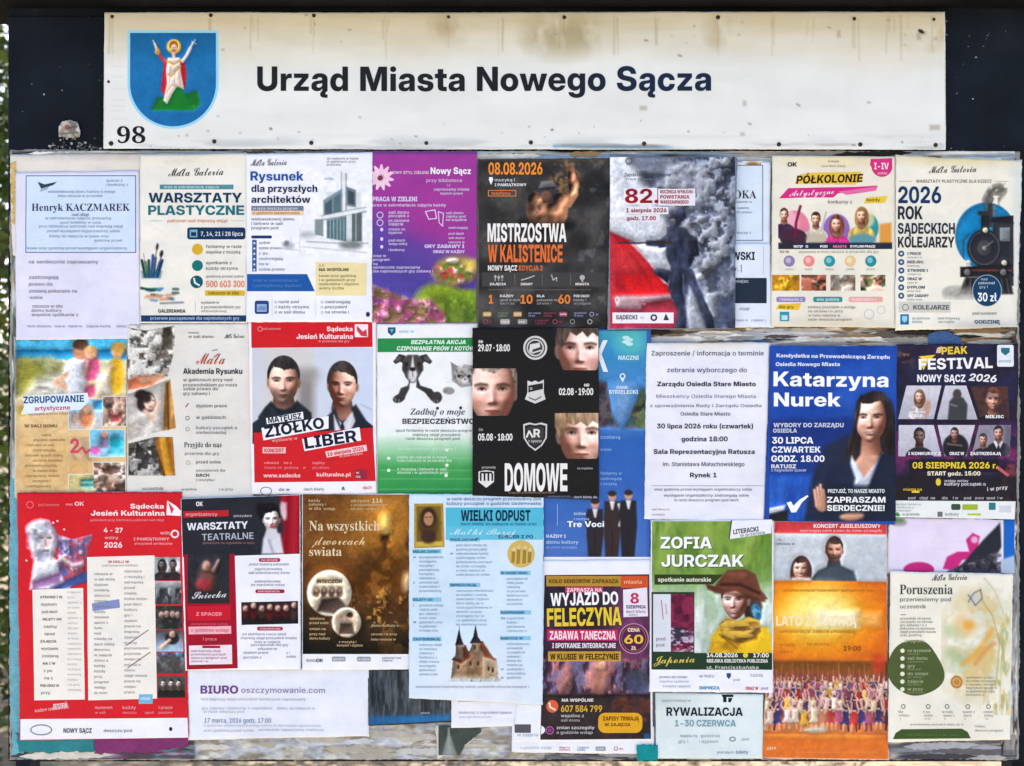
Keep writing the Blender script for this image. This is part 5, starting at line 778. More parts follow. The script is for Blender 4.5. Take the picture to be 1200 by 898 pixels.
recolor(p, 640, 740, (31, 32, 37), (24, 40, 66)); p.done()
sg.part('number').text('98', 140, 169.5, 19, (26, 26, 30), 'S', w=33).done()
SH = lambda k: [(155 - k, 41 - k), (255 + k, 41 - k), (255 + k, 100)] + [(205 + (50 + k) * math.cos(R(a)), 100 + (50 + k) * math.sin(R(a)) * 1.0) for a in range(6, 180, 6)] + [(155 - k, 100)]
em = sg.part('coat_of_arms').poly(SH(3), (150, 214, 238), 2)
sp = Pic(153, 40, 257, 152, (27, 108, 166), 1.4)
sp.grad([(0, (24, 96, 150)), (.4, (28, 112, 170)), (1, (24, 104, 164))]).noise(.05, 20, 4)
sp.blots([(36, 128, 52), (24, 110, 40)], 9, 4, .42, .1, 1, sp.m_poly([(180, 131), (186, 117), (196, 116), (203, 106), (212, 104), (219, 113), (233, 108), (237, 124), (230, 131)], 1.2))
sp.poly([(182, 131), (192, 119), (204, 108), (212, 104), (219, 112), (229, 131)], (22, 120, 42), .8)
sp.poly([(195, 73), (218, 72), (221, 88), (219, 106), (208, 100), (197, 118), (191, 108), (193, 88)], (186, 30, 42), .7)
sp.poly([(199, 70), (213, 70), (214, 86), (218, 107), (210, 103), (205, 110), (198, 124), (194, 120), (198, 100), (197, 84)], (242, 222, 212), .6)
for q in ([(203, 80), (201, 98), (197, 118)], [(207, 84), (207, 102)], [(211, 82), (214, 102)], [(200, 90), (211, 80)]): sp.line(q, .9, (196, 158, 146), .6, .8)
sp.line([(196, 73), (206, 78), (216, 72)], 2.2, (206, 166, 70), .6); sp.line([(214, 80), (203, 92), (199, 90)], 1.8, (206, 166, 70), .6); sp.line([(197, 112), (204, 102), (217, 105)], 1, (214, 176, 90), .5)
sp.line([(196, 75), (190, 68), (186, 59)], 3.6, (206, 60, 60), .7); sp.line([(187, 61), (184, 54)], 2.2, (236, 200, 170), .6); sp.line([(216, 74), (221, 67), (225, 59)], 3.6, (232, 220, 222), .7); sp.line([(225, 59), (228, 53)], 2.2, (236, 200, 170), .6)
sp.ell(187, 63, 3, 3.6, (216, 166, 62), soft=.7); sp.line([(182, 50), (186, 62)], 1, (226, 214, 160), .5); sp.line([(224, 60), (231, 49)], 1, (190, 214, 226), .5); sp.line([(227, 51), (232, 54)], 1, (190, 214, 226), .5)
sp.ell(206, 57, 8.4, 8.6, (226, 182, 62), soft=.6); sp.ell(206, 57, 6.6, 6.8, (240, 206, 106), soft=.6); sp.ell(206, 56, 5, 5.6, (150, 98, 48), soft=.7); sp.ell(206, 59, 3.4, 4.8, (232, 194, 170), soft=.6); sp.ell(206, 62.5, 2.6, 2.4, (150, 104, 62), soft=.7, al=.8)
sp.rect(204, 63.5, 208, 71, (222, 180, 156), .7)
for x in (204.6, 207.4): sp.ell(x, 58, .6, .5, (70, 44, 34), soft=.4, al=.8)
sp.line([(206, 58.6), (205.8, 60.6)], .5, (190, 140, 116), .4, .8); sp.photoize(3, .4, .7)
em.poly(SH(0), (27, 108, 166), 2.6).done()
sg.part('saint_figure', parent=em).photo(sp, z=3, clip=sp.m_poly(SH(0), .5) > .5).done()
# dome-headed fixings, one mesh each
SCR = None
M_SCREW = mat_ramp('rusty_screw', 300, [(.3, (30, 28, 28)), (.7, (62, 50, 40))], .6)
def screw_mesh():
    V, F = [], []; n = 12; rr = .0034
    for k, (a, b) in enumerate(((1, 0), (.96, .0008), (.7, .0018), (.3, .0022))):
        V += [(rr * a * math.cos(q * 6.2832 / n), -b, rr * a * math.sin(q * 6.2832 / n)) for q in range(n)]
    for k in range(3): F += [(k * n + q, k * n + (q + 1) % n, (k + 1) * n + (q + 1) % n, (k + 1) * n + q) for q in range(n)]
    F.append(tuple(range(3 * n, 4 * n))); me = bpy.data.meshes.new('screw'); me.from_pydata(V, [], F); me.materials.append(M_SCREW); me.update(); return me
SCR = screw_mesh()
for x, y, k in ((134, 22, .9), (249, 20.5, 1), (369, 20.5, 1), (526, 22, .8), (661, 22.5, 1), (840, 23, 1.1), (999, 24.5, .9), (1092, 25, .8), (130, 98, .7), (133, 170, 1.2), (253, 167.5, 1.1), (366, 169, 1.1),
                (500, 169, 1), (622, 168.5, 1.1), (754, 170, 1.1), (911, 171, 1.1), (1006, 171, 1.1), (1094, 171.5, 1.1)):
    wv = sg.world(np.array([[x, y]], float), np.array([1.]))[0]
    o = add_obj('screw', SCR, sg.o, tuple(wv)); o.scale = (k, 1, k)

# ================================================================ layer of old torn paper under everything
class Scrap(Thing):
    """a torn piece of paper with an irregular outline"""
    def __init__(s, name, label, cat, pts, col, layer, mat=None, rough=1.6, seed=1, mott=.12, group='torn scraps of old posters', kind=None, curl=None):
        s.layer = layer; s.mat = mat or M_TORN; s.curl = curl; s.wavy = True
        r = random.Random(seed); out = []
        for (ax, ay), (bx, by) in zip(pts, pts[1:] + pts[:1]):
            L = math.hypot(bx - ax, by - ay); n = max(int(L / 4), 1)
            for k in range(n):
                t = k / n; j = 0 if k == 0 else r.gauss(0, rough * .55)
                out.append((ax + (bx - ax) * t - (by - ay) / (L or 1) * j, ay + (by - ay) * t + (bx - ax) / (L or 1) * j))
        s.cx = sum(p[0] for p in out) / len(out); s.by = max(p[1] for p in out); s.base = -.004 - .0017 * layer
        s.loc = ((s.cx - 600) * S, s.base, (449 - s.by) * S + ZC)
        n = len(out); Fq = np.array(tessellate_polygon([[Vector((a, b, 0)) for a, b in out]])); V = np.array(out, float)
        V, C, L, Fq = subdivide(V, np.tile(np.asarray(col, float), (n, 1)), np.zeros(n), Fq, 5)
        rg = np.random.default_rng(seed); C = C * (1 + mott * rg.normal(0, 1, (len(V), 1)))
        W = s.world(V, L); ring = np.arange(n); back = W[:n].copy(); back[:, 1] += .0008; b0 = len(W) + ring; rn = np.roll(ring, -1); bn = np.roll(b0, -1)
        a, b, c = V[Fq[:, 0]], V[Fq[:, 1]], V[Fq[:, 2]]; cr = (b[:, 0] - a[:, 0]) * (c[:, 1] - a[:, 1]) - (b[:, 1] - a[:, 1]) * (c[:, 0] - a[:, 0])
        Fq = np.where((cr > 0)[:, None], Fq[:, ::-1], Fq)
        F = np.vstack([Fq, np.stack([ring, rn, bn], 1), np.stack([ring, bn, b0], 1)])
        s.o = add_obj(name, make_mesh(name, np.vstack([W, back]), F, np.clip(np.vstack([C, C[:n]]), 0, 255), s.mat), None, s.loc)
        tag(s.o, label, cat, group, kind)

old = Thing('old_paper_layer', 'thick grey crust of old torn paper covering the board between posters', 'old paper', [(13, 176.5), (1194, 178.5), (1193, 889), (12, 890)], (150, 146, 138), 0, M_TORN, ragged=1.6, seed=8, creases=0)
def strip(x0, y0, x1, y1, seed, cols, ax=5, ay=.5, base=(176, 174, 168)):
    q = Pic(x0, y0, x1, y1, base, 1.0)
    q.blots(cols, 12, seed, .52, .1, .95, None, ax, ay); q.noise(.28, 5, seed + 3, 3, ax, ay)
    old.part('torn_strip').photo(q, z=1).done()
G = [(120, 118, 112), (214, 208, 196), (66, 62, 58), (190, 186, 178), (44, 42, 42), (222, 220, 214)]
strip(742, 380, 1188, 414, 21, G + [(120, 96, 66)], 3, .5)
strip(14, 856, 230, 889, 22, [(70, 116, 122), (110, 66, 100), (140, 140, 148), (80, 72, 78), (110, 130, 124)], 3, .5, (120, 126, 126))
strip(228, 846, 640, 889, 23, [(190, 186, 174), (168, 162, 146), (196, 194, 186), (150, 142, 128), (178, 182, 188)], 2, .9, (178, 174, 164))
strip(638, 860, 1190, 889, 24, [(112, 114, 122), (146, 150, 158), (92, 90, 92), (160, 156, 148), (104, 106, 114)], 2.4, .6, (126, 126, 130))
def shreds(x0, x1, y0, y1, n, cols, seed, lmin=24, lmax=110):
    """ragged shreds of older posters still stuck to the board"""
    r = random.Random(seed)
    for i in range(n):
        L = r.uniform(lmin, lmax); x = r.uniform(x0, max(x1 - L, x0 + 1)); y = r.uniform(y0, y1); h = r.uniform(2.5, 8); up, dn = [], []; k = max(int(L / 3.2), 4); a = r.uniform(-.03, .03)
        for q in range(k + 1):
            e = min(q, k - q) / k * 6; e = min(e, 1); xx = x + L * q / k
            up.append((xx, y + a * (xx - x) - h * e * r.uniform(.35, .62))); dn.append((xx, y + a * (xx - x) + h * e * r.uniform(.35, .62) + .3))
        old.part('torn_shred').poly(up + dn[::-1], np.array(r.choice(cols)) * r.uniform(.9, 1.08), 2 + i % 9).done()
GG = [(206, 202, 192), (168, 164, 156), (92, 88, 84), (220, 218, 212), (52, 50, 50), (150, 128, 98), (186, 188, 194)]
shreds(744, 1186, 386, 405, 34, GG + [(84, 110, 150)], 3)
shreds(16, 225, 866, 887, 14, GG + [(70, 130, 136), (110, 62, 100)], 4)
shreds(230, 600, 854, 886, 30, [(208, 204, 194), (186, 180, 166), (214, 214, 212), (198, 192, 180), (172, 166, 152), (196, 200, 206)], 5, 16, 80)
shreds(640, 1186, 872, 887, 30, [(132, 134, 142), (164, 166, 172), (100, 98, 100), (186, 184, 178), (80, 78, 80)], 6)
shreds(16, 1180, 180, 185, 22, GG, 7, 30, 120)
strip(15, 184, 34, 886, 25, [(176, 198, 196), (206, 214, 208), (120, 140, 136), (186, 178, 150), (90, 96, 90)], .8, 3, (184, 196, 192))
strip(1172, 186, 1191, 886, 26, [(130, 136, 140), (186, 186, 184), (92, 70, 60), (150, 158, 164), (70, 64, 60), (206, 204, 198)], .6, 2.4, (150, 152, 154))
strip(15, 178, 1188, 196, 27, G + [(150, 170, 186)], 8, .4, (190, 188, 180))
# ================================================================ the posters
GP = 'posters pasted on the noticeboard'
WH = (240, 242, 248)
def sig(p, x0, x1, y, col, cap=9, words='Mala Galeria'):
    """handwritten gallery name"""
    p.text(words, x0, y, cap, col, 'C', w=x1 - x0, shear=.12, rot=1.5)
    k = x0 + (x1 - x0) * (.245 if len(words) > 5 else .62); p.line([(k - 2, y - cap * .45), (k + 2.4, y - cap * .8)], .9, col, 6.5)
    return p
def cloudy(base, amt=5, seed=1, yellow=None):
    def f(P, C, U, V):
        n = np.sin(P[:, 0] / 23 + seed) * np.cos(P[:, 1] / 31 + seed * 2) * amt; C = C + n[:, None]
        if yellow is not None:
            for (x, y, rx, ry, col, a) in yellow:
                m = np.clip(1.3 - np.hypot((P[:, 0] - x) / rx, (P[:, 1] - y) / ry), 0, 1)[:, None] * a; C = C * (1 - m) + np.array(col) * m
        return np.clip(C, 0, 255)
    return f
def logos(p, x0, x1, y, h, seed, cols=((60, 64, 72), (110, 114, 122), (180, 50, 60), (70, 90, 130)), n=5):
    r = random.Random(seed); x = x0
    for i in range(n):
        wd = (x1 - x0) / n; c = r.choice(cols); k = r.random()
        if k < .35: p.rrect(x, y, x + wd * .55, y + h, h * .25, c, 4); p.greek(x + 1.5, y + h * .68, x + wd * .5, h * .34, (236, 236, 240), z=6)
        elif k < .6: p.ring(x + h * .5, y + h * .5, h * .5, h * .16, c, 4, 16); p.greek(x + h * 1.3, y + h * .75, x + wd * .8, h * .42, c)
        else: p.greek(x, y + h * .45, x + wd * .8, h * .36, c); p.greek(x, y + h, x + wd * .6, h * .36, c)
        x += wd
    return p

# ---- row one -------------------------------------------------------------------------------------------
# old cream sheet behind the obituary
old1 = Thing('blank_sheet', 'old cream sheet whose top edge shows above the obituary notice', 'paper', [(13, 182), (290, 180), (290, 300), (16, 300)], (226, 222, 212), 1, seed=31, tint=cloudy(0, 5, 2, [(150, 184, 170, 6, (196, 190, 186), .7)]), ragged=1.0)
Scrap('torn_paper_scrap', 'narrow yellowed strip of torn paper along left edge of obituary notice', 'paper scrap', [(14, 192), (20, 190), (22, 262), (17, 264)], (206, 176, 110), 2, seed=4, mott=.05)

t = Thing('obituary_notice', 'pale lavender obituary notice with framed blue panel and a serif name in bold', 'notice', [(20, 203), (165, 201), (166, 397), (21, 399)], (222, 222, 240), 2, seed=32, group=GP, tint=cloudy(0, 4, 1), curl=lambda x, y: .0022 * np.clip((y - 370) / 28, 0, 1) ** 2 * np.clip((60 - x) / 40, 0, 1))
p = t.part('framed_panel').rect(32, 206.5, 161, 297, (74, 92, 134), 1).rect(33, 207.5, 160, 296, (206, 224, 244), 2)
p.poly([(46, 214), (54, 217), (69, 214), (64, 218), (50, 222)], (52, 66, 84), 4).poly([(52, 219), (62, 217), (57, 223), (48, 226)], (150, 176, 200), 3).done()
p = t.part('name_line').text('Henryk KACZMAREK', 39, 248, 8.6, (44, 54, 84), 'S', w=115); p.done()
p = t.part('body_text')
c = (128, 140, 168)
for x0, x1, y in ((58, 137, 227), (70, 122, 232), (55, 140, 258), (72, 120, 263), (48, 150, 267.5), (58, 142, 273), (60, 138, 279), (112, 150, 284), (34, 158, 293), (126, 152, 214), (126, 152, 219)): p.greek(x0, y, x1, 2.6, c)
p.greek(86, 254, 106, 2.8, (90, 100, 130))
c = (120, 118, 136)
for x0, x1, y, h in ((36, 42, 309.5, 3.4), (45, 122, 309.5, 3.4), (36, 75, 327.5, 3.4), (36, 67, 335.5, 3.4), (36, 92, 343.5, 3.4), (37, 62, 351, 3.2), (40, 84, 361, 3), (39, 80, 366, 3), (39, 94, 371, 3)): p.greek(x0, y, x1, h, c)
for x0, x1 in ((34, 62), (66, 78), (82, 98), (103, 134), (138, 153)): p.greek(x0, 384, x1, 2.4, (140, 136, 158))
p.done()

t = Thing('workshop_poster', 'cream art workshop poster with teal heading and a pot of paint brushes', 'poster', [(166, 183), (292, 181), (291, 379), (166, 379)], (236, 233, 222), 3, seed=33, group=GP, tint=cloudy(0, 4, 3, [(230, 186, 60, 12, (226, 216, 190), .5)]))
p = sig(t.part('signature'), 199, 263, 208, (34, 34, 40), 10.5); p.done()
p = t.part('headline').rect(189, 217.5, 275, 223, (78, 142, 150), 2).greek(194, 221.8, 270, 2.6, (200, 226, 228)).text('WARSZTATY', 176, 238.5, 11.4, (22, 62, 92), 'B', w=109).text('PLASTYCZNE', 175.5, 253, 11.2, (24, 112, 122), 'B', w=112)
p.greek(198, 261.5, 268, 3, (214, 132, 92)); p.rect(177, 259.5, 192, 260.2, (150, 190, 190)).rect(272, 259.5, 287, 260.2, (150, 190, 190)).done()
p = t.part('date_banner').rrect(221, 267.5, 289, 281.5, 3, (26, 52, 88), 2).rect(224, 270, 233, 279, (120, 170, 190), 4).rect(225.5, 273, 231.5, 277.5, (26, 52, 88), 5).text('7, 14, 21 i 28 lipca', 237, 277.3, 4.8, (232, 236, 242), 'M', w=49); p.done()
p = t.part('schedule').ell(233, 293, 6.4, 6.4, (212, 170, 44), 2).ell(233, 312, 6.4, 6.4, (22, 116, 112), 2).ell(232, 331, 7.4, 7.4, (20, 92, 104), 2)
p.line([(229, 327), (230, 332), (235, 335)], 2, (220, 236, 236), 4)
for y in (291.5, 298, 310.5, 317): p.greek(243, y, 286 - (y % 3) * 3, 3, (90, 92, 96))
p.greek(243, 326, 287, 2.5, (120, 122, 124)); p.text('500 603 300', 243, 337.3, 7.6, (226, 138, 104), 'B', w=45).rect(242, 341, 288, 347.3, (216, 178, 52), 2).greek(246, 345.8, 285, 3, (110, 84, 20)).done()
b = Pic(166, 284, 197, 329, (234, 232, 222))
for i, (x, y, cc) in enumerate(((168, 306, (30, 60, 50)), (172, 308, (40, 110, 80)), (176, 306, (24, 70, 60)), (181, 300, (40, 80, 150)), (184, 303, (30, 60, 120)), (189, 308, (50, 120, 190)), (192, 306, (20, 50, 90)))): b.line([(172 + i * 2.4, 325), (x, y)], 3.2, cc)
b.line([(181, 320), (186, 290)], 1.3, (120, 100, 70)); b.ell(186, 290, 1.5, 4, (40, 40, 46), 8); b.line([(184, 322), (192, 298)], 1.4, (60, 60, 70)); b.ell(191, 298, 2, 4, (30, 30, 40), 15); b.line([(173, 320), (170, 298)], 1, (150, 140, 110)); b.poly([(167, 318), (192, 318), (190, 327), (168, 327)], (40, 90, 110), 1, .55)
d = Pic(166, 334, 220, 360, (234, 232, 222)); r = random.Random(3)
for i in range(22): x, y = r.uniform(170, 208), r.uniform(339, 352); d.line([(x, y), (x + r.uniform(4, 9), y + r.uniform(-1, 1))], 3, r.choice([(36, 110, 120), (40, 120, 90), (226, 150, 110), (60, 130, 190), (214, 190, 170), (50, 90, 84)]), .8, .85)
d.line([(190, 356), (216, 355)], 2, (120, 126, 130), 1); d.line([(166, 338), (182, 341)], 3, (36, 70, 64), .8)
p = t.part('brush_picture').photo(b).photo(d).done()
p = t.part('footer').rect(167, 370, 290.5, 377.5, (28, 62, 104), 2).greek(178, 375, 282, 2.8, (180, 200, 220)).text('GALERIANSA', 187, 367, 4, (50, 52, 56), 'B', w=32).rect(230, 354, 230.6, 366, (170, 170, 168)).greek(237, 356.5, 258, 2.6, (110, 112, 114)).greek(237, 362, 283, 2.8, (110, 112, 114)).greek(237, 366.5, 270, 2.4, (140, 142, 144)); p.done()

t = Thing('workshop_poster', 'white drawing course poster with pencil sketch of a flat-roofed modern building', 'poster', [(290, 182), (437, 180), (437, 378), (290, 378)], (238, 240, 247), 4, seed=34, group=GP, tint=cloudy(0, 3, 4))
sig(t.part('signature'), 295, 337, 196, (44, 44, 52), 9).done()
t.part('headline').text('Rysunek', 295, 213, 10.8, (30, 82, 164), 'B', w=62).text('dla przyszłych', 296, 226.3, 8.4, (30, 42, 76), 'B', w=77).text('architektów', 296, 239, 8.4, (30, 42, 76), 'B', w=69).done()
p = t.part('body_text').rect(296, 242.5, 357, 248, (112, 122, 144), 2).rect(296, 248, 357, 253.5, (240, 202, 170), 2).greek(298, 246.8, 350, 2.6, (220, 224, 232)).greek(298, 252.3, 352, 2.6, (160, 120, 90))
p.para(296, 259.5, 352, 3, 5.2, 2.8, (110, 116, 130)); p.para(384, 188.5, 424, 3, 3.6, 2.2, (120, 124, 132)); p.rrect(296, 277, 320, 280.5, 1.5, (36, 58, 106), 2).rect(297, 282, 302.3, 319, (64, 96, 150), 2)
for k in range(6): p.greek(305, 287 + 6.2 * k, 318 + (k * 37 % 24), 2.8, (120, 128, 146)); p.ell(299.6, 286 + 6.2 * k, 1.3, 1.3, (200, 214, 234), 4, 10)
p.greek(381, 212, 392, 2.4, (140, 170, 200)).done()
b = Pic(352, 200, 437, 302, (238, 240, 246), 1.2)
b.rect(383, 226, 424, 248, (214, 220, 224), .8); b.rect(401, 203, 406.5, 280, (228, 230, 232), .8); b.line([(406.5, 205), (406.5, 280)], 1.2, (120, 130, 136)); b.line([(401, 203), (401, 280)], .8, (140, 148, 154))
b.poly([(380, 236), (402, 222), (402, 250), (380, 254)], (124, 142, 150), .8); b.poly([(382, 240), (390, 234), (390, 252), (382, 253)], (70, 96, 104)); b.poly([(392, 233), (400, 228), (400, 250), (392, 251)], (88, 112, 120))
b.poly([(407, 220), (418, 224), (418, 244), (407, 242)], (110, 124, 130), .8); b.poly([(409, 224), (416, 227), (416, 241), (409, 240)], (64, 80, 86))
b.poly([(378, 254), (402, 249), (430, 244), (430, 249), (402, 255), (378, 259)], (226, 230, 232), .7); b.line([(378, 259), (402, 255), (430, 249)], .9, (90, 98, 104)); b.line([(378, 254), (402, 249), (430, 244)], .7, (120, 126, 132))
b.poly([(384, 259), (407, 255), (407, 284), (384, 280)], (86, 116, 122), .8); b.poly([(413, 252), (425, 250), (425, 284), (413, 284)], (92, 104, 108), .8); b.poly([(407, 254), (413, 252), (413, 284), (407, 284)], (216, 220, 222), .6)
for x in (388, 392, 396, 400, 404): b.line([(x, 258), (x, 282)], .6, (190, 206, 210), .5)
b.line([(418, 251), (418, 284)], .8, (200, 206, 208)); b.poly([(370, 258), (380, 258), (380, 278), (370, 276)], (130, 146, 148), .8)
b.ell(412, 288, 13, 5, (96, 108, 104), 0, 3, .8); b.ell(362, 276, 9, 4, (150, 158, 158), 0, 3, .6); b.line([(355, 290), (430, 297)], 1, (180, 184, 190), 1); b.line([(360, 284), (396, 286), (432, 286)], .8, (130, 136, 142), .8); b.noise(.07, 5, 3)
d = Pic(330, 278, 353, 298, (238, 240, 246)); d.ell(339, 288, 7, 4.5, (150, 158, 166), 10, 2, .7).ell(337, 286, 3, 3, (96, 104, 112), 0, 1.4, .8).line([(331, 292), (350, 294)], 1, (170, 176, 184)).noise(.08, 4, 4)
t.part('building_drawing').photo(b).photo(d).done()
t.part('blue_banner').poly([(291, 322), (361, 322), (370, 342), (291, 342)], (34, 88, 162), 2).greek(298, 331, 350, 3, (84, 128, 188)).greek(298, 337, 356, 3, (84, 128, 188)).done()
p = t.part('yellow_note').poly([(371, 308), (431, 309), (430, 347), (371, 347)], (236, 221, 166), 3).greek(375, 313, 388, 2.4, (120, 110, 76)).greek(375, 318.5, 418, 3.4, (70, 66, 50), wt=.6); p.para(375, 325.5, 424, 4, 4.8, 2.6, (120, 112, 84)).done()
p = t.part('footer').rrect(300, 353, 316.5, 368.5, 2.5, (36, 66, 124), 2).rect(302.5, 357, 314, 366, (150, 176, 214), 4).text('LIPIEC', 303.3, 364, 4, (36, 66, 124), 'M', w=10)
for x in (320, 371): p.rect(x, 350, x + .6, 372, (196, 200, 210))
for x in (328, 382):
    for k in range(3): p.greek(x, 356 + 6 * k, x + 30 + (k * 23 % 9), 2.9, (100, 106, 120)); p.ring(x - 3.5, 354.6 + 6 * k, 1.6, .5, (110, 120, 150), 4, 10)
p.ell(432, 369, 2.4, 3, (60, 40, 110), 4).done()

t = Thing('event_poster', 'purple poster with white daisy above and pink flower beds at the bottom', 'poster', [(437, 178), (559, 179), (558, 379), (436, 379)], (150, 70, 160), 3, M_GLOSS, seed=35, group=GP)
b = Pic(437, 178.5, 558.5, 378.5)
u = np.clip((b.Y - 178) / 200 * 1.05 + (450 - b.X) / 420, 0, 1)
b.a = np.stack([np.interp(u, [0, .34, .5, .7, 1], k) for k in ((158, 152, 96, 78, 84), (58, 54, 66, 66, 72), (150, 148, 152, 150, 160))], -1)
b.mix(b.m_ell(505, 236, 34, 40, soft=18), (156, 56, 146), .75); b.rect(437, 178, 559, 182, (104, 60, 130), 1.2)
b.blots([(206, 118, 150), (176, 84, 116), (222, 160, 176), (140, 60, 90)], 9, 31, .5, .14, .95, np.clip((b.Y - 346 - 10 * np.sin((b.X - 437) / 22)) / 8, 0, 1) * np.clip((526 - b.X) / 10, 0, 1))
b.ell(516, 356, 30, 24, (136, 158, 40), 0, 5); b.rect(520, 340, 559, 379, (128, 160, 42), 3); b.rect(524, 360, 559, 379, (92, 120, 44), 4, .7); b.blots([(70, 96, 34)], 8, 7, .56, .1, .6, b.m_ell(530, 368, 34, 18, soft=6))
b.blots([(196, 112, 148), (226, 168, 186), (150, 70, 110), (120, 96, 60)], 8, 52, .5, .12, .95, b.m_poly([(437, 336), (462, 344), (480, 352), (505, 352), (520, 368), (524, 379), (437, 379)], 3))
b.ell(536, 316, 25, 15, (150, 138, 60), 0, 5); b.blots([(224, 122, 110), (240, 196, 190), (190, 70, 60), (110, 130, 50)], 7, 77, .5, .12, .95, b.m_ell(532, 320, 24, 13, soft=4)); b.ell(531, 306, 7, 3, (238, 226, 200), 0, 1.5)
b.rect(546, 306, 559, 318, (206, 186, 80), 4, .8); b.noise(.05, 30, 4)
b.photoize(3, .9, 1.6, np.clip((b.Y - 300 - np.clip(520 - b.X, 0, 30)) / 8, 0, 1)); t.part('flower_picture').photo(b).done()
p = t.part('daisy')
for k in range(11):
    a = k * 6.2832 / 11 + .2; ca, sa = math.cos(a), math.sin(a); x, y = 447 + 8 * ca, 209 + 8 * sa
    p.poly([(447 + 2 * ca, 209 + 2 * sa), (x + 3 * -sa, y + 3 * ca), (447 + 15 * ca - sa, 209 + 15 * sa + ca), (447 + 15.4 * ca + sa, 209 + 15.4 * sa - ca), (x + 3 * sa, y - 3 * ca)], (238, 196 + 3 * (k % 4), 222), 2 + .1 * k)
p.ell(446, 210, 3, 3, (120, 60, 60), 5).done()
t.part('headline').text('Nowy Sącz', 505, 205.2, 7.8, (246, 240, 248), 'B', w=47).text('NOWY STYL ZIELENI', 458, 205, 3.2, (236, 214, 240), 'M', w=45).greek(500, 214.5, 556, 3.2, (226, 190, 230)).greek(524, 219.5, 538, 2.2, (220, 190, 226)).done()
p = t.part('body_text'); c = (222, 206, 236); p.text('PRACA W ZIELENI', 437.5, 237, 5.4, c, 'B', w=52)
for x0, x1, y, h, wt in ((509, 550, 224.5, 2.6, .4), (516, 545, 229, 2.2, .4), (437.5, 523, 243, 2.8, .4), (438, 454, 302, 2.6, .4), (438, 462, 306.5, 2.6, .4), (438, 449, 311.5, 2.6, .4), (438, 494, 315.5, 2.6, .4), (438, 508, 320, 2.6, .4), (498, 548, 291.5, 4, .55), (508, 545, 297.5, 3.4, .55)): p.greek(x0, y, x1, h, c, wt=wt)
for y in (251.5, 255.5, 261, 265): p.greek(456, y, 480, 2.8, c)
for y in (271, 275, 284, 288, 295): p.greek(456, y, 478 - y % 4, 2.4, c)
for y in (252, 256, 260): p.greek(523, y, 549, 2.4, c)
for y in (269, 276, 281, 286): p.greek(526, y, 549, 2.2, c)
for y in (253, 262): p.ring(446, y, 4, .9, c, 4, 12)
for y in (270, 281, 290): p.ell(448, y, 1.8, 2.2, c, 4, 10)
p.line([(499, 249), (510, 247), (512, 257), (503, 258), (499, 249)], 1.1, c).line([(514, 249), (520, 251), (519, 266), (515, 262), (514, 249)], 1, c).done()

t = Thing('event_poster', 'dark grey poster of a muscular athlete with orange and white calisthenics heading', 'poster', [(561, 188), (715, 187), (713, 385), (562, 385)], (50, 48, 47), 4, M_GLOSS, seed=36, group=GP)
b = Pic(561.5, 188, 713.5, 384.5, (46, 45, 44))
b.blots([(64, 62, 61), (34, 33, 33), (84, 82, 80)], 34, 14, .56, .22, .7); b.blots([(104, 102, 100)], 12, 91, .68, .08, .5, np.clip((b.X - 650) / 40, 0, 1)); b.noise(.16, 8, 5)
b.rect(561, 187, 715, 190, (90, 66, 40), 1.2, .7)
sk = (150, 104, 76)
m = np.maximum.reduce([b.m_poly([(617, 250), (619, 236), (627, 229), (637, 240), (648, 238), (659, 229), (666, 240), (664, 256), (658, 268), (624, 268)], 1.4), b.m_ell(627, 236, 9, 10, -20, 1), b.m_ell(656, 236, 9, 9, 20, 1),
    b.m_poly([(653, 238), (664, 230), (671, 216), (677, 214), (677, 230), (668, 244), (658, 246)], 1.2), b.m_ell(672, 219, 6, 9, 15, 1), b.m_poly([(668, 222), (665, 208), (666, 200), (671, 199), (675, 208), (676, 220)], 1), b.m_ell(668, 200, 4.6, 5, 0, .9)])
b.mix(m, sk); hf = blur2(m, 5) + .25 * vnoise(b.h, b.w, 9, 5, 3) + .5 * (b.m_ell(632, 246, 7, 6, soft=3) + b.m_ell(650, 246, 7, 6, soft=3) + b.m_ell(627, 235, 6, 7, soft=3) + b.m_ell(657, 235, 6, 6, soft=3) + b.m_ell(671, 222, 4, 7, 15, 2) + b.m_ell(669, 210, 3, 6, 0, 2) + .6 * b.m_ell(636, 258, 5, 4, soft=2) + .6 * b.m_ell(647, 258, 5, 4, soft=2))
gy, gx = np.gradient(blur2(hf, 1.0)); b.a = b.a * (1 - m[..., None]) + np.clip(np.asarray(sk) * (1 + 5.2 * (-gx - gy * .8))[..., None], 20, 246) * m[..., None]
b.ell(641, 225, 10, 11, (58, 56, 60), 0, 1); b.poly([(630, 224), (634, 214), (648, 213), (653, 222), (646, 220), (636, 222)], (104, 102, 108), 1); b.ell(640, 231, 6, 6, (120, 82, 62), 0, 1.4); b.line([(632, 223), (650, 221)], 2, (36, 34, 38), 1)
b.blots([(54, 44, 40)], 5, 8, .6, .06, .6, m * b.m_ell(628, 240, 12, 14, soft=3)); b.mul(np.clip((b.Y - 254) / 10, 0, 1) * b.m_ell(641, 262, 34, 14, soft=4), (.35, .35, .36)); b.blots([(200, 140, 70), (150, 110, 80)], 6, 44, .64, .06, .5, b.m_ell(664, 212, 18, 22, soft=6) * (1 - m))
b.photoize(4, .5); t.part('athlete_picture').photo(b).done()
OR = (232, 130, 48)
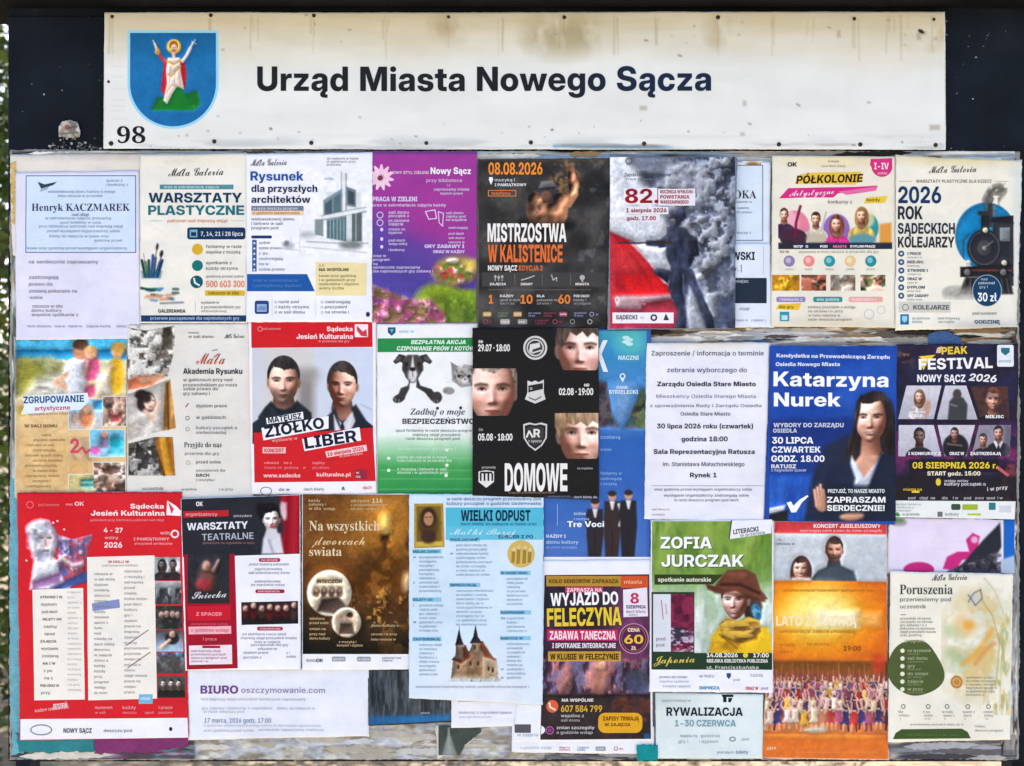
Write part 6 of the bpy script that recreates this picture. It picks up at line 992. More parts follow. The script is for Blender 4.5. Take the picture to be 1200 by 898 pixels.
t.part('date').text('08.08.2026', 572.5, 206, 14, (236, 142, 48), 'B', w=63).poly([(573.5, 209), (577.5, 209), (578, 212), (575.5, 218), (573, 212)], WH, 4).greek(580, 214, 607, 3, (214, 212, 208)).greek(580, 219.5, 617, 3.2, (226, 224, 220), wt=.6).frame(572, 224, 605, 231.5, 1, (216, 124, 60), 4).greek(576, 229.6, 601, 3, (216, 132, 74)).done()
t.part('headline').text('MISTRZOSTWA', 571.5, 284.5, 21.5, (240, 236, 230), 'B', w=92).text('W KALISTENICE', 572, 308.2, 20.5, (222, 112, 52), 'B', w=87).text('NOWY SĄCZ', 572, 318, 6.2, (232, 228, 222), 'B', w=34).text('EDYCJA 2', 608, 318, 6, (206, 110, 60), 'B', w=28).done()
p = t.part('programme').rect(565, 320, 708, 336.5, (66, 64, 63), 1.5)
for x in (603, 635, 668): p.rect(x, 322, x + .5, 335, (120, 118, 116), 2)
for k in range(3): p.rect(580 + k * 4, 323, 581 + k * 4, 330, (180, 176, 172), 4); p.rect(579 + k * 4, 324 + k % 2, 582 + k * 4, 326 + k % 2, (180, 176, 172), 4.2)
p.line([(611, 329), (618, 327), (626, 324)], 1.4, (180, 176, 172)).line([(646, 323), (648, 329), (652, 326), (652, 330)], 1.2, (180, 176, 172)).ell(682, 326, 3, 3, (180, 176, 172), 4).rect(681, 327, 683, 331, (180, 176, 172), 4.3)
for x0, x1 in ((574, 596), (610, 624), (644, 654), (674, 690)): p.greek(x0, 335, x1, 2.8, (224, 222, 218), wt=.6)
p.rect(572, 340, 692, 340.6, (110, 100, 92))
for x, s_ in ((576, '1'), (613, '10'), (657, '60')): p.text(s_, x - 3, 356.5, 10.4, OR, 'B', w={1: 5, 2: 14}[len(s_)])
for x in (586, 629, 672): p.greek(x, 349, x + 18, 3, (220, 218, 214), wt=.55); p.greek(x, 353.5, x + 24, 2.4, (170, 168, 164)); p.greek(x, 357.5, x + 20, 2.4, (150, 148, 144))
p.done()
p = t.part('sponsor_logos'); logos(p, 566, 708, 366, 5.5, 5, ((190, 188, 184), (150, 60, 90), (120, 150, 110), (150, 150, 190), (200, 160, 90)), 8); logos(p, 566, 708, 374.5, 6, 8, ((140, 138, 134), (150, 60, 90), (90, 110, 100), (170, 168, 164)), 7).done()

t = Thing('commemoration_poster', 'rippled grey war anniversary poster with white and red flag and a soldier', 'poster', [(715, 184), (862, 187), (858, 386), (711, 387)], (120, 128, 146), 6, M_GLOSS, seed=37, group=GP, ragged=.8, curl=lambda x, y: .0010 * np.clip(np.sin((x - 712) / 11.5 + np.sin(y / 50)), -1, 1) * np.clip((x - 790) / 40, 0, 1) + .003 * np.clip((x - 845) / 16, 0, 1) ** 2 + .0008)
b = Pic(714, 186, 859.5, 385.5, (118, 126, 142))
b.blots([(74, 80, 98), (158, 164, 176), (92, 98, 116), (178, 182, 190), (60, 64, 80)], 15, 61, .55, .13, .85); b.noise(.14, 5, 8)
b.blots([(52, 56, 70), (150, 156, 168), (176, 180, 190)], 8, 5, .56, .08, .8, np.clip((b.X - 790) / 30, 0, 1) * np.clip((320 - b.Y) / 30, 0, 1))
b.poly([(712, 184), (734, 186), (752, 214), (782, 262), (800, 320), (786, 346), (760, 310), (738, 285), (712, 274)], (214, 217, 224), 5); b.line([(722, 190), (748, 250), (782, 330)], 4, (176, 182, 194), 4, .7); b.line([(716, 210), (736, 270)], 5, (236, 238, 242), 5, .7)
b.poly([(790, 186), (740, 186), (748, 206), (790, 210)], (150, 156, 168), 4, .6)
b.poly([(712, 272), (740, 284), (760, 310), (790, 346), (770, 349), (712, 348)], (184, 26, 36), 1.5); b.poly([(716, 290), (742, 294), (756, 312), (744, 322), (720, 318)], (206, 52, 56), 5, .8); b.poly([(730, 326), (764, 322), (783, 342), (760, 347), (736, 345)], (214, 18, 26), 3, .9); b.line([(740, 300), (760, 330)], 3, (150, 14, 24), 3, .7)
b.line([(738, 285), (762, 310), (778, 332)], 2.4, (232, 222, 226), 1.6, .8); b.poly([(712, 348), (790, 346), (796, 362), (760, 366), (712, 364)], (190, 160, 166), 3, .9); b.poly([(750, 356), (786, 350), (796, 366), (790, 372), (752, 366)], (150, 26, 42), 2, .85)
b.poly([(712, 362), (798, 364), (796, 386), (712, 387)], (186, 46, 80), 3); b.poly([(712, 272), (719, 278), (722, 386), (712, 387)], (198, 50, 66), 2, .8)
dk = (52, 58, 80)
m = np.maximum.reduce([b.m_ell(793, 254, 9.5, 8, 0, .9), b.m_ell(791, 261, 6, 7, 0, .9), b.m_poly([(780, 268), (790, 265), (802, 269), (812, 282), (812, 304), (806, 318), (786, 320), (779, 300)], 1), b.m_poly([(784, 272), (772, 282), (756, 283), (756, 289), (776, 291), (788, 288)], 1), b.m_poly([(800, 276), (790, 290), (770, 292), (772, 286), (788, 280)], 1),
    b.m_poly([(784, 314), (800, 316), (798, 340), (804, 366), (802, 386), (790, 386), (792, 364), (782, 340)], 1), b.m_poly([(786, 318), (768, 314), (764, 320), (782, 334)], 1), b.m_poly([(798, 314), (810, 316), (820, 344), (834, 372), (836, 386), (824, 386), (816, 368), (802, 342)], 1), b.m_poly([(806, 276), (816, 280), (818, 300), (808, 304)], 1)])
b.mix(m, dk); b.a = b.a * (1 + (m * (vnoise(b.h, b.w, 8, 71, 3, .8, 1.6) - .5) * 1.3)[..., None]); gy, gx = np.gradient(blur2(m, 3)); b.a = np.clip(b.a + (m * (gx * .6 + gy) * 420)[..., None], 24, 240)
b.line([(724, 286), (748, 286.4), (776, 284)], 2, (48, 44, 56), .7); b.line([(770, 285), (786, 287)], 3.4, (60, 46, 46), .8); b.ell(787, 261, 3.4, 4.4, (120, 112, 116), 0, 1); b.line([(784, 257), (802, 257)], 1.4, (36, 40, 56), .8)
b.poly([(806, 336), (814, 350), (826, 386), (806, 387), (802, 360)], (186, 192, 202), 2, .75); b.poly([(836, 352), (860, 342), (860, 386), (840, 386)], (72, 84, 112), 4, .8); b.ell(818, 324, 3, 3, (214, 218, 226), 0, 1.6, .8)
b.mul(np.clip((b.X - 846) / 14, 0, 1), (.72, .75, .8)); b.noise(.07, 3, 12)
b.photoize(5, .75, 1.2); t.part('battle_picture').photo(b).done()
t.part('headline').rect(730, 222, 769, 241, (232, 232, 236), 1.6).rect(770, 223, 813, 242.5, (230, 228, 234), 1.7).text('82.', 731.5, 239.7, 16.6, (150, 18, 32), 'B', w=39).text('ROCZNICA WYBUCHU', 772.5, 228.4, 4, (164, 40, 60), 'B', w=38).text('POWSTANIA', 772.5, 234.5, 4.2, (164, 40, 60), 'B', w=34).text('WARSZAWSKIEGO', 772.5, 240.4, 4, (164, 40, 60), 'B', w=33).done()
t.part('date').rect(731, 244, 782, 252.5, (226, 228, 234), 1.6).rect(732, 253, 772, 261.5, (226, 226, 234), 1.6).text('1 sierpnia 2026', 733, 250.4, 4.8, (150, 24, 44), 'B', w=47).text('godz. 17.00', 733.5, 259.6, 4.8, (150, 24, 44), 'B', w=34).text('Zapraszamy mieszkańców', 731, 208.5, 4, (54, 62, 80), 'M', w=54).greek(733, 213, 778, 2.4, (110, 118, 134)).ring(736, 191, 4, 1.4, (86, 100, 100), 4).done()
p = t.part('logo_strip').rect(717, 367, 788, 379.5, (240, 236, 242), 3).text('SĄDECKI', 721, 375, 5, (70, 70, 80), 'B', w=25).greek(749, 374.5, 760, 3, (180, 180, 186)).ring(765, 373, 4, 2, (50, 56, 66), 4).poly([(776, 376), (779, 368), (783, 376)], (60, 60, 60), 4).greek(783, 375, 787, 2.6, (120, 60, 60)); p.ring(722.5, 352, 3, 1.4, (240, 226, 230), 3, 14, 3.6).poly([(720, 354.5), (725, 354.5), (722.5, 359)], (240, 226, 230), 3).greek(730, 353, 764, 2.6, (210, 150, 160)).greek(730, 358, 756, 2.6, (210, 150, 160)).done()

t = Thing('obituary_notice', 'half hidden white obituary notice with framed panel and small orange portrait', 'notice', [(826, 190), (902, 191), (901, 290), (826, 290)], (222, 230, 242), 3, seed=38, group=GP, tint=cloudy(0, 4, 5))
p = t.part('framed_panel').rect(826, 194.5, 893, 283, (86, 104, 132), 1).rect(826, 195.5, 892, 282, (214, 228, 242), 1.6)
p.text('OKA', 859, 233.6, 9.4, (44, 52, 66), 'S', w=26)
for y, x1 in ((239, 880), (246, 877), (251, 880), (268, 862), (275, 882)): p.greek(856, y, x1, 2.4, (120, 136, 158))
p.done()
b = Pic(869, 190, 892, 220, (226, 226, 220)); b.ell(880, 220, 12, 9, (40, 48, 62)); b.ell(881.5, 203, 8.5, 11, (204, 136, 48), 0, 1); b.ell(881.5, 205, 6, 8, (214, 152, 84), 0, 2); b.ell(881, 195, 8, 4, (150, 110, 60), 0, 2); b.line([(877, 204), (879, 204)], 1.2, (110, 66, 30)); b.line([(883, 204), (885, 204)], 1.2, (110, 66, 30)); b.line([(879, 210), (884, 210)], 1.1, (150, 66, 40)); b.line([(890, 192), (890, 216)], 1.4, (180, 120, 60))
t.part('portrait').photo(b).done()
t = Thing('obituary_notice', 'half hidden white notice with a dark navy block under a bold surname', 'notice', [(826, 286), (901, 286), (905, 384), (828, 385)], (224, 233, 245), 4, seed=39, group=GP, tint=cloudy(0, 4, 6))
t.part('name_line').text('WSKI', 856.5, 305.6, 9.4, (28, 34, 46), 'B', w=26.5).text('ur.', 856, 318.5, 5, (60, 66, 80), 'M').rect(867, 311, 867.8, 320, (60, 66, 80)).rect(893, 290, 893.6, 322, (170, 184, 200)).done()
t.part('navy_block').rect(830, 326.5, 897, 356, (38, 50, 66), 2).greek(859, 332, 877, 3, (190, 200, 210)).done()
t.part('body_text').greek(865, 364, 888, 2.8, (130, 142, 156)).greek(860, 377, 875, 2.2, (140, 150, 164)).greek(879, 377, 896, 2.2, (140, 150, 164)).done()

t = Thing('holiday_camp_poster', 'cream day camp poster with yellow and magenta brush strokes over a row of children', 'poster', [(903, 184), (1048, 185), (1047, 385), (902, 383)], (234, 229, 212), 5, seed=40, group=GP, tint=cloudy(0, 4, 7, [(980, 186, 80, 14, (232, 214, 166), .7), (975, 384, 80, 12, (206, 196, 172), .6)]), curl=lambda x, y: .002 * np.clip((y - 368) / 16, 0, 1) ** 2 * np.clip((x - 1000) / 40, 0, 1))
p = t.part('headline').poly([(929, 217), (936, 206), (950, 204), (1006, 203), (1009, 212), (1000, 218)], (234, 196, 66), 2).text('PÓŁKOLONIE', 931, 217, 9.4, (48, 34, 26), 'B', w=77, rot=1.6, shear=.16)
p.poly([(911, 234), (922, 222), (1000, 220.5), (1026, 219), (1022, 224), (980, 228), (974, 233), (940, 233)], (214, 44, 132), 2).poly([(980, 226), (1026, 220), (1024, 225), (990, 230)], (226, 110, 164), 2.4).text('Artystyczne', 923, 231.5, 7.4, (250, 224, 238), 'C', w=52, rot=3, shear=.1)
p.poly([(1010, 240), (1013, 233), (1038, 231), (1034, 239)], (234, 198, 60), 2).greek(1013, 237.5, 1034, 3, (70, 56, 20)).greek(968, 240, 996, 3.4, (120, 110, 110)).done()
t.part('logo').text('OK', 921, 197, 5.2, (36, 40, 46), 'B', w=11).greek(912, 195.5, 919, 2.4, (130, 130, 126)).greek(968, 192, 981, 2.2, (140, 136, 126)).greek(961, 197.5, 989, 2.2, (160, 156, 146)).done()
pts = [(1018, 188), (1043, 187), (1043, 196)] + [(1031 + 12.4 * math.cos(R(a)), 196 + 13 * math.sin(R(a))) for a in range(10, 180, 15)] + [(1017, 195)]
p = t.part('badge').poly(pts, (212, 52, 122), 2).done(); t.part('class_range', parent=p).text('I-IV', 1022, 200, 7.6, (250, 220, 234), 'B', w=17).greek(1026, 206, 1037, 2.6, (246, 190, 216)).done()
b = Pic(910, 240, 1043, 293, (234, 229, 212), 1.2)
b.ell(930, 270, 17, 22, (224, 128, 152)); b.ell(924, 262, 10, 14, (240, 190, 200), 0, 3, .7); b.ell(978, 270, 15.5, 18, (142, 106, 176)); b.ell(1016, 268, 11, 16, (48, 150, 152)); b.ell(1014, 258, 8, 10, (232, 214, 160), 0, 2, .8)
def kid(x, y, h, hair, top, skin=(226, 178, 150), long=True):
    b.face(x, y, h, skin, hair, long, cloth=top, light=-1)
kid(954, 258, 16, (60, 40, 34), (206, 198, 180), long=False); kid(978, 264, 19, (130, 66, 50), (214, 50, 140)); kid(1007, 254, 18, (150, 110, 66), (222, 190, 96)); kid(917, 253, 15, (80, 60, 56), (70, 44, 70), long=False); b.ell(928, 280, 16, 11, (70, 42, 60)); b.line([(936, 243), (931, 262), (930, 278)], 3, (120, 24, 60)); b.ell(1008, 282, 16, 7, (96, 150, 158), 0, 2); b.poly([(1028, 264), (1042, 262), (1042, 288), (1028, 288)], (224, 156, 70), 1.5); b.line([(966, 250), (960, 272)], 1.5, (180, 160, 190)); b.ell(955, 281, 12, 7, (190, 182, 160), 0, 2)
b.rect(910, 285.5, 1043, 294, (40, 46, 66), 1); b.poly([(909, 294), (922, 281), (934, 286), (934, 294)], (50, 44, 56), 1.2)
t.part('children_picture').photo(b).done()
p = t.part('programme')
for x0, x1, cc in ((928, 939, WH), (942, 954, WH), (959, 970, WH), (974, 990, (240, 130, 170)), (994, 1023, WH), (1028, 1038, (240, 150, 160))): p.greek(x0, 291.3, x1, 2.8, cc, wt=.6)
p.greek(912, 297.5, 930, 2.6, (120, 116, 106), wt=.6).greek(934, 297.5, 1030, 2.4, (160, 154, 142))
for x, cc in ((923, (142, 126, 168)), (946, (232, 136, 130)), (970, (44, 150, 160)), (994, (226, 196, 140)), (1018, (40, 140, 150))): p.ell(x, 307, 6.6, 6.6, cc, 2).ell(x - 1, 306, 3.2, 3.4, np.array(cc) * .55 + 110, 4, 14).greek(x - 5, 317.5, x + 5, 2, (160, 154, 146))
for x0, x1, cc in ((908, 942, (150, 132, 186)), (951, 985, (52, 146, 142)), (992, 1032, (232, 170, 160))): p.rrect(x0, 348.5, x1, 354.8, 2, cc, 2).greek(x0 + 4, 353, x1 - 4, 2.6, (240, 236, 240))
p.poly([(907, 363), (911, 357), (937, 356), (934, 364)], (232, 192, 60), 2).greek(911, 362, 932, 2.8, (90, 70, 20)).rect(912, 366, 923, 377, (46, 150, 168), 2).rect(914, 370, 921, 375.5, (190, 226, 232), 4)
for k in range(4): p.greek(945, 362 + 4.8 * k, 1000 - (k * 29 % 12), 2.5, (136, 130, 120))
p.ring(1016, 369, 6, 1, (190, 200, 206), 3).ring(1030, 364, 5, 1, (200, 206, 210), 3).done()
for (x0, x1, sd, base, cols) in ((903, 935, 1, (206, 158, 30), [(150, 104, 30), (226, 186, 60), (190, 130, 30)]), (937, 966, 2, (90, 62, 50), [(206, 170, 140), (60, 38, 34), (190, 110, 90)]), (971, 1000, 3, (140, 134, 124), [(90, 84, 80), (196, 190, 180), (150, 130, 110)]), (1006, 1035, 4, (120, 110, 70), [(214, 90, 100), (70, 90, 50), (226, 190, 170)])):
    q = Pic(x0, 323, x1, 341.5, base); q.blots(cols, 8, sd * 13, .52, .12, .95)
    q.photoize(sd, .9, 1); t.part('photo').photo(q).done()

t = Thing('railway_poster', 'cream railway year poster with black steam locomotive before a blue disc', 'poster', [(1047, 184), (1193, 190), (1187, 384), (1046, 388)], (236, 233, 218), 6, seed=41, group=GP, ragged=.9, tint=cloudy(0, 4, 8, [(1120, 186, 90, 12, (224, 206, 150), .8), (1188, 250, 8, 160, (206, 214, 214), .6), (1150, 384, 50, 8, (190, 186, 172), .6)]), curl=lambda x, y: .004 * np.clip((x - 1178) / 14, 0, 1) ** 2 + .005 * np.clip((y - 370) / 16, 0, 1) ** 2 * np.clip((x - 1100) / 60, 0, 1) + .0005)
sig(t.part('signature'), 1085, 1140, 205, (50, 48, 46), 9.5).done()
t.part('headline').text('2026', 1049.5, 239.8, 19.4, (28, 58, 96), 'B', w=50).text('ROK', 1049, 258.6, 15.4, (40, 46, 58), 'B', w=29).text('SĄDECKICH', 1049, 275.4, 12.6, (42, 50, 66), 'B', w=66.5).text('KOLEJARZY', 1049, 291.4, 12.6, (42, 46, 56), 'B', w=66).text('WARSZTATY PLASTYCZNE DLA DZIECI', 1070, 216, 3.6, (90, 90, 90), 'M', w=88).rect(1050, 214, 1066, 214.6, (160, 156, 146)).rect(1162, 214, 1178, 214.6, (160, 156, 146)).done()
b = Pic(1100, 212, 1186, 352, (236, 233, 218), 1.1)
disc = b.m_ell(1152, 278, 36, 39, soft=.8) * np.clip(1184 - b.X, 0, 1); b.mix(disc, (24, 128, 184)); b.mix(disc * np.clip((1135 - b.X) / 26, 0, 1), (40, 150, 204), .6)
b.blots([(70, 70, 66), (110, 108, 100)], 8, 3, .46, .14, .9, b.m_poly([(1152, 250), (1150, 236), (1156, 222), (1172, 218), (1176, 226), (1166, 238), (1164, 252)], 4)); b.rect(1154, 240, 1160, 268, (52, 54, 58), 1.2)
b.rect(1160, 262, 1184, 336, (46, 48, 54), .7); b.poly([(1156, 262), (1160, 256), (1184, 254), (1184, 264)], (34, 36, 42), .6); b.rect(1168, 268, 1180, 284, (120, 128, 130), .6)
b.ell(1150, 292, 20, 22, (40, 42, 48), 0, .7); b.ell(1150, 292, 18, 20, (84, 86, 90), 0, .6); b.ell(1150, 292, 16.6, 18.6, (44, 46, 54), 0, .6); b.ell(1150, 292, 8, 9, (66, 68, 74), 0, .7); b.ell(1150, 292, 2.4, 2.4, (150, 146, 136), 0, .5); b.line([(1150, 292), (1160, 284)], 1.2, (120, 118, 110), .5)
b.rect(1146, 252, 1156, 274, (36, 38, 44), .7); b.rect(1143, 249, 1159, 254, (52, 54, 60), .6); b.ell(1151, 271, 4.4, 4.4, (50, 50, 54), 0, .6); b.ell(1151, 271, 3, 3, (222, 206, 160), 0, .6)
b.poly([(1122, 314), (1182, 310), (1184, 324), (1122, 326)], (36, 36, 40), .7); b.rect(1124, 317, 1182, 319, (120, 60, 54), .5, .8)
for x in (1130, 1172): b.ell(x, 320, 5.4, 5.6, (28, 30, 34), 0, .6); b.ell(x, 320, 3.6, 3.8, (110, 110, 110), 0, .6); b.ell(x + 1, 309, 3, 3, (220, 212, 190), 0, .6)
b.poly([(1128, 326), (1180, 324), (1184, 346), (1120, 346)], (40, 40, 44), 1.4)
for x in range(1128, 1180, 6): b.line([(x, 328), (x - (1150 - x) * .1, 345)], 1.2, (92, 92, 90), .6, .8)
b.line([(1126, 304), (1126, 284), (1132, 276)], 1.2, (60, 62, 66), .6); b.ell(1130, 346, 26, 7, (140, 138, 130), 0, 5, .8); b.ell(1114, 342, 10, 6, (196, 194, 184), 0, 4, .7); b.photoize(2, .5, .9, np.clip(np.abs(b.a - (236, 233, 218)).sum(-1) / 80, 0, 1))
t.part('locomotive_picture').photo(b, clip=np.abs(blur2(b.a, 1.2) - (236, 233, 218)).sum(-1) > 26).done()
p = t.part('programme')
for k in range(6): p.ell(1053, 298.5 + 9.8 * k, 3.6, 3.6, (50, 82, 120), 2).ell(1053, 298.5 + 9.8 * k, 1.5, 1.5, (206, 214, 220), 4, 10).greek(1060, 300 + 9.8 * k, 1076 + (k * 37 % 11), 3.2, (80, 92, 110), wt=.6).greek(1060, 304 + 9.8 * k, 1078, 2, (160, 162, 160))
p.rect(1050, 354.5, 1111, 367, (206, 206, 196), 2).ring(1058, 361, 4, .9, (110, 112, 110), 4, 14).text('KOLEJARZE', 1067, 363.6, 5.4, (96, 98, 96), 'B', w=42); p.rect(1052, 369, 1062, 381, (26, 110, 156), 2).poly([(1054, 371), (1060, 371), (1060, 376), (1057, 379), (1054, 376)], (150, 206, 226), 4)
p.para(1066, 375, 1088, 2, 4, 2.3, (120, 140, 154)); p.para(1096, 375, 1128, 2, 4, 2.3, (120, 140, 154)); p.greek(1136, 369.5, 1164, 2.8, (110, 112, 110)).greek(1138, 380, 1168, 4.2, (50, 80, 110), wt=.6).done()
p = t.part('price_circle').ell(1153, 341.5, 16.6, 18, (28, 62, 96), 2).ring(1153, 341.5, 17.2, .7, (150, 186, 206), 3, 30, 18.6).done(); t.part('price', parent=p).text('30 zł', 1142, 354, 10, (232, 238, 242), 'B', w=22).greek(1146, 329.5, 1160, 2.4, (170, 192, 208)).greek(1143, 334, 1163, 2.6, (190, 206, 218)).greek(1144, 338.6, 1162, 2.6, (170, 192, 208)).done()
# ---- row two -------------------------------------------------------------------------------------------
t = Thing('camp_poster', 'sandy beach camp poster with family photo on top and holiday snapshots down the right', 'poster', [(18, 395), (150, 396), (149, 584), (20, 584)], (222, 186, 132), 1, seed=42, group=GP)
b = Pic(18.5, 395.5, 149.5, 583)
b.grad([(0, (60, 178, 226)), (.07, (84, 190, 230)), (.085, (28, 128, 186)), (.13, (52, 150, 190)), (.15, (196, 196, 160)), (.36, (206, 186, 140)), (.42, (226, 196, 146)), (1, (222, 184, 124))])
b.blots([(150, 150, 110), (176, 168, 120), (120, 130, 60)], 20, 4, .5, .2, .8, b.m_poly([(18, 422), (60, 418), (80, 430), (60, 462), (18, 464)], 4)); b.ell(32, 440, 15, 20, (158, 152, 60), 0, 6, .8); b.poly([(40, 448), (90, 432), (100, 462), (30, 464)], (206, 206, 204), 5, .8); b.blots([(120, 120, 116)], 12, 5, .55, .15, .6, b.m_poly([(40, 440), (90, 420), (90, 448), (50, 462)], 4), 2, .5)
b.ell(92, 440, 15, 21, (222, 226, 236), -10, 2); b.poly([(76, 430), (104, 420), (106, 462), (84, 462)], (216, 220, 230), 2); b.ell(96, 412, 9.5, 10, (176, 122, 92), 0, 1.2); b.ell(96, 404, 9.5, 6.5, (84, 60, 44), 0, 1.5); b.line([(80, 440), (66, 448), (78, 454)], 6, (214, 168, 134), 1.5)
b.ell(109, 432, 9.5, 19, (206, 92, 132), 0, 2); b.ell(108, 414, 6.8, 7.5, (226, 176, 146), 0, 1.2); b.ell(108, 411, 8, 6, (196, 150, 96), 0, 1.6, .8); b.line([(104, 424), (100, 440)], 4, (230, 184, 150), 1.5); b.ell(107, 458, 7, 8, (206, 90, 130), 0, 2)
b.ell(138, 440, 8.5, 22, (226, 178, 46), 0, 2); b.ell(139, 412, 7.5, 8.5, (220, 166, 130), 0, 1.3); b.ell(140, 408, 8.5, 7, (206, 160, 74), 0, 1.8); b.line([(132, 430), (118, 446), (104, 450)], 5, (230, 186, 150), 1.5); b.poly([(116, 440), (130, 436), (130, 462), (114, 462)], (238, 226, 206), 3); b.noise(.05, 10, 5)
b.blots([(206, 164, 106), (232, 204, 156)], 30, 8, .55, .2, .5, np.clip((b.Y - 490) / 10, 0, 1)); b.noise(.05, 3, 6)
b.rect(18, 395, 20, 584, (206, 214, 214), 1)
b.ell(28, 483, 5.5, 5.5, (206, 178, 50), 0, 1.4)
b.photoize(7, .8, 1.4, np.clip((492 - b.Y) / 20, .25, 1)); t.part('beach_picture').photo(b).done()
t.part('headline').poly([(27, 466), (40, 463), (104, 460.5), (106, 470), (96, 480), (60, 483), (26, 486), (30, 476)], (224, 236, 246), 4).text('ZGRUPOWANIE', 29, 473, 8, (32, 78, 128), 'B', w=71, rot=1.6).text('artystyczne', 42, 481.5, 5.6, (190, 90, 120), 'B', w=42, rot=1.8).greek(34, 487, 96, 2.4, (150, 140, 130), rot=1.5).text('OK', 36, 400.2, 4.2, (30, 60, 90), 'B', w=11).done()
p = t.part('body_text'); p.greek(30, 501, 80, 3.6, (124, 92, 56), wt=.6).greek(50, 511, 64, 2.2, (150, 116, 74))
for k in range(10): p.greek(31 if k % 2 else 40, 517 + 6 * k, 78 - (k * 29 % 14), 2.6, (160, 126, 84))
p.done()
for n_, (qd, fn) in enumerate((((82, 468, 122, 503), 'a'), ((122, 465, 149, 499), 'b'), ((107, 504, 147, 535), 'c'), ((82, 512, 109, 540), 'd'), ((111, 542, 148, 576), 'e'), ((82, 556, 112, 578), 'f'))):
    q = Pic(*qd, (190, 190, 190))
    if fn == 'a': q.grad([(0, (150, 200, 226)), (.5, (176, 196, 206)), (1, (196, 186, 176))]); q.ell(103, 490, 8, 12, (222, 140, 96), 0, 2); q.ell(104, 480, 5, 5, (226, 178, 146), 0, 1); q.rect(112, 470, 121, 480, (60, 150, 196), 1); q.ell(90, 492, 5, 8, (196, 170, 150), 0, 2)
    if fn == 'b': q.grad([(0, (176, 140, 120)), (1, (196, 176, 160))]); q.ell(138, 486, 9, 9, (176, 40, 60), 0, 3); q.ell(130, 478, 6, 5, (70, 60, 60), 0, 2); q.ell(142, 474, 6, 6, (214, 160, 130), 0, 2); q.blots([(110, 90, 80), (220, 190, 170)], 8, 4, .56, .12, .7)
    if fn == 'c': q.grad([(0, (110, 190, 224)), (1, (150, 200, 220))]); q.ell(137, 520, 8, 9, (40, 170, 190), 0, 3); q.rect(119, 510, 129, 526, (130, 120, 160), 2); q.ell(124, 509, 4, 4, (214, 160, 140), 0, 1); q.ell(113, 528, 6, 5, (226, 110, 190), 0, 2); q.rect(128, 526, 147, 533, (90, 180, 196), 2)
    if fn == 'd': q.a[:] = (228, 196, 160)
    if fn == 'e': q.grad([(0, (150, 130, 116)), (1, (196, 186, 172))]); q.blots([(120, 90, 76), (206, 150, 130), (220, 214, 206), (90, 66, 56)], 9, 15, .54, .1, .85)
    if fn == 'f': q.grad([(0, (196, 190, 130)), (1, (214, 196, 140))]); q.ell(104, 567, 8, 6, (110, 180, 170), 0, 2); q.rect(97, 562, 112, 564, (60, 140, 140), .8); q.rect(97, 568, 112, 570, (60, 140, 140), .8)
    q.photoize(n_ + 3, .9, 1.0)
    pp = t.part('snapshot')
    if fn == 'd': pp.photo(q).text('2', 84, 531, 17, (208, 76, 96), 'C', w=10).line([(92, 530), (98, 524), (102, 531), (107, 527)], 2.4, (208, 76, 96), 7)
    else: pp.rect(qd[0] - .8, qd[1] - .8, qd[2] + .8, qd[3] + .8, (226, 226, 222), 1.5).photo(q, z=2)
    pp.done()

t = Thing('drawing_school_poster', 'light grey drawing school poster with easel and studio photos and red script title', 'poster', [(151, 380), (297, 379), (298, 586), (150, 585)], (224, 222, 214), 2, seed=43, group=GP, tint=cloudy(0, 3, 9))
b = Pic(151, 382, 210, 458, (224, 222, 214), 1.1); m = b.m_poly([(151, 384), (172, 388), (206, 382), (206, 410), (198, 442), (176, 448), (151, 446)], .8)
b.mix(m, (150, 146, 136)); b.blots([(64, 58, 50), (206, 204, 196), (100, 92, 80), (226, 224, 218)], 9, 21, .53, .1, .95, m); b.mix(b.m_poly([(190, 412), (204, 410), (202, 384), (193, 386)], 1.5) * m, (50, 46, 40), .8); b.rect(156, 408, 176, 414, (224, 222, 214), 1); b.blots([(58, 60, 56)], 7, 31, .5, .1, .8, b.m_ell(161, 402, 8, 6, soft=2)); b.noise(.1, 3, 2, mask=m)
b.mix(b.m_poly([(151, 446), (164, 440), (196, 440), (180, 452), (152, 458)], 2), (190, 96, 60), .9); b.mix(b.m_poly([(160, 442), (196, 438), (190, 446), (168, 450)], 2), (206, 160, 130), .8)
d = Pic(151, 444, 210, 520, (224, 222, 214), 1.1); m = d.m_poly([(151, 462), (170, 456), (201, 444), (208, 502), (182, 508), (151, 518)], .8)
d.mix(m, (196, 190, 182)); d.mix(m * d.m_poly([(195, 448), (202, 446), (208, 502), (192, 506)], 1), (150, 104, 50)); d.mix(m * d.m_poly([(201, 446), (206, 480), (202, 500)], 1), (206, 160, 90), .8); d.mix(m * d.m_line([(198, 450), (199, 504)], 1.6), (60, 40, 24), .8)
d.ell(173, 472, 11, 13, (48, 38, 36), 0, 1.5); d.ell(166, 462, 7, 5, (50, 40, 36), -20, 1.5); d.ell(177, 472, 6.6, 9, (222, 186, 164), -8, 1.2); d.line([(174, 469), (176, 469)], 1, (70, 50, 44)); d.line([(180, 469), (182, 470)], 1, (70, 50, 44)); d.line([(177, 477), (180, 477)], 1, (170, 90, 84)); d.ell(172, 466, 7, 6, (48, 38, 36), 30, 1.6)
d.mix(m * d.m_ell(172, 500, 20, 17, soft=3), (214, 210, 204)); d.line([(180, 492), (186, 478), (189, 472)], 5, (222, 190, 170), 1.4); d.line([(172, 482), (178, 490)], 5, (210, 172, 150), 2); d.blots([(170, 162, 152)], 8, 6, .56, .15, .6, m * np.clip((d.Y - 492) / 5, 0, 1)); d.noise(.06, 4, 3, mask=m)
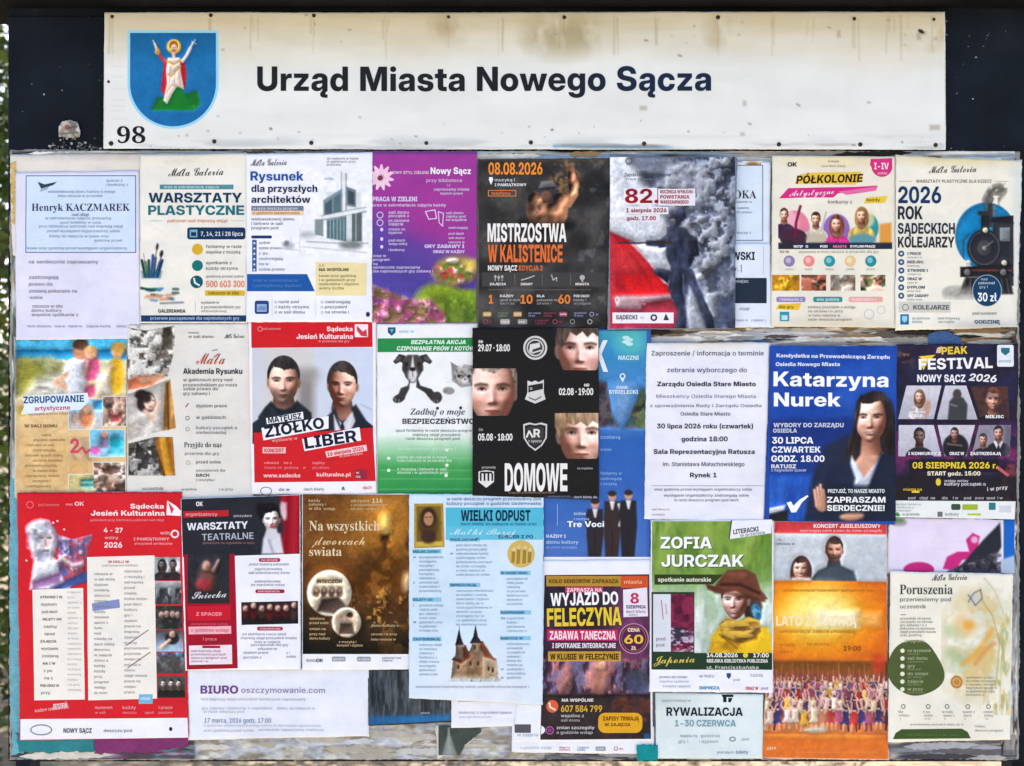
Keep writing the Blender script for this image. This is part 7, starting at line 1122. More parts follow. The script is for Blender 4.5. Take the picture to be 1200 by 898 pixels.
e = Pic(151, 512, 209, 560, (224, 222, 214), 1.1); m = e.m_poly([(152, 520), (183, 512), (204, 511), (207, 557), (152, 557)], .8)
e.mix(m, (62, 60, 58)); e.mix(m * e.m_poly([(180, 513), (204, 511), (207, 557), (192, 557)], 1), (150, 96, 34)); e.mix(m * e.m_poly([(188, 513), (196, 512), (204, 557), (196, 557)], 1.4), (206, 150, 50), .9); e.line([(181, 514), (194, 557)], 1.8, (60, 40, 24), 1)
for q in ([(158, 540), (161, 522)], [(170, 520), (178, 532)], [(166, 522), (178, 530)], [(156, 552), (162, 546)], [(176, 548), (180, 556)]): e.line(q, 1.8, (226, 226, 222), .9)
e.blots([(40, 40, 40), (130, 128, 122), (200, 198, 192)], 7, 17, .58, .08, .7, m * e.m_poly([(151, 512), (184, 512), (190, 558), (151, 558)])); e.noise(.1, 3, 5, mask=m)
b.photoize(8, .55, 1.0, (np.abs(b.a - (224, 222, 214)).sum(-1) > 12) * 1.0); t.part('studio_photo').photo(b, clip=np.abs(b.a - (224, 222, 214)).sum(-1) > 3).done(); d.photoize(8, .55, 1.0, (np.abs(d.a - (224, 222, 214)).sum(-1) > 12) * 1.0); t.part('portrait_photo').photo(d, z=1.5, clip=np.abs(d.a - (224, 222, 214)).sum(-1) > 3).done(); e.photoize(8, .55, 1.0, (np.abs(e.a - (224, 222, 214)).sum(-1) > 12) * 1.0); t.part('easel_photo').photo(e, z=2, clip=np.abs(e.a - (224, 222, 214)).sum(-1) > 3).done()
p = t.part('headline'); p.text('Mala', 231, 427, 15, (176, 62, 40), 'C', w=33, shear=.2).line([(252, 419), (257, 415)], 1.2, (176, 62, 40), 6.5).line([(250, 411), (256, 410)], .8, (90, 80, 76)).text('Akademia Rysunku', 216, 438.4, 6.6, (44, 46, 50), 'B', w=69).done()
p = t.part('body_text'); c = (120, 120, 118)
p.greek(222, 391.5, 234, 2.2, c).greek(222, 396.5, 255, 2.8, (90, 92, 94)); sig(p, 264, 287, 397, (50, 50, 50), 6)
for x1, y in ((278, 447), (279, 453), (266, 457.5), (247, 463)): p.greek(216, y, x1, 3, (100, 100, 100))
for y, x1 in ((477.5, 267), (491, 268)): p.greek(231, y, x1, 3.2, (96, 96, 96))
p.greek(231, 503, 279, 3, c).greek(231, 508.5, 270, 3, c); p.line([(219, 477), (222, 473)], 1.2, (170, 60, 50)).ring(221, 490, 2.6, .9, (120, 120, 120), 4, 10).ring(221, 503, 2.6, .9, (190, 150, 140), 4, 10)
p.text('Przyjdz do nas', 217, 524, 6, (70, 70, 72), 'S', w=44); p.greek(218, 533, 262, 2.8, c).greek(231, 543, 260, 3, (96, 96, 96)).ring(222, 542, 2.6, .8, (190, 170, 100), 4, 10).greek(231, 552.5, 265, 2.4, c).greek(231, 558.5, 256, 3.6, (60, 60, 62), wt=.6).greek(231, 563.5, 262, 2.4, c)
p.greek(168, 574, 199, 3, (110, 112, 114)).greek(214, 574.5, 239, 2.4, c).greek(258, 574.5, 282, 2.4, c).done()

t = Thing('concert_poster', 'red and white concert poster with two dark haired men side by side and tilted names', 'poster', [(292, 377), (441, 376), (442, 579), (296, 579)], (240, 238, 244), 3, M_GLOSS, seed=44, group=GP)
p = t.part('red_band').poly([(295.5, 378), (437, 376.5), (437.5, 407), (296, 408)], (206, 28, 38), 1).text('Sądecka', 414, 388.5, 5.4, (250, 226, 226), 'B', w=30, align='r').text('Jesień Kulturalna', 414.5, 397.5, 5.8, (250, 226, 226), 'B', w=66, align='r').rrect(416.5, 380.5, 432, 395.5, 1, (246, 232, 236), 2).poly([(419, 382), (426, 389), (430, 386), (431, 395), (424, 394), (419, 388)], (206, 60, 70), 3).greek(336, 386.5, 349, 4, (240, 190, 190), wt=.7).greek(308, 387, 330, 2.4, (230, 150, 150)).ring(306, 386, 3, .8, (230, 150, 150), 4, 12).greek(374, 401.5, 414, 2.2, (232, 160, 160)); p.done()
b = Pic(297, 408, 438, 520, (206, 212, 220), 1.25)
b.grad([(0, (212, 214, 214)), (.5, (204, 212, 224)), (1, (200, 212, 232))], 0); b.rect(296, 408, 368, 522, (208, 206, 204), 1); b.rect(350, 435, 369, 522, (120, 114, 114), 6, .8); b.ell(362, 440, 14, 10, (160, 154, 152), 0, 6, .6); b.poly([(297, 408), (312, 408), (306, 520), (297, 520)], (196, 208, 226), 6, .6)
b.face(333.5, 447, 56, (226, 184, 162), (44, 38, 40), cloth=(34, 42, 50), beard=.42, light=-1, top=-.01, yaw=-.12, fringe=.01)
m = b.m_poly([(302, 520), (304, 488), (312, 477), (319, 470), (326, 478), (334, 480), (342, 477), (349, 469), (356, 475), (366, 484), (368, 520)], 1.2); b.mix(m, (32, 42, 50)); b.a = b.a * (1 + (m * (vnoise(b.h, b.w, 12, 5, 3, .8, 1.6) - .5) * .8)[..., None]); b.line([(318, 474), (326, 482), (342, 482), (350, 473)], 1.6, (18, 24, 30), 1, .7)
b.face(402, 452, 52, (226, 178, 154), (52, 44, 44), cloth=(34, 38, 52), shirt=(222, 222, 230), light=1, top=.01, yaw=-.45, hard=.9)
b.poly([(380, 520), (382, 490), (394, 478), (402, 506), (398, 522)], (34, 40, 54), 1.4); b.poly([(424, 520), (432, 496), (418, 474), (412, 478), (420, 500), (414, 522)], (30, 36, 48), 1.4); b.poly([(392, 486), (402, 508), (414, 484), (408, 520), (394, 520)], (222, 220, 226), 1.4); b.line([(424, 474), (436, 480)], 2, (160, 170, 190), 1, .6)
t.part('portrait_picture').photo(b).done()
t.part('red_panel').poly([(298.5, 507), (372, 506), (437.5, 501), (441, 563.5), (299.5, 565)], (206, 30, 40), 2).done()
p = t.part('name_labels').poly([(313, 490), (356, 482.5), (357, 491), (314, 497)], WH, 3).text('MATEUSZ', 316, 496, 6.8, (26, 28, 40), 'B', w=39, rot=8).poly([(307.5, 501.5), (386, 487.5), (386, 502), (310, 516)], WH, 3).text('ZIÓŁKO', 312.5, 513, 12.8, (22, 28, 48), 'B', w=70, rot=9.5).poly([(355, 514.5), (422, 500.5), (424, 516), (358, 528.5)], WH, 3.3).text('LIBER', 359, 526, 13.6, (22, 28, 48), 'B', w=61, rot=8.5)
p.poly([(382, 529), (430, 521), (431, 528), (384, 536)], (244, 206, 206), 3).text('16 sierpnia 2026', 385, 534.5, 4.8, (206, 40, 50), 'B', w=43, rot=9.5).greek(399, 536, 432, 2.4, (240, 180, 180), rot=8).greek(320, 518, 350, 3, (240, 170, 170), rot=6).rect(309, 524, 336, 531, (236, 190, 190), 3).text('KONCERT', 311, 530, 4.6, (206, 60, 66), 'B', w=23).done()
p = t.part('footer')
for x0, x1 in ((311, 328), (334, 352), (356, 362), (367, 384)): p.greek(x0, 543.5, x1, 2.6, (240, 150, 150)).greek(x0, 549, x1 + 3, 2.4, (236, 130, 134))
p.text('www.sadecka', 310, 559, 4.6, (250, 200, 200), 'B', w=43).text('kulturalna.pl', 372, 558, 4.6, (250, 200, 200), 'B', w=40).rect(417, 550, 431, 561, (150, 40, 60), 3).greek(418, 555, 430, 2.6, (240, 200, 206)).greek(418, 559.5, 430, 2.6, (240, 200, 206)).ring(313, 575, 7, 1, (120, 120, 130), 3, 20, 5).greek(328, 575, 348, 3, (70, 74, 90)).greek(357, 574.5, 381, 2.8, (110, 120, 140)).text('A', 401, 574, 4, (60, 60, 70), 'B').greek(426, 573, 436, 3.4, (206, 60, 80)).done()

t = Thing('pet_safety_poster', 'green and white pet chipping poster with a black and white dog and a kitten', 'poster', [(441, 380), (560, 379), (560, 580), (442, 579)], (238, 240, 240), 2, seed=45, group=GP)
b = Pic(443, 500, 558, 579, (238, 240, 240)); b.grad([(0, (236, 240, 238)), (.12, (226, 238, 228)), (.35, (150, 204, 160)), (.6, (70, 160, 88)), (1, (52, 148, 76))]); b.noise(.05, 16, 4)
for y in (527, 537, 551, 561, 573): b.line([(446, y), (556, y)], .8, (150, 206, 160), .7, .5)
p = t.part('green_panel').photo(b).text('BEZPIECZEŃSTWO', 472, 496.8, 6.2, (58, 62, 64), 'B', w=84)
for x0, x1, y in ((464, 556, 506), (484, 540, 511), (476, 544, 515.5)): p.greek(x0, y, x1, 2.6, (110, 116, 116))
for y in (527, 537, 541, 551, 555): p.greek(466, y, 540 - y % 7 * 3, 2.6, (206, 236, 210))
for x, y in ((456, 537), (456, 551), (524, 527), (524, 545), (523, 557)): p.ell(x, y, 2, 2, (226, 244, 228), 5, 10)
p.done()
p = t.part('headline').poly([(443, 397), (557, 396), (557, 412.5), (443, 413)], (44, 140, 76), 2).text('BEZPŁATNA AKCJA', 482, 403.6, 4.8, (226, 240, 228), 'B', w=64, shear=.2).text('CZIPOWANIE PSÓW I KOTÓW', 465, 411, 4.8, (226, 240, 228), 'B', w=91, shear=.2).text('Zadbaj o moje', 481, 486, 7.4, (64, 66, 68), 'I', w=64)
p.poly([(455, 384), (464, 384), (464, 390), (459.5, 394), (455, 390)], (40, 80, 120), 3).poly([(457, 386), (462, 386), (460, 391)], (90, 180, 200), 4).greek(468, 390.5, 488, 3, (130, 190, 206)).ell(513, 478.5, 1.8, 1.8, (60, 62, 64), 4).ell(540, 478, 1.8, 1.8, (60, 62, 64), 4).done()
b = Pic(458, 412, 520, 474, (238, 240, 240), 1.3); k = (48, 46, 46)
for s_ in (-1, 1):
    b.poly([(484 + s_ * 8, 417), (484 + s_ * 16, 415), (484 + s_ * 23, 424), (484 + s_ * 20, 427), (484 + s_ * 14, 424), (484 + s_ * 10, 428)], k, .8); b.ell(484 + s_ * 17, 421, 4, 2.4, (120, 110, 106), s_ * 30, 1, .6)
b.poly([(472, 422), (478, 416), (490, 416), (496, 422), (496, 434), (491, 443), (486, 449), (481, 449), (476, 443), (472, 434)], (74, 70, 70), 1); b.poly([(484, 416), (486, 430), (484, 436), (482, 430)], (226, 224, 222), 1); b.ell(484, 440, 5.4, 8, (206, 204, 204), 0, 1.6); b.ell(484, 433, 3.2, 2.4, (34, 32, 32), 0, .8); b.line([(484, 436), (484, 441)], .8, (90, 84, 84), .7); b.ell(477, 427, 2, 2, (24, 22, 22), 0, .6); b.ell(491, 427, 2, 2, (24, 22, 22), 0, .6); b.ell(475, 430, 3, 6, (50, 46, 46), 10, 1.5, .8); b.ell(493, 430, 3, 6, (50, 46, 46), -10, 1.5, .8)
b.poly([(481, 444), (478, 452), (470, 455), (466, 466), (474, 468), (480, 456)], (60, 58, 58), 1); b.poly([(489, 441), (493, 452), (506, 456), (512, 464), (506, 470), (498, 460), (488, 454)], (54, 52, 52), 1); b.ell(468, 467, 7.4, 5, (58, 56, 56), -20, 1); b.ell(512, 466, 6.4, 7, (60, 58, 58), 10, 1)
for x, y in ((464, 470), (468, 471), (509, 472), (513, 472)): b.line([(x, y), (x, y - 3)], .9, (150, 146, 144), .5)
b.noise(.14, 3, 4, mask=(np.abs(b.a - 238).sum(-1) > 20))
d = Pic(518, 422, 557, 466, (238, 240, 240), 1.3); gy = (150, 148, 146)
d.poly([(529, 426), (538, 432), (552, 428), (557, 428), (557, 452), (540, 454), (530, 446)], gy, 1); d.poly([(528, 424), (538, 430), (531, 436)], (130, 126, 124), .8); d.blots([(90, 88, 86), (196, 194, 192)], 4, 6, .52, .1, .8, d.m_ell(545, 440, 13, 12, soft=2)); d.ell(538, 441, 2, 1.8, (40, 40, 40), 0, .5); d.ell(550, 441, 2, 1.8, (40, 40, 40), 0, .5); d.ell(545, 446, 4.5, 3.4, (220, 218, 216), 0, 1); d.ell(545, 444.5, 1.4, 1, (110, 80, 80), 0, .5); d.ell(526, 458, 7, 4.4, (150, 146, 144), 5, 1); d.line([(521, 460), (524, 457)], .9, (90, 88, 86)); d.line([(530, 446), (520, 442)], .5, (170, 170, 170)); d.line([(532, 448), (521, 448)], .5, (170, 170, 170))
t.part('dog_picture').photo(b, clip=b.a.sum(-1) < 712).done(); t.part('kitten_picture').photo(d, clip=d.a.sum(-1) < 712).done()

t = Thing('football_poster', 'black football fixtures poster with three cropped pale faces and club crests', 'poster', [(554, 385), (701, 384), (701, 585), (554, 580)], (27, 26, 26), 6, M_GLOSS, seed=46, group=GP, ragged=.4)
def crop(x0, y0, x1, y1, cx, cy, h, skin, hair, light, brow=None, sd=1):
    q = Pic(x0, y0, x1, y1, (27, 26, 26), 1.25); q.face(cx, cy, h, skin, hair, light=light, bust=False, brow=brow); return q
b = crop(648, 385, 700.5, 434, 679, 409, 82, (232, 188, 172), (78, 64, 56), 1)
b.hairs(b.m_poly([(652, 384), (701, 384), (700, 395), (694, 390), (688, 396), (682, 389), (675, 394), (668, 390), (663, 400), (658, 408), (654, 402)], .8), (74, 60, 52), 3, 2.5)
d = crop(554, 432, 606, 487, 577, 457, 86, (226, 180, 162), (146, 132, 120), -1, (90, 72, 60))
e = crop(644, 484, 700.5, 537, 681, 508, 84, (232, 190, 170), (150, 120, 92), 1, (126, 98, 74))
e.hairs(e.m_poly([(650, 484), (701, 484), (701, 497), (694, 493), (688, 500), (680, 494), (672, 499), (664, 495), (660, 506), (655, 512), (650, 500)], .8), (152, 122, 92), 9, 2.5)
for q_, z_ in ((b, 0), (d, 0), (e, 0)): q_.noise(.04, 6, 3); t.part('face_picture').photo(q_).done()
W2 = (236, 234, 230)
p = t.part('fixture_dates').text('29.07 · 18:00', 560.5, 412, 8, W2, 'B', w=37).text('02.08 · 19:00', 654.5, 463, 8, W2, 'B', w=40).text('05.08 · 18:00', 560.5, 516, 8, W2, 'B', w=40).text('ŚR', 561, 402.5, 3, W2, 'B').text('ND', 684, 453, 3.2, W2, 'B').text('ŚR', 561, 505, 3, (150, 148, 146), 'B').done()
p = t.part('headline').text('DOMOWE', 591.5, 575, 32.5, W2, 'B', w=73).greek(596, 577.6, 650, 2, (150, 120, 100)).done()
p = t.part('club_crest').ell(627, 408, 14, 14, (206, 204, 200), 2).ring(627, 408, 11.5, 1.4, (40, 40, 40), 3).ell(627, 408, 8.4, 8.4, (60, 60, 60), 3).poly([(621, 404), (632, 402), (633, 407), (624, 410), (623, 415), (620, 412)], (214, 212, 208), 4).line([(624, 414), (634, 411)], 1.6, (214, 212, 208)).done()
p = t.part('club_crest').poly([(618, 446), (623, 448), (627, 446), (631, 448), (637, 445), (637, 460), (639, 468), (627, 473), (615, 468), (618, 460)], (214, 212, 208), 2).poly([(619, 452), (636, 449), (636, 456), (619, 460)], (40, 40, 40), 3).greek(621, 457, 634, 3, (214, 212, 208), z=6, rot=8).line([(620, 466), (627, 469), (634, 465)], 1.4, (90, 90, 88)).done()
sh = lambda k: [(627 + k * x, 511 + k * y) for x, y in ((-14, -14), (-7, -16), (0, -14.5), (7, -16), (14, -14), (13.5, 2), (8, 11), (0, 17), (-8, 11), (-13.5, 2))]
p = t.part('club_crest').poly(sh(1), (206, 204, 200), 2).poly(sh(.87), (32, 31, 31), 3).poly(sh(.72), (60, 58, 58), 3.5).text('R', 625, 512, 9.5, (226, 224, 220), 'B').line([(617, 512), (620, 505), (624, 512)], 2, (226, 224, 220), 5).greek(619, 518, 635, 2.6, (200, 198, 196)).done()
p = t.part('club_crest').poly([(561, 552), (570, 550.5), (579, 552), (579, 564), (570, 571), (561, 564)], (226, 224, 220), 2)
for x in (563.5, 568, 572.5, 577): p.poly([(x - 1.1, 554), (x + 1.1, 554), (x + 1, 563), (x - 1, 563)], (30, 30, 30), 3)
p.rect(563, 552.2, 577, 554.4, (30, 30, 30), 3.2).greek(565, 548.5, 581, 2.4, (190, 188, 184)).greek(676, 549.5, 694, 2.2, (180, 178, 174)).done()
p = t.part('footer').poly([(638, 580), (701, 582), (701, 584.6), (638, 583)], (40, 50, 70), 2).greek(672, 583, 699, 2.2, (190, 196, 206)).greek(642, 582, 668, 2, (110, 120, 140)).done()

t = Thing('concert_poster', 'blue concert poster half hidden behind the black football poster with three men in dark suits', 'poster', [(636, 388), (762, 384), (763, 672), (636, 672)], (58, 100, 176), 3, M_GLOSS, seed=47, group=GP)
b = Pic(637, 388, 757, 652)
b.grad([(0, (66, 160, 186)), (.12, (52, 136, 190)), (.22, (70, 134, 192)), (.4, (86, 134, 190)), (.48, (44, 96, 174)), (.7, (52, 100, 180)), (1, (72, 112, 184))]); b.ell(738, 400, 18, 20, (90, 190, 190), 0, 8, .8)
m = b.m_poly([(637, 500), (637, 470), (700, 450), (710, 448), (716, 486), (724, 500)], 2); b.mix(m, (60, 56, 66), .9); b.blots([(130, 80, 60), (40, 40, 50), (90, 90, 100)], 7, 3, .52, .12, .8, m)
m = b.m_poly([(734, 500), (744, 474), (752, 456), (757, 458), (757, 502)], 2.5); b.mix(m, (56, 70, 56), .9); b.blots([(150, 110, 60), (34, 44, 36), (90, 110, 70)], 7, 13, .52, .12, .8, m); b.poly([(716, 486), (730, 502), (744, 484), (744, 500), (720, 502)], (70, 92, 116), 3, .7); b.poly([(718, 450), (742, 450), (736, 482), (728, 490), (722, 480)], (130, 166, 206), 5, .6)
for x, y, s_, cl, tilt in ((697, 590, 0, (44, 40, 46), 0), (717, 581, 1, (54, 42, 42), 0), (736, 580, 0, (38, 36, 42), 0)):
    b.poly([(x - 9, y + 6), (x + 9, y + 6), (x + 10, y + 36), (x + 7, 653), (x - 8, 653), (x - 10, y + 36)], cl, 1); b.ell(x, y, 4.6, 5.6, (196, 146, 128), 0, .8); b.ell(x, y - 3, 5, 3.4, (50, 40, 36), 0, .8)
    b.poly([(x - 3, y + 6), (x + 3, y + 6), (x + 1, y + 16), (x - 1, y + 16)], (226, 222, 220), .7); b.line([(x + (8 if s_ else -8), y + 10), (x + (12 if s_ else -10), y + 24), (x + (9 if s_ else -6), y + 34)], 3.6, (226, 220, 216) if s_ else cl, .9); b.line([(x, 620), (x, 652)], .9, (24, 22, 26), .6, .8)
b.noise(.04, 12, 5)
b.photoize(9, .6, 1.2, np.clip((b.X * 0 + 1) * ((b.Y > 440) & (b.Y < 505)), .2, 1)); t.part('city_picture').photo(b).done()
p = t.part('headline').text('K', 694, 436, 37, (226, 236, 244), 'B', w=18).text('Tre Voci', 664.5, 617, 6.8, (240, 244, 250), 'B', w=43).greek(672, 603, 692, 3, (190, 210, 236)).greek(672, 609, 690, 2.6, (170, 196, 230)).line([(653, 590), (653, 615)], .7, (150, 180, 220))
p.greek(640, 629.5, 673, 3.6, (206, 222, 240), wt=.55).greek(640, 636.5, 685, 3.2, (190, 210, 236)).greek(640, 642, 676, 2.2, (150, 180, 220)).text('NACZNI', 724, 422, 5, (200, 230, 236), 'B', w=24).ring(729, 441, 3.4, 1.4, (224, 236, 244), 4, 14).poly([(726.4, 443), (731.6, 443), (729, 448.5)], (224, 236, 244), 4).text('PARK', 722, 456, 3.6, (216, 230, 240), 'B').text('STRZELECKI', 713, 461.6, 4.4, (216, 230, 240), 'B', w=34)
for k in range(4): p.ell(733 + (k % 2) * 4, 396 + k * 2.5, 4.4, 2.2, (190, 230, 226), 3 + .1 * k, 12)
for x1, y, h in ((733, 514, 3.4), (716, 528, 2.6), (728, 556, 3), (728, 562, 2.6), (722, 568, 2.6)): p.greek(703, y, x1, h, (140, 180, 226))
p.done()
p = t.part('logo_strip').rect(637, 652, 762.5, 671.5, (236, 238, 246), 2).rrect(648, 658, 661, 663.5, 1, (50, 54, 66), 3).rrect(663, 658, 674, 663.5, 1, (170, 50, 60), 3); logos(p, 676, 758, 658, 5, 4, n=5).greek(640, 662, 645, 2.6, (110, 110, 116)).done()

t = Thing('meeting_notice', 'plain white typed meeting notice with centred black lines', 'notice', [(757, 402), (901, 402), (894, 613), (754, 608)], (232, 233, 242), 4, seed=48, group=GP, tint=cloudy(0, 4, 10, [(830, 403, 80, 8, (224, 218, 202), .8)]), ragged=.7)
p = t.part('typed_text'); D1, D2, D3 = (54, 56, 66), (34, 36, 46), (110, 114, 128)
for s_, y, cap, w_, f, c in (('Zaproszenie / informacja o terminie', 417, 5.4, 131, 'M', (74, 78, 88)), ('zebrania wyborczego do', 436.5, 5.4, 93, 'M', (74, 82, 110)), ('Zarządu Osiedla Stare Miasto', 452.8, 5.4, 115, 'B', D2), ('Mieszkańcy Osiedla Starego Miasta', 466.5, 4, 116, 'M', (126, 134, 164)),
                             ('z upoważnienia Rady i Zarządu Osiedla', 477.2, 3.6, 130, 'M', D3), ('Osiedla Stare Miasto', 487, 4.2, 58, 'M', D1), ('30 lipca 2026 roku (czwartek)', 502, 5.6, 112, 'B', D2), ('godzina 18:00', 517, 5.6, 54, 'B', D2),
                             ('Sala Reprezentacyjna Ratusza', 531.8, 5.6, 118, 'B', D2), ('im. Stanisława Małachowskiego', 546, 4.8, 95, 'M', (70, 74, 90)), ('Rynek 1', 559, 5.4, 31, 'B', D2)):
    p.text(s_, 828 - (y - 417) * .035, y, cap, c, f, w=w_, align='c')
p.rect(763, 568.5, 893, 569.2, (150, 152, 164), 4).greek(766, 574.5, 880, 2.6, D3).greek(777, 581.5, 878, 2.6, (96, 100, 116)).greek(789, 587, 864, 2.6, (110, 114, 128)).greek(763, 597.5, 789, 2, (150, 152, 164)).greek(763, 603.5, 778, 2, (150, 152, 164)).done()

t = Thing('election_poster', 'blue election poster with smiling dark haired woman in navy blazer', 'poster', [(902, 405), (1049, 407), (1046, 614), (894, 609)], (30, 74, 166), 5, M_GLOSS, seed=49, group=GP, ragged=.5)
b = Pic(900, 406, 1047, 610, (28, 72, 166), 1.15)
b.blots([(20, 56, 142), (38, 92, 186)], 50, 3, .52, .25, .7); b.rect(898, 491, 990, 556, (22, 44, 110), 4, .75); b.rect(990, 490, 1050, 612, (24, 40, 90), 20, .7); b.rect(896, 478, 985, 491, (24, 70, 160), 3, .6); b.blots([(50, 110, 200)], 12, 8, .56, .14, .5, np.clip((b.Y - 556) / 6, 0, 1) * np.clip((960 - b.X) / 10, 0, 1), .6, 3)
b.poly([(940, 612), (950, 560), (964, 524), (990, 510), (1047, 520), (1048, 612)], (34, 42, 66), 3)
b.hairs(b.m_poly([(1000, 478), (1006, 464), (1020, 458), (1034, 460), (1044, 474), (1048, 500), (1048, 566), (1036, 570), (1006, 560), (990, 556), (986, 540), (992, 516), (998, 500)], 1.6), (40, 32, 34), 4, 4, .5)
m = b.m_poly([(1008, 508), (1028, 508), (1031, 534), (1036, 548), (1010, 566), (998, 544), (1006, 532)], 1.4); sh = np.clip(.72 + (b.Y - 520) / 60 - np.clip((b.X - 1016) / 40, 0, .3), .5, 1); b.a = b.a * (1 - m[..., None]) + np.array([216, 160, 134]) * m[..., None] * sh[..., None] ** np.array([.85, 1.1, 1.2])
b.face(1018, 490, 59, (236, 188, 164), (40, 32, 34), long=True, bust=False, light=-1, smile=True, yaw=-.18, fringe=-.03, back=False)
b.hairs(np.maximum(b.m_poly([(1002, 470), (1008, 462), (1006, 480), (1002, 500), (1001, 530), (992, 548), (988, 540), (996, 514), (1000, 490)], 1), b.m_poly([(1034, 470), (1042, 476), (1047, 510), (1047, 560), (1036, 560), (1034, 528), (1038, 500)], 1)), (38, 30, 32), 8, 5, .5)
b.poly([(996, 534), (1010, 560), (1032, 530), (1018, 584), (994, 590), (990, 556)], (214, 222, 240), 1.5); b.poly([(1001, 540), (1011, 558), (1029, 534), (1020, 534)], (214, 160, 134), 1.5); b.poly([(960, 612), (966, 552), (992, 536), (1000, 560), (990, 612)], (30, 38, 62), 2); b.poly([(1030, 530), (1048, 536), (1048, 612), (1010, 612), (1014, 572)], (28, 36, 58), 2)
for k in range(4): b.line([(955 + k * 3.4, 592 - k), (952.5 + k * 3.4, 574 - (k % 3) * 3)], 3.4, (214, 160, 132), 1)
b.ell(962, 590, 8, 9, (206, 150, 122), 20, 1.5); b.ell(996, 604, 14, 5, (206, 150, 120), -5, 2); b.poly([(894, 596), (919, 591), (917, 597), (895, 604)], (226, 228, 226), 1.5); b.poly([(894, 603), (922, 597), (922, 611), (894, 611)], (30, 32, 36), 2)
b.rect(966, 568, 1040, 601, (24, 34, 44), 2.5, .85); b.noise(.05, 8, 4)
b.photoize(10, .35, 1.2); t.part('portrait_picture').photo(b).done()
p = t.part('headline').text('Kandydatka na Przewodniczącą Zarządu', 908, 419, 4.4, (220, 230, 246), 'B', w=132, rot=-.8).text('Osiedla Nowego Miasta', 907, 429.2, 4.4, (220, 230, 246), 'B', w=75).text('Katarzyna', 904.5, 452.6, 17, (246, 248, 252), 'B', w=134, rot=-.5).text('Nurek', 905, 476.2, 16, (246, 248, 252), 'B', w=78).done()
p = t.part('date').text('WYBORY DO ZARZĄDU', 904.5, 500.5, 5, (196, 204, 226), 'B', w=82).text('OSIEDLA', 904, 506.8, 4.6, (196, 204, 226), 'B', w=28).text('30 LIPCA', 903, 519.6, 7.6, (240, 242, 248), 'B', w=48).text('CZWARTEK', 902.5, 530, 7, (232, 236, 246), 'B', w=57).text('GODZ. 18.00', 902, 540.8, 7.4, (236, 240, 248), 'B', w=62).text('RATUSZ', 902, 548.4, 4.6, (220, 226, 240), 'B', w=29).greek(902, 552, 943, 2.6, (190, 200, 226)).done()
t.part('tick_mark').poly([(920, 588.5), (925, 587), (928, 592), (935, 585), (944, 579.6), (945.6, 581), (938, 588), (931, 599.6), (925.6, 600)], (244, 246, 250), 3).done()
t.part('invitation').text('PRZYJDŹ, TO NASZE MIASTO', 968, 577, 4.4, (220, 226, 230), 'B', w=66).text('ZAPRASZAM', 967, 588.4, 6.8, (240, 240, 240), 'B', w=68).text('SERDECZNIE!', 967, 598, 6.8, (236, 238, 238), 'B', w=67).done()

t = Thing('festival_poster', 'dark violet festival poster with six framed performer photos and yellow lettering', 'poster', [(1049, 404), (1190, 403), (1187, 609), (1042, 606)], (40, 32, 52), 4, M_GLOSS, seed=50, group=GP, ragged=.8, curl=lambda x, y: .002 * np.clip((x - 1172) / 18, 0, 1) ** 2)
b = Pic(1047, 405, 1188, 587, (40, 32, 54)); b.blots([(52, 36, 70), (28, 26, 40), (36, 40, 70)], 26, 9, .52, .2, .8); b.blots([(120, 40, 96), (90, 36, 90)], 16, 19, .58, .12, .8, np.clip((b.Y - 490) / 20, 0, 1) * np.clip((560 - b.Y) / 20, 0, 1)); b.blots([(150, 66, 76)], 12, 29, .6, .1, .7, np.clip((b.X - 1160) / 15, 0, 1) * np.clip((b.Y - 500) / 30, 0, 1)); b.blots([(110, 80, 70)], 10, 39, .62, .1, .7, np.clip((440 - b.Y) / 20, 0, 1) * np.clip((1076 - b.X) / 15, 0, 1)); b.rect(1044, 557, 1190, 588, (34, 30, 34), 3, .8); b.noise(.1, 5, 4)
t.part('backdrop').photo(b).done()
LG = (196, 194, 206)
H = {0: [(1060, 452), (1101, 452), (1092, 491), (1050, 492)], 1: [(1105, 452), (1130, 452), (1143, 492), (1095, 492)], 2: [(1134, 452), (1178, 453), (1180, 492), (1146, 492)], 3: [(1051, 498), (1092, 498), (1101, 535), (1050, 535)], 4: [(1096, 498), (1140, 498), (1130, 535), (1104, 535)], 5: [(1144, 498), (1182, 498), (1180, 535), (1135, 535)]}
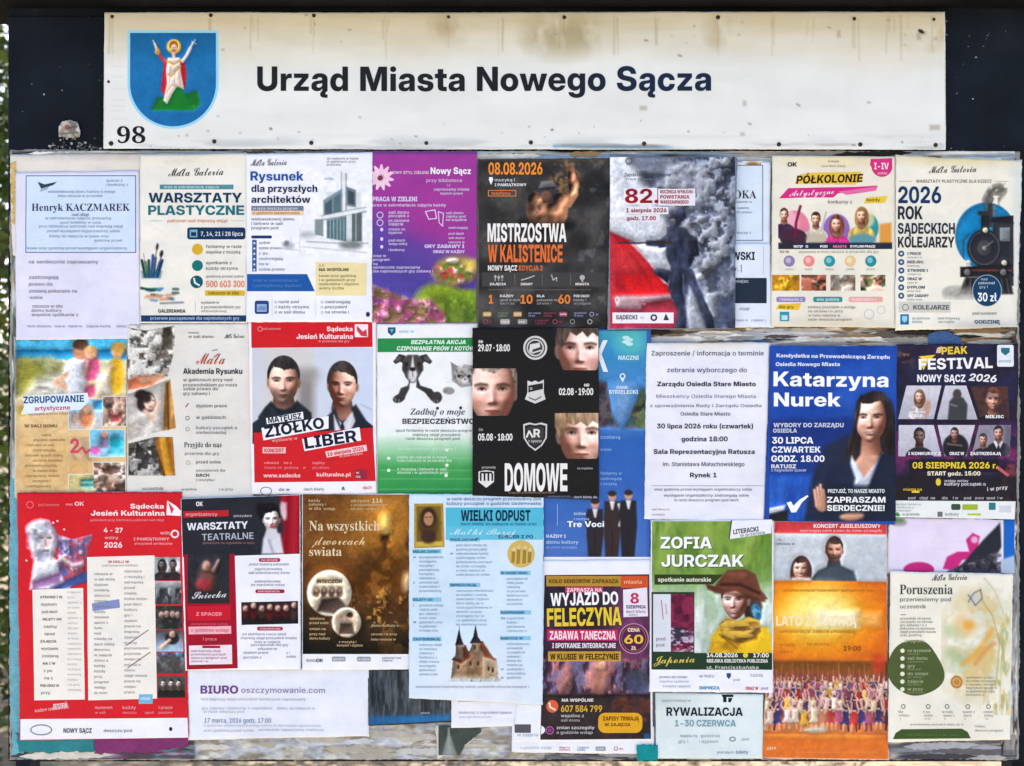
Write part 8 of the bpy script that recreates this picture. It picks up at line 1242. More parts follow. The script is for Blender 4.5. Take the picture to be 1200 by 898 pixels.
for k, qd in H.items():
    x0, x1 = min(q[0] for q in qd), max(q[0] for q in qd); y0, y1 = qd[0][1], qd[2][1]
    q = Pic(x0, y0, x1, y1, LG, 2.0); q.grad([(0, (206, 204, 214)), (1, (176, 174, 188))]); cx = (x0 + x1) / 2
    if k == 0: q.face(1075, 465, 15, (214, 170, 150), (120, 90, 70), True, cloth=(206, 196, 190)); q.ell(1084, 478, 4, 9, (190, 150, 130), 10, 1.5)
    if k == 1: q.poly([(1108, 492), (1110, 470), (1116, 464), (1126, 466), (1131, 474), (1130, 492)], (60, 64, 66), 1.2); q.ell(1119, 462, 5, 6, (70, 66, 66), 0, 1); q.line([(1112, 474), (1118, 476)], 2, (120, 120, 120), 1)
    if k == 2: q.a[:] = (80, 52, 50); q.face(1161, 468, 26, (220, 162, 136), (120, 70, 50), cloth=(40, 32, 36), smile=True); q.blots([(40, 34, 44)], 10, 5, .55, .2, .5)
    if k == 3: q.face(1075, 511, 19, (110, 84, 76), (36, 32, 34), cloth=(46, 46, 54), light=1)
    if k == 4: q.ell(1117, 524, 15, 16, (36, 36, 42), 0, 1.2); q.face(1116, 508, 14, (170, 130, 116), (50, 46, 48), cloth=(34, 34, 40)); q.line([(1108, 520), (1124, 522)], 2, (120, 100, 96), 1)
    if k == 5: q.a[:] = (140, 136, 148); q.face(1167, 507, 16, (196, 150, 136), (40, 34, 36), cloth=(36, 34, 42), shirt=(220, 220, 220)); q.face(1149, 515, 14, (190, 146, 130), (44, 36, 38), cloth=(40, 36, 46)); q.rect(1174, 498, 1184, 536, (90, 84, 100), 3, .7)
    q.noise(.07, 4, k + 2)
    pp = t.part('performer_photo').photo(q, z=2, clip=q.m_poly(qd, .3) > .5)
    nx = {0: (1062, 1084), 1: (1114, 1124), 2: (1152, 1182), 3: (1062, 1100), 4: (1110, 1127), 5: (1134, 1170)}[k]; pp.greek(nx[0], y1 - 2, nx[1], 3.6, (240, 240, 244), wt=.65)
    if k == 0: pp.greek(1064, y1 - 7, 1082, 2.6, (240, 240, 244))
    pp.done()
YL = (232, 200, 56)
p = t.part('headline').text('PEAK', 1101, 415.8, 8.6, YL, 'B', w=30, rot=2).text('FESTIVAL', 1074.5, 433.6, 12.8, (240, 238, 240), 'B', w=86, rot=1.4).text('NOWY SĄCZ', 1072.5, 447.8, 8.6, (236, 234, 238), 'B', w=56).text('2026', 1132, 446.2, 8.6, (236, 234, 238), 'B', w=32, rot=-4, shear=.2).poly([(1074, 418), (1094, 416), (1078, 430), (1083, 424)], YL, 5).poly([(1074, 424), (1086, 421), (1080, 434)], YL, 5).poly([(1096, 408), (1101, 406), (1100, 414), (1094, 414)], (220, 190, 150), 5).greek(1056, 417, 1070, 2.6, (160, 120, 110)).done()
p = t.part('city_badge').rrect(1165.5, 404.5, 1184.5, 430, 2, (228, 232, 236), 3).poly([(1170, 408), (1180, 408), (1180, 413), (1175, 417), (1170, 413)], (40, 110, 130), 4).greek(1168, 425, 1182, 2.6, (130, 150, 160)).done()
p = t.part('date').rect(1063, 538, 1168, 553, (30, 26, 32), 2).text('08 SIERPNIA 2026 r.', 1067, 548.6, 7.4, YL, 'B', w=99).text('START godz. 15:00', 1084, 556.8, 4.8, (240, 232, 200), 'B', w=62)
p.poly([(1166, 545), (1180, 556), (1177, 558), (1164, 548)], (190, 96, 90), 3).rect(1066, 574.5, 1075, 577, YL, 3).greek(1056, 567.5, 1071, 4, (230, 230, 232), wt=.6).greek(1056, 574.5, 1080, 2.6, YL).ell(1097, 564.5, 3, 4.2, YL, 3).greek(1104, 564.5, 1132, 2.6, (206, 204, 210)).greek(1104, 568.5, 1152, 3, (226, 224, 230)).greek(1154, 575, 1178, 3.6, (226, 224, 230), rot=6)
for k in range(9): p.greek(1062 + k * 13, 584.5, 1072 + k * 13, 2.6, (190, 190, 196))
p.done()
p = t.part('sponsor_strip').poly([(1044, 586), (1187, 587), (1186, 608), (1043, 605.5)], (230, 234, 230), 2); p.para(1047, 591.5, 1078, 3, 3.6, 2, (150, 160, 156)); p.rrect(1112, 590, 1123, 597, 2, (60, 80, 66), 3).rrect(1125, 590.5, 1143, 597, 1, (160, 180, 50), 3).rrect(1156, 588.5, 1164, 597, 1, (46, 120, 130), 3).rrect(1168, 592, 1182, 600, 1, (206, 208, 216), 3).poly([(1046, 603), (1049, 599), (1053, 603), (1050, 605)], (60, 150, 60), 3).greek(1055, 603.5, 1075, 2.6, (110, 130, 116)).rrect(1096, 599, 1102, 605, .5, (110, 110, 116), 3).greek(1105, 603.5, 1128, 2.6, (120, 126, 124)).rrect(1131, 601, 1147, 603.5, .5, (190, 200, 60), 3).greek(1150, 594, 1155, 3, (150, 190, 90)).done()
# ---- scraps between row two and row three ---------------------------------------------------------------
Scrap('torn_paper_scrap', 'torn black scrap with dark edge between meeting notice and blue election poster', 'paper scrap', [(890, 598), (908, 600), (940, 604), (940, 616), (896, 616)], (36, 36, 40), 2, seed=51, mott=.2)
Scrap('torn_paper_scrap', 'torn blue scrap tucked above the dark violet festival poster', 'paper scrap', [(1086, 392), (1100, 387), (1112, 390), (1124, 396), (1126, 408), (1086, 406)], (66, 96, 140), 2, seed=52, mott=.08)
Scrap('torn_paper_scrap', 'long cyan strip of torn paper down the left side of the red festival programme', 'paper scrap', [(14, 560), (24, 566), (28, 700), (29, 882), (15, 884), (13, 700)], (108, 172, 188), 1, seed=53, mott=.05)
Scrap('torn_paper_scrap', 'teal strip of torn paper under the lower left corner of red programme', 'paper scrap', [(20, 858), (112, 860), (112, 880), (24, 880)], (52, 130, 138), 2, seed=54, mott=.06)
Scrap('torn_paper_scrap', 'magenta strip of torn paper under the red programme', 'paper scrap', [(112, 862), (222, 862), (222, 874), (180, 880), (112, 882)], (128, 58, 108), 2, seed=55, mott=.08)

# ---- row three -----------------------------------------------------------------------------------------
t = Thing('festival_programme', 'large red autumn festival programme with two cream event lists and a column of photos', 'poster', [(23, 577), (215, 576), (223, 863), (26, 866)], (208, 30, 42), 4, M_GLOSS, seed=56, group=GP, ragged=.8, curl=lambda x, y: .0025 * np.clip((40 - x) / 20, 0, 1) ** 2 * np.clip((y - 800) / 60, 0, 1), tint=cloudy(0, 3, 11))
p = t.part('headline').text('Sądecka', 194, 595.4, 5.6, (250, 224, 224), 'B', w=39, align='r').text('Jesień Kulturalna', 195, 603.6, 6, (250, 224, 224), 'B', w=86, align='r').text('4 - 27', 124, 623.4, 5.6, (248, 220, 222), 'B', w=22).text('2026', 124.5, 641, 6.4, (248, 220, 222), 'B', w=21).greek(125, 631, 145, 3, (240, 170, 174)).greek(108, 610, 196, 2.2, (236, 140, 146)).greek(190, 625.5, 203, 3.2, (244, 180, 184)).greek(159, 632.5, 208, 3.4, (240, 160, 166), wt=.6).greek(160, 637.5, 204, 2.4, (240, 160, 166))
p.poly([(198, 586), (208, 592), (214, 598), (214, 604), (197, 603)], (246, 234, 238), 3).poly([(199, 587), (206, 596), (203, 602)], (214, 60, 70), 4).ring(207, 625, 5, 2, (236, 214, 222), 3, 14).text('OK', 90, 592, 4.6, (240, 190, 194), 'B', w=11).greek(80, 591.6, 88, 2.2, (240, 180, 184)).greek(48, 592.5, 72, 2.8, (230, 120, 126)).ring(38, 591, 4.4, 1, (230, 110, 118), 3, 14).done()
b = Pic(32, 606, 114, 692, (208, 30, 42), 1.1); r = random.Random(6)
b.poly([(38, 690), (42, 660), (54, 650), (72, 656), (90, 650), (96, 664), (84, 690)], (220, 222, 230), 2); b.ell(53, 634, 16, 22, (222, 222, 230), 0, 2.5); b.ell(55, 632, 9, 10, (196, 176, 176), 0, 2); b.ell(47, 618, 14, 9, (232, 232, 238), -15, 3); b.ell(54, 655, 11, 12, (230, 230, 236), 0, 3); b.line([(50, 630), (54, 630)], 1.4, (90, 80, 90)); b.line([(59, 630), (63, 630)], 1.4, (90, 80, 90)); b.line([(56, 633), (57, 639)], 1.6, (150, 126, 126), 1); b.line([(53, 645), (60, 645)], 1.4, (140, 96, 100))
b.blots([(176, 180, 196), (150, 150, 172)], 9, 3, .56, .12, .7, b.m_ell(53, 634, 18, 26, soft=3))
b.poly([(70, 626), (88, 632), (110, 626), (104, 650), (96, 676), (82, 686), (72, 668)], (150, 140, 176), 1.5); b.blots([(206, 200, 216), (84, 84, 140), (190, 70, 90)], 8, 13, .52, .1, .85, b.m_poly([(70, 626), (88, 632), (110, 626), (104, 650), (96, 676), (82, 686), (72, 668)], 2))
for k in range(5): b.line([(73 + k * 7, 632), (78 + k * 6, 668)], 1, (90, 70, 110), .8, .6)
b.poly([(62, 688), (104, 668), (108, 680), (72, 691)], (66, 84, 150), 1.5); b.poly([(40, 680), (76, 668), (74, 682), (42, 690)], (150, 110, 160), 2); b.line([(76, 654), (88, 662), (98, 660)], 5, (214, 196, 196), 2); b.noise(.06, 5, 2)
for x, y in ((65, 612), (78, 620), (34, 656), (70, 610)): b.ell(x, y, 1.4, 1.4, (250, 226, 226), 0, .6)
b.photoize(14, .7, 1.0, (np.abs(b.a - (208, 30, 42)).sum(-1) > 26) * 1.0); t.part('violinist_picture').photo(b, clip=np.abs(b.a - (208, 30, 42)).sum(-1) > 26).done()
CR = (236, 232, 222)
p = t.part('event_list').poly([(41, 690), (100, 688), (102, 818), (43, 819)], CR, 2)
for k in range(14): p.greek(50 + (k * 7 % 6), 700 + 8.6 * k, 76 - (k * 11 % 8), 2.8, (96, 94, 92), wt=.55 if k % 3 == 0 else .4)
for k in range(20): p.greek(82, 694 + 6 * k, 98 - (k * 5 % 5), 2.2, (190, 182, 176))
p.done()
p = t.part('event_list').poly([(104.5, 652), (183, 650), (186, 817), (106, 819)], CR, 2); p.greek(129, 659, 160, 3, (190, 90, 90), wt=.6).greek(122, 663, 164, 2.2, (170, 160, 154))
p.poly([(110, 706), (142, 701), (143, 711), (111, 715)], (128, 142, 190), 3)
for k in range(23): p.greek(113, 673 + 6.3 * k, 138 - (k * 13 % 12), 2.5, (130, 126, 124)); p.greek(148, 670 + 6.4 * k, 176 - (k * 17 % 14), 2.5, (140, 134, 130))
for x, y in ((150, 755), (152, 781)): p.line([(x, y), (x + 26, y - 18)], 1.2, (150, 110, 110), 5)
p.rect(165, 812, 181, 823, (110, 180, 214), 4).greek(167, 818, 179, 2.6, (226, 240, 248)).done()
for k, (y0, y1) in enumerate(((652, 679), (680, 707), (709, 736), (737, 762), (763, 788), (791, 816))):
    x0, x1 = 183 + k * .7, 213 + k * 1.2; q = Pic(x0, y0, x1, y1, (150, 152, 154), 1.2); cx = (x0 + x1) / 2
    if k == 0: q.a[:] = (190, 190, 192); q.face(cx - 6, y0 + 9, 12, (110, 100, 98), (40, 38, 40), True, cloth=(50, 50, 54)); q.face(cx + 7, y0 + 9, 12, (120, 108, 104), (36, 34, 36), cloth=(44, 44, 48))
    if k == 1: q.grad([(0, (206, 208, 210)), (1, (70, 80, 84))]); q.blots([(44, 50, 54)], 6, 6, .5, .1, .9, np.clip((q.Y - y0 - 6) / 4, 0, 1), .6, 2)
    if k == 2: q.a[:] = (40, 40, 42); [q.ell(cx + dx, y0 + 9 + abs(dx) * .15, 3, 4, (170, 140, 130), 0, .8) for dx in (-9, -3, 4, 10)]; q.blots([(90, 84, 84)], 6, 3, .58, .1, .6)
    if k == 3: q.grad([(0, (60, 58, 62)), (1, (150, 176, 200))]); q.ell(cx + 3, y0 + 10, 8, 7, (34, 32, 36), 0, 1); q.line([(cx - 10, y0 + 20), (cx, y0 + 12)], 4, (214, 180, 160), 1); q.ell(cx + 3, y0 + 5, 3.4, 4, (196, 150, 130), 0, .8)
    if k == 4: q.grad([(0, (96, 150, 196)), (.3, (120, 130, 140)), (1, (70, 74, 76))]); q.blots([(60, 56, 52)], 8, 4, .54, .1, .7)
    if k == 5: q.a[:] = (66, 76, 74); [q.face(cx + dx, y0 + 9, 10, (190, 170, 160), (40, 36, 36), cloth=(34, 34, 36)) for dx in (-9, 0, 9)]
    q.photoize(k, .7, .9); t.part('photo').photo(q, z=2).done()
p = t.part('footer').poly([(27, 841), (221.5, 839.5), (222.5, 862.5), (27, 865)], (236, 236, 242), 2).ring(51, 853.5, 13, 1.6, (130, 140, 150), 3, 24, 6.6).text('NOWY SĄCZ', 77, 857, 5.6, (66, 70, 76), 'B', w=33).greek(124, 856, 157, 3, (90, 96, 110)).ell(202, 852.5, 2, 2.4, (24, 24, 30), 3).text('JESIEŃ', 64, 829.5, 6, (246, 214, 216), 'B', w=18, rot=6).greek(44, 833, 84, 3, (240, 170, 176), rot=7, wt=.6)
for x0, x1 in ((114, 134), (146, 162), (172, 182), (188, 204)): p.greek(x0, 829, x1, 3, (240, 160, 166)).greek(x0, 834.5, x1, 2.4, (236, 140, 148))
p.done()

t = Thing('theatre_poster', 'theatre workshop poster with black top and pale woman beside a red curtain', 'poster', [(214, 584), (353, 579), (354, 783), (219, 784)], (236, 237, 244), 5, seed=57, group=GP, tint=cloudy(0, 3, 12))
b = Pic(215, 581, 353, 651, (40, 42, 50), 1.1); b.noise(.1, 18, 4); b.poly([(330, 578), (354, 578), (354, 651), (326, 651), (334, 620)], (160, 24, 40), 3); b.line([(340, 582), (336, 650)], 3, (110, 14, 28), 3, .8); b.line([(348, 582), (346, 650)], 3, (190, 40, 54), 3, .7)
b.ell(318, 602, 13, 13, (26, 24, 28), 0, 1.5); b.ell(308, 596, 6, 7, (26, 24, 28), 0, 2); b.poly([(308, 650), (310, 632), (314, 624), (330, 626), (334, 650)], (214, 216, 224), 1.5); b.face(320, 609, 30, (224, 218, 222), (24, 22, 26), bust=False, light=-1); b.poly([(314, 620), (326, 620), (328, 630), (318, 636), (312, 630)], (206, 204, 212), 1.4); b.ell(320.5, 617.5, 2.6, 1.3, (190, 40, 54), 0, .5); b.ell(334, 600, 3, 10, (214, 206, 212), -10, 2); b.poly([(332, 588), (338, 590), (337, 604), (332, 602)], (216, 180, 190), 2); b.line([(317, 634), (322, 650)], 2, (120, 124, 136), 2, .7)
b.mul(np.clip((219 - (b.Y - 581) * -.02 - b.X) / 1, 0, 1), (1, 1, 1))
t.part('actress_picture').photo(b, quad=[(214.6, 584.3), (352.6, 579.6), (352.6, 648), (216.6, 652)]).done()
t.part('headline').text('WARSZTATY', 221.5, 620.6, 8.4, (226, 230, 238), 'B', w=71, rot=1.8).text('TEATRALNE', 239, 632.4, 7.6, (176, 186, 200), 'M', w=60, rot=1.8).poly([(217, 598.5), (270, 597), (270, 604), (217.4, 606)], (186, 36, 46), 3).greek(220, 603.6, 260, 3, (240, 170, 176)).greek(276, 605, 297, 2.4, (190, 190, 196)).greek(240, 636.5, 300, 2.4, (150, 100, 90)).text('OK', 232, 592.4, 5.2, (230, 232, 236), 'B', w=8).greek(221, 592, 230, 2.4, (200, 200, 206)).done()
p = t.part('red_column').poly([(217.5, 649), (277, 648), (280.5, 781.5), (221, 783)], (160, 24, 44), 2)
p.poly([(221.5, 709), (272, 708), (272.5, 725), (222.5, 726)], (198, 30, 50), 3).greek(232, 720, 262, 4, (240, 150, 160), wt=.6).poly([(223, 733), (272.8, 732), (273, 741), (223.4, 742)], (238, 176, 186), 3).greek(226, 738.6, 270, 3, (200, 80, 100)).greek(240, 749, 256, 3, (236, 130, 146)).greek(226, 731, 270, 2.4, (214, 90, 110)).poly([(223.6, 755), (273.6, 754), (274, 776.5), (224, 777.5)], (236, 222, 232), 3).rect(239, 755, 260, 758, (170, 30, 50), 4); p.para(226, 762.5, 271, 4, 4, 2.2, (150, 110, 130)); p.done()
q = Pic(222, 648, 271, 706, (44, 44, 50)); q.ell(245, 676, 9, 16, (110, 70, 64), 0, 4); q.ell(244, 662, 5, 6, (170, 130, 116), 0, 1.4); q.ell(241, 684, 9, 7, (150, 50, 56), 0, 3); q.line([(252, 668), (258, 656)], 3, (170, 134, 120), 1.4); q.photoize(4, .9, 1.0)
t.part('stage_photo').photo(q, z=3).text('Sniecka', 227, 700.5, 9, (214, 216, 220), 'C', w=40, shear=.2, rot=3).done()
p = t.part('body_text')
for x0, x1, y in ((294, 340, 661.5), (300, 332, 667), (293, 341, 671.5), (300, 330, 681.5), (296, 340, 685.5), (286, 344, 743), (284, 349, 747.5), (300, 330, 752), (296, 344, 755.5), (304, 326, 760), (287, 317, 764.5), (287, 308, 770), (337, 350, 764.5), (337, 349, 769)): p.greek(x0, y, x1, 2.4, (130, 132, 146))
for x0, x1, y in ((305, 330, 653), (301, 335, 689.5), (303, 333, 733)): p.rrect(x0, y, x1, y + 4.4, 2, (166, 40, 60), 3).greek(x0 + 3, y + 3.3, x1 - 3, 2.2, (240, 200, 206))
p.done()
q = Pic(285, 704, 351, 731, (36, 30, 32)); r = random.Random(4)
for k in range(7): x = 290 + k * 9.4; q.ell(x, 717 + r.uniform(-3, 3), 4.6, 8, r.choice([(90, 30, 34), (70, 50, 44), (50, 40, 46)]), 0, 1.5); q.ell(x, 710 + r.uniform(-2, 3), 3, 3.6, (180, 146, 130), 0, .9)
q.photoize(8, .9, 1.0); t.part('stage_photo').photo(q, quad=[(284.4, 704.5), (350.6, 703), (351, 729.4), (284.8, 731)]).done()

t = Thing('office_poster', 'pale lilac office poster, wide and nearly blank, with purple heading', 'poster', [(221, 783), (434, 781), (433, 861), (222, 866)], (228, 231, 240), 3, seed=58, group=GP, tint=cloudy(0, 3, 13, [(330, 780, 110, 10, (220, 220, 214), .6)]))
p = t.part('headline').text('BIURO', 236.5, 811.5, 9.4, (112, 66, 128), 'B', w=44).text('oszczymowanie.com', 284, 810.6, 6.4, (140, 130, 160), 'M', w=98).done()
p = t.part('body_text')
for x0, x1, y in ((237, 360, 819.5), (238, 322, 830), (326, 378, 830), (240, 290, 834), (240, 300, 856), (304, 380, 855)): p.greek(x0, y, x1, 2.6, (176, 180, 196))
p.text('17 marca, 2026 godz. 17:00', 241, 845.4, 5.2, (110, 126, 160), 'M', w=78); p.greek(240, 850, 378, 2.4, (190, 190, 204)).done()

t = Thing('concert_poster', 'brown concert poster glowing with lamp light and cream round portraits', 'poster', [(355, 579), (482, 578), (482, 783), (355, 784)], (238, 239, 244), 4, seed=59, group=GP)
b = Pic(356, 579, 481, 765, (104, 68, 32), 1.1)
u = (b.Y - 579) / 186; b.a = np.stack([np.interp(u, [0, .3, .55, 1], k) for k in ((104, 126, 104, 44), (66, 80, 60, 40), (30, 34, 26, 30))], -1)
b.ell(452, 614, 30, 44, (206, 140, 50), 0, 26, .8); b.ell(452, 614, 6, 12, (250, 206, 110), 0, 5); b.rect(447, 626, 457, 634, (70, 40, 16), 2); b.rect(450, 634, 454, 664, (64, 40, 20), 2); b.poly([(420, 660), (440, 640), (470, 644), (481, 660), (481, 690), (416, 690)], (84, 50, 18), 6, .8); b.blots([(150, 96, 36), (70, 42, 16)], 14, 3, .55, .14, .6, np.clip((b.X - 400) / 30, 0, 1) * np.clip((b.Y - 620) / 20, 0, 1)); b.blots([(206, 150, 70)], 6, 33, .66, .06, .7, b.m_ell(446, 712, 38, 24, soft=8)); b.ell(478, 682, 5, 12, (250, 214, 160), 0, 4, .7); b.mul(np.clip((b.Y - 735) / 20, 0, 1), (.62, .66, .72)); b.mul(np.clip((372 - b.X) / 20, 0, 1) * np.clip((b.Y - 660) / 30, 0, 1), (.5, .6, .7))
b.ell(387, 694, 26, 27, (240, 226, 196)); b.rect(372, 678, 402, 683, (196, 160, 120), .8, .8)
for k in range(4): b.ell(372 + k * 9, 693, 4, 6, (104, 80, 66), 0, 1); b.ell(372 + k * 9, 690, 2.4, 3, (196, 150, 126), 0, .7)
b.poly([(372, 716), (378, 700), (398, 698), (410, 712), (396, 719)], (64, 50, 46), 2); b.ell(387, 694, 25.5, 26.5, (240, 226, 196), 0, .3, .06)
b.ell(407, 728, 17, 17.5, (236, 222, 194)); b.ell(406, 728, 13, 14, (196, 176, 146), 0, 2); b.ell(401, 723, 3, 3.6, (190, 146, 120)); b.ell(411, 724, 3, 3.6, (190, 146, 120)); b.poly([(398, 742), (400, 729), (414, 729), (417, 742)], (76, 62, 54), 1.5); b.ell(411, 719.5, 3.6, 3, (60, 40, 34)); b.noise(.08, 5, 6)
b.photoize(11, .8, 1.3); t.part('lamp_picture').photo(b).done()
p = t.part('headline').text('Na wszystkich', 363.5, 621, 11.6, (226, 206, 166), 'S', w=82).text('dworcach', 370, 637.6, 11, (222, 196, 150), 'C', w=58, shear=.1).text('swiata', 363.5, 650.5, 10.4, (226, 206, 166), 'S', w=38).line([(367, 640.4), (369.6, 637.8)], 1, (226, 206, 166), 6.5).text('WIECZÓR', 372, 682.4, 4, (90, 70, 60), 'B', w=30)
p.done()
p = t.part('body_text')
for x0, x1, y, h in ((363, 380, 587.5, 2.6), (363, 392, 592, 2.6), (363, 378, 597, 3), (380, 396, 597, 2.6), (412, 434, 588, 3), (412, 454, 592.5, 2.4), (412, 450, 597, 2.4), (364, 384, 725, 2.4), (364, 386, 730, 2.4), (364, 390, 737, 2.4), (364, 386, 743, 2.4), (364, 388, 748, 2.4), (396, 426, 756, 2.2), (398, 420, 752, 2.2), (436, 476, 733, 2.4), (436, 472, 743, 2.2), (436, 470, 749, 2.2)): p.greek(x0, y, x1, h, (206, 180, 136))
p.text('116', 437, 588.5, 5, (220, 196, 150), 'B', w=12).done()
p = t.part('logo_strip'); p.greek(360, 774, 372, 3, (90, 94, 100)).text('OK', 372, 774.4, 4, (40, 44, 50), 'B'); logos(p, 390, 478, 768, 5.5, 12, ((110, 114, 122), (150, 154, 160)), 3).done()

t = Thing('torn_poster_piece', 'dark slate waterfall photo strip between office poster and pilgrimage programme', 'poster piece', [(432, 783), (529, 785), (529, 845), (433, 849)], (48, 54, 62), 3, M_GLOSS, seed=61, group='torn scraps of old posters')
b = Pic(433, 784, 528, 848, (54, 60, 66)); b.blots([(34, 40, 46), (78, 84, 90), (100, 104, 108)], 10, 4, .54, .12, .8, None, .35, 3); b.mix(np.clip((b.Y - 836 - (b.X - 480) * .02) / 6, 0, 1), (34, 110, 170), .9); b.mul(np.clip((480 - b.X) / 40, 0, 1), (.8, .85, .9)); b.noise(.1, 5, 5)
t.part('waterfall_picture').photo(b, quad=[(433, 784), (528.5, 786), (528.5, 843), (433.6, 847.5)]).greek(494, 835, 504, 2.2, (170, 176, 184)).done()

t = Thing('blank_sheet', 'white sheet with faint print peeping out under the pilgrimage programme', 'paper', [(528, 808), (636, 806), (637, 848), (529, 852)], (234, 235, 242), 3, seed=62)
t.part('body_text').greek(538, 821, 562, 3, (150, 152, 164)).greek(538, 835, 600, 2.6, (150, 156, 176)).greek(538, 840, 580, 2.2, (190, 190, 204)).done()
t = Thing('torn_poster_piece', 'small dark green picture of a pale fir tree torn along its right edge', 'poster piece', [(511, 849), (566, 846), (552, 870), (513, 889)], (206, 206, 198), 1, M_TORN, seed=63, group='torn scraps of old posters', ragged=1.5)
b = Pic(514, 849, 564, 886, (72, 80, 74)); b.noise(.15, 10, 3); b.poly([(526, 856), (536, 884), (518, 884)], (130, 138, 130), 1.4); b.poly([(526, 862), (531, 884), (522, 884)], (164, 168, 160), 2, .7); b.rect(525, 852, 527, 860, (150, 156, 150), .8)
t.part('tree_picture').photo(b, clip=b.m_poly([(514, 849), (562, 848), (566, 856), (556, 864), (546, 872), (540, 884), (514, 885)], .3) > .5).done()

t = Thing('pilgrimage_programme', 'light blue church feast programme with spired church and small gold icon', 'poster', [(480, 578), (637, 579), (636, 824), (480, 816)], (206, 226, 241), 6, seed=64, group=GP, ragged=.6, tint=cloudy(0, 4, 14, [(560, 816, 90, 60, (228, 232, 240), .8)]))
p = t.part('headline').rect(523, 594, 636.5, 616, (84, 184, 210), 2).rect(523, 616, 636.5, 631.5, (98, 190, 216), 2).text('WIELKI ODPUST', 540.5, 609.6, 12.6, (26, 44, 66), 'B', w=81).greek(540, 614.6, 634, 2.8, (40, 96, 130)).text('Matki Bozej', 528, 625.5, 8, (196, 232, 242), 'C', w=76, shear=.1).greek(584, 630, 634, 4, (40, 90, 120), wt=.55)
for y in (585.6, 591): p.greek(524, y, 634, 3, (96, 110, 150), wt=.5)
p.done()
q = Pic(486, 589, 521, 641, (176, 146, 66), 1.2); q.rect(489, 592, 518, 634, (120, 96, 40), 1); q.ell(503, 612, 12, 18, (80, 60, 34), 0, 2); q.ell(503, 606, 9, 12, (60, 40, 30), 0, 1.4); q.ell(503, 607, 5.6, 8, (176, 130, 96), 0, 1); q.rect(488, 634, 519, 639, (206, 176, 70), 1); q.ell(503, 628, 9, 8, (66, 46, 40), 0, 2); q.line([(500, 605), (502, 605)], .9, (50, 30, 24)); q.line([(504.5, 605), (506.5, 605)], .9, (50, 30, 24)); q.noise(.12, 4, 3)
t.part('icon_picture').photo(q, quad=[(486, 589.5), (520, 589), (521.5, 640), (486, 641.5)]).done()
p = t.part('gold_emblem').ell(610.5, 648, 16, 16, (206, 180, 96), 2)
for a in (-9, -3, 4, 10): p.poly([(609 + a, 636 + abs(a) * .4), (613 + a, 638 + abs(a) * .4), (612 + a, 660 - abs(a) * .2), (608 + a, 660 - abs(a) * .2)], (160, 128, 56), 3 + .05 * (a + 9)).ell(611 + a, 639 + abs(a) * .4, 2.4, 2.8, (220, 196, 140), 4, 10)
p.done()
p = t.part('programme')
for (x0, x1, heads) in ((484, 516, (645, 701, 747)), (527, 574, (631, 684)), (586, 616, (670, 716, 746))):
    hs = list(heads)
    for i, hy in enumerate(hs):
        p.rect(x0, hy - 2.4, x0 + (34 if x0 < 500 else 36), hy + 2.6, (136, 196, 222), 2).greek(x0 + 1, hy + 1.6, x0 + 32, 2.8, (54, 96, 130), wt=.6)
        end = hs[i + 1] - 6 if i + 1 < len(hs) else (794 if x0 != 527 else 734); k = 0; y = hy + 8
        while y < end: p.greek(x0 + 8, y, x1 + 4 - (k * 7 % 9), 2.2, (128, 156, 180)); k % 2 == 0 and p.greek(x0 + 1, y, x0 + 6, 2.4, (84, 120, 150)); y += 4.9; k += 1
p.greek(488, 804, 630, 2.4, (150, 160, 180)).done()
q = Pic(526, 730, 588, 797, (206, 226, 241), 1.3)
q.poly([(529, 793), (532, 770), (540, 764), (560, 764), (582, 770), (584, 793)], (190, 164, 134), 1.2); q.poly([(548, 793), (548, 766), (557, 748), (566, 766), (566, 793)], (168, 140, 110), 1); q.poly([(566, 766), (572, 762), (583, 778), (583, 793), (566, 793)], (214, 194, 166), 1.2); q.poly([(530, 771), (546, 754), (552, 768), (540, 776)], (120, 60, 44), 1.2); q.poly([(558, 752), (566, 750), (580, 772), (568, 768)], (150, 90, 66), 1.2)
q.poly([(534, 770), (535, 752), (538, 748), (543, 752), (544, 772)], (150, 132, 114), .9); q.poly([(534, 754), (536, 746), (538.4, 735), (541, 746), (544, 754)], (44, 44, 58), .8); q.line([(538.5, 738), (538.5, 731)], .8, (44, 44, 58), .5); q.poly([(553, 762), (553, 748), (557, 744), (563, 748), (563, 764)], (176, 154, 128), .9); q.poly([(551, 752), (555, 744), (557.6, 731), (560.4, 744), (565, 752)], (50, 48, 60), .8); q.line([(557.6, 735), (557.6, 730)], .8, (44, 44, 58), .5)
for x, y in ((538, 780), (552, 776), (561, 776), (573, 782), (578, 784), (557, 757)): q.ell(x, y, 1.2, 2.6, (80, 62, 52), 0, .6)
q.ell(557, 795, 32, 3, (190, 206, 206), 0, 3, .8); q.noise(.08, 4, 4, mask=np.clip(np.abs(q.a - (206, 226, 241)).sum(-1) / 60, 0, 1))
q.a = np.where(np.abs(q.a - (206, 226, 241)).sum(-1)[..., None] > 40, q.a * (.78, .74, .7), q.a); q.photoize(15, .8, .8, (np.abs(q.a - (206, 226, 241)).sum(-1) > 40) * 1.0); t.part('church_picture').photo(q, clip=np.abs(q.a - (206, 226, 241)).sum(-1) > 20).done()

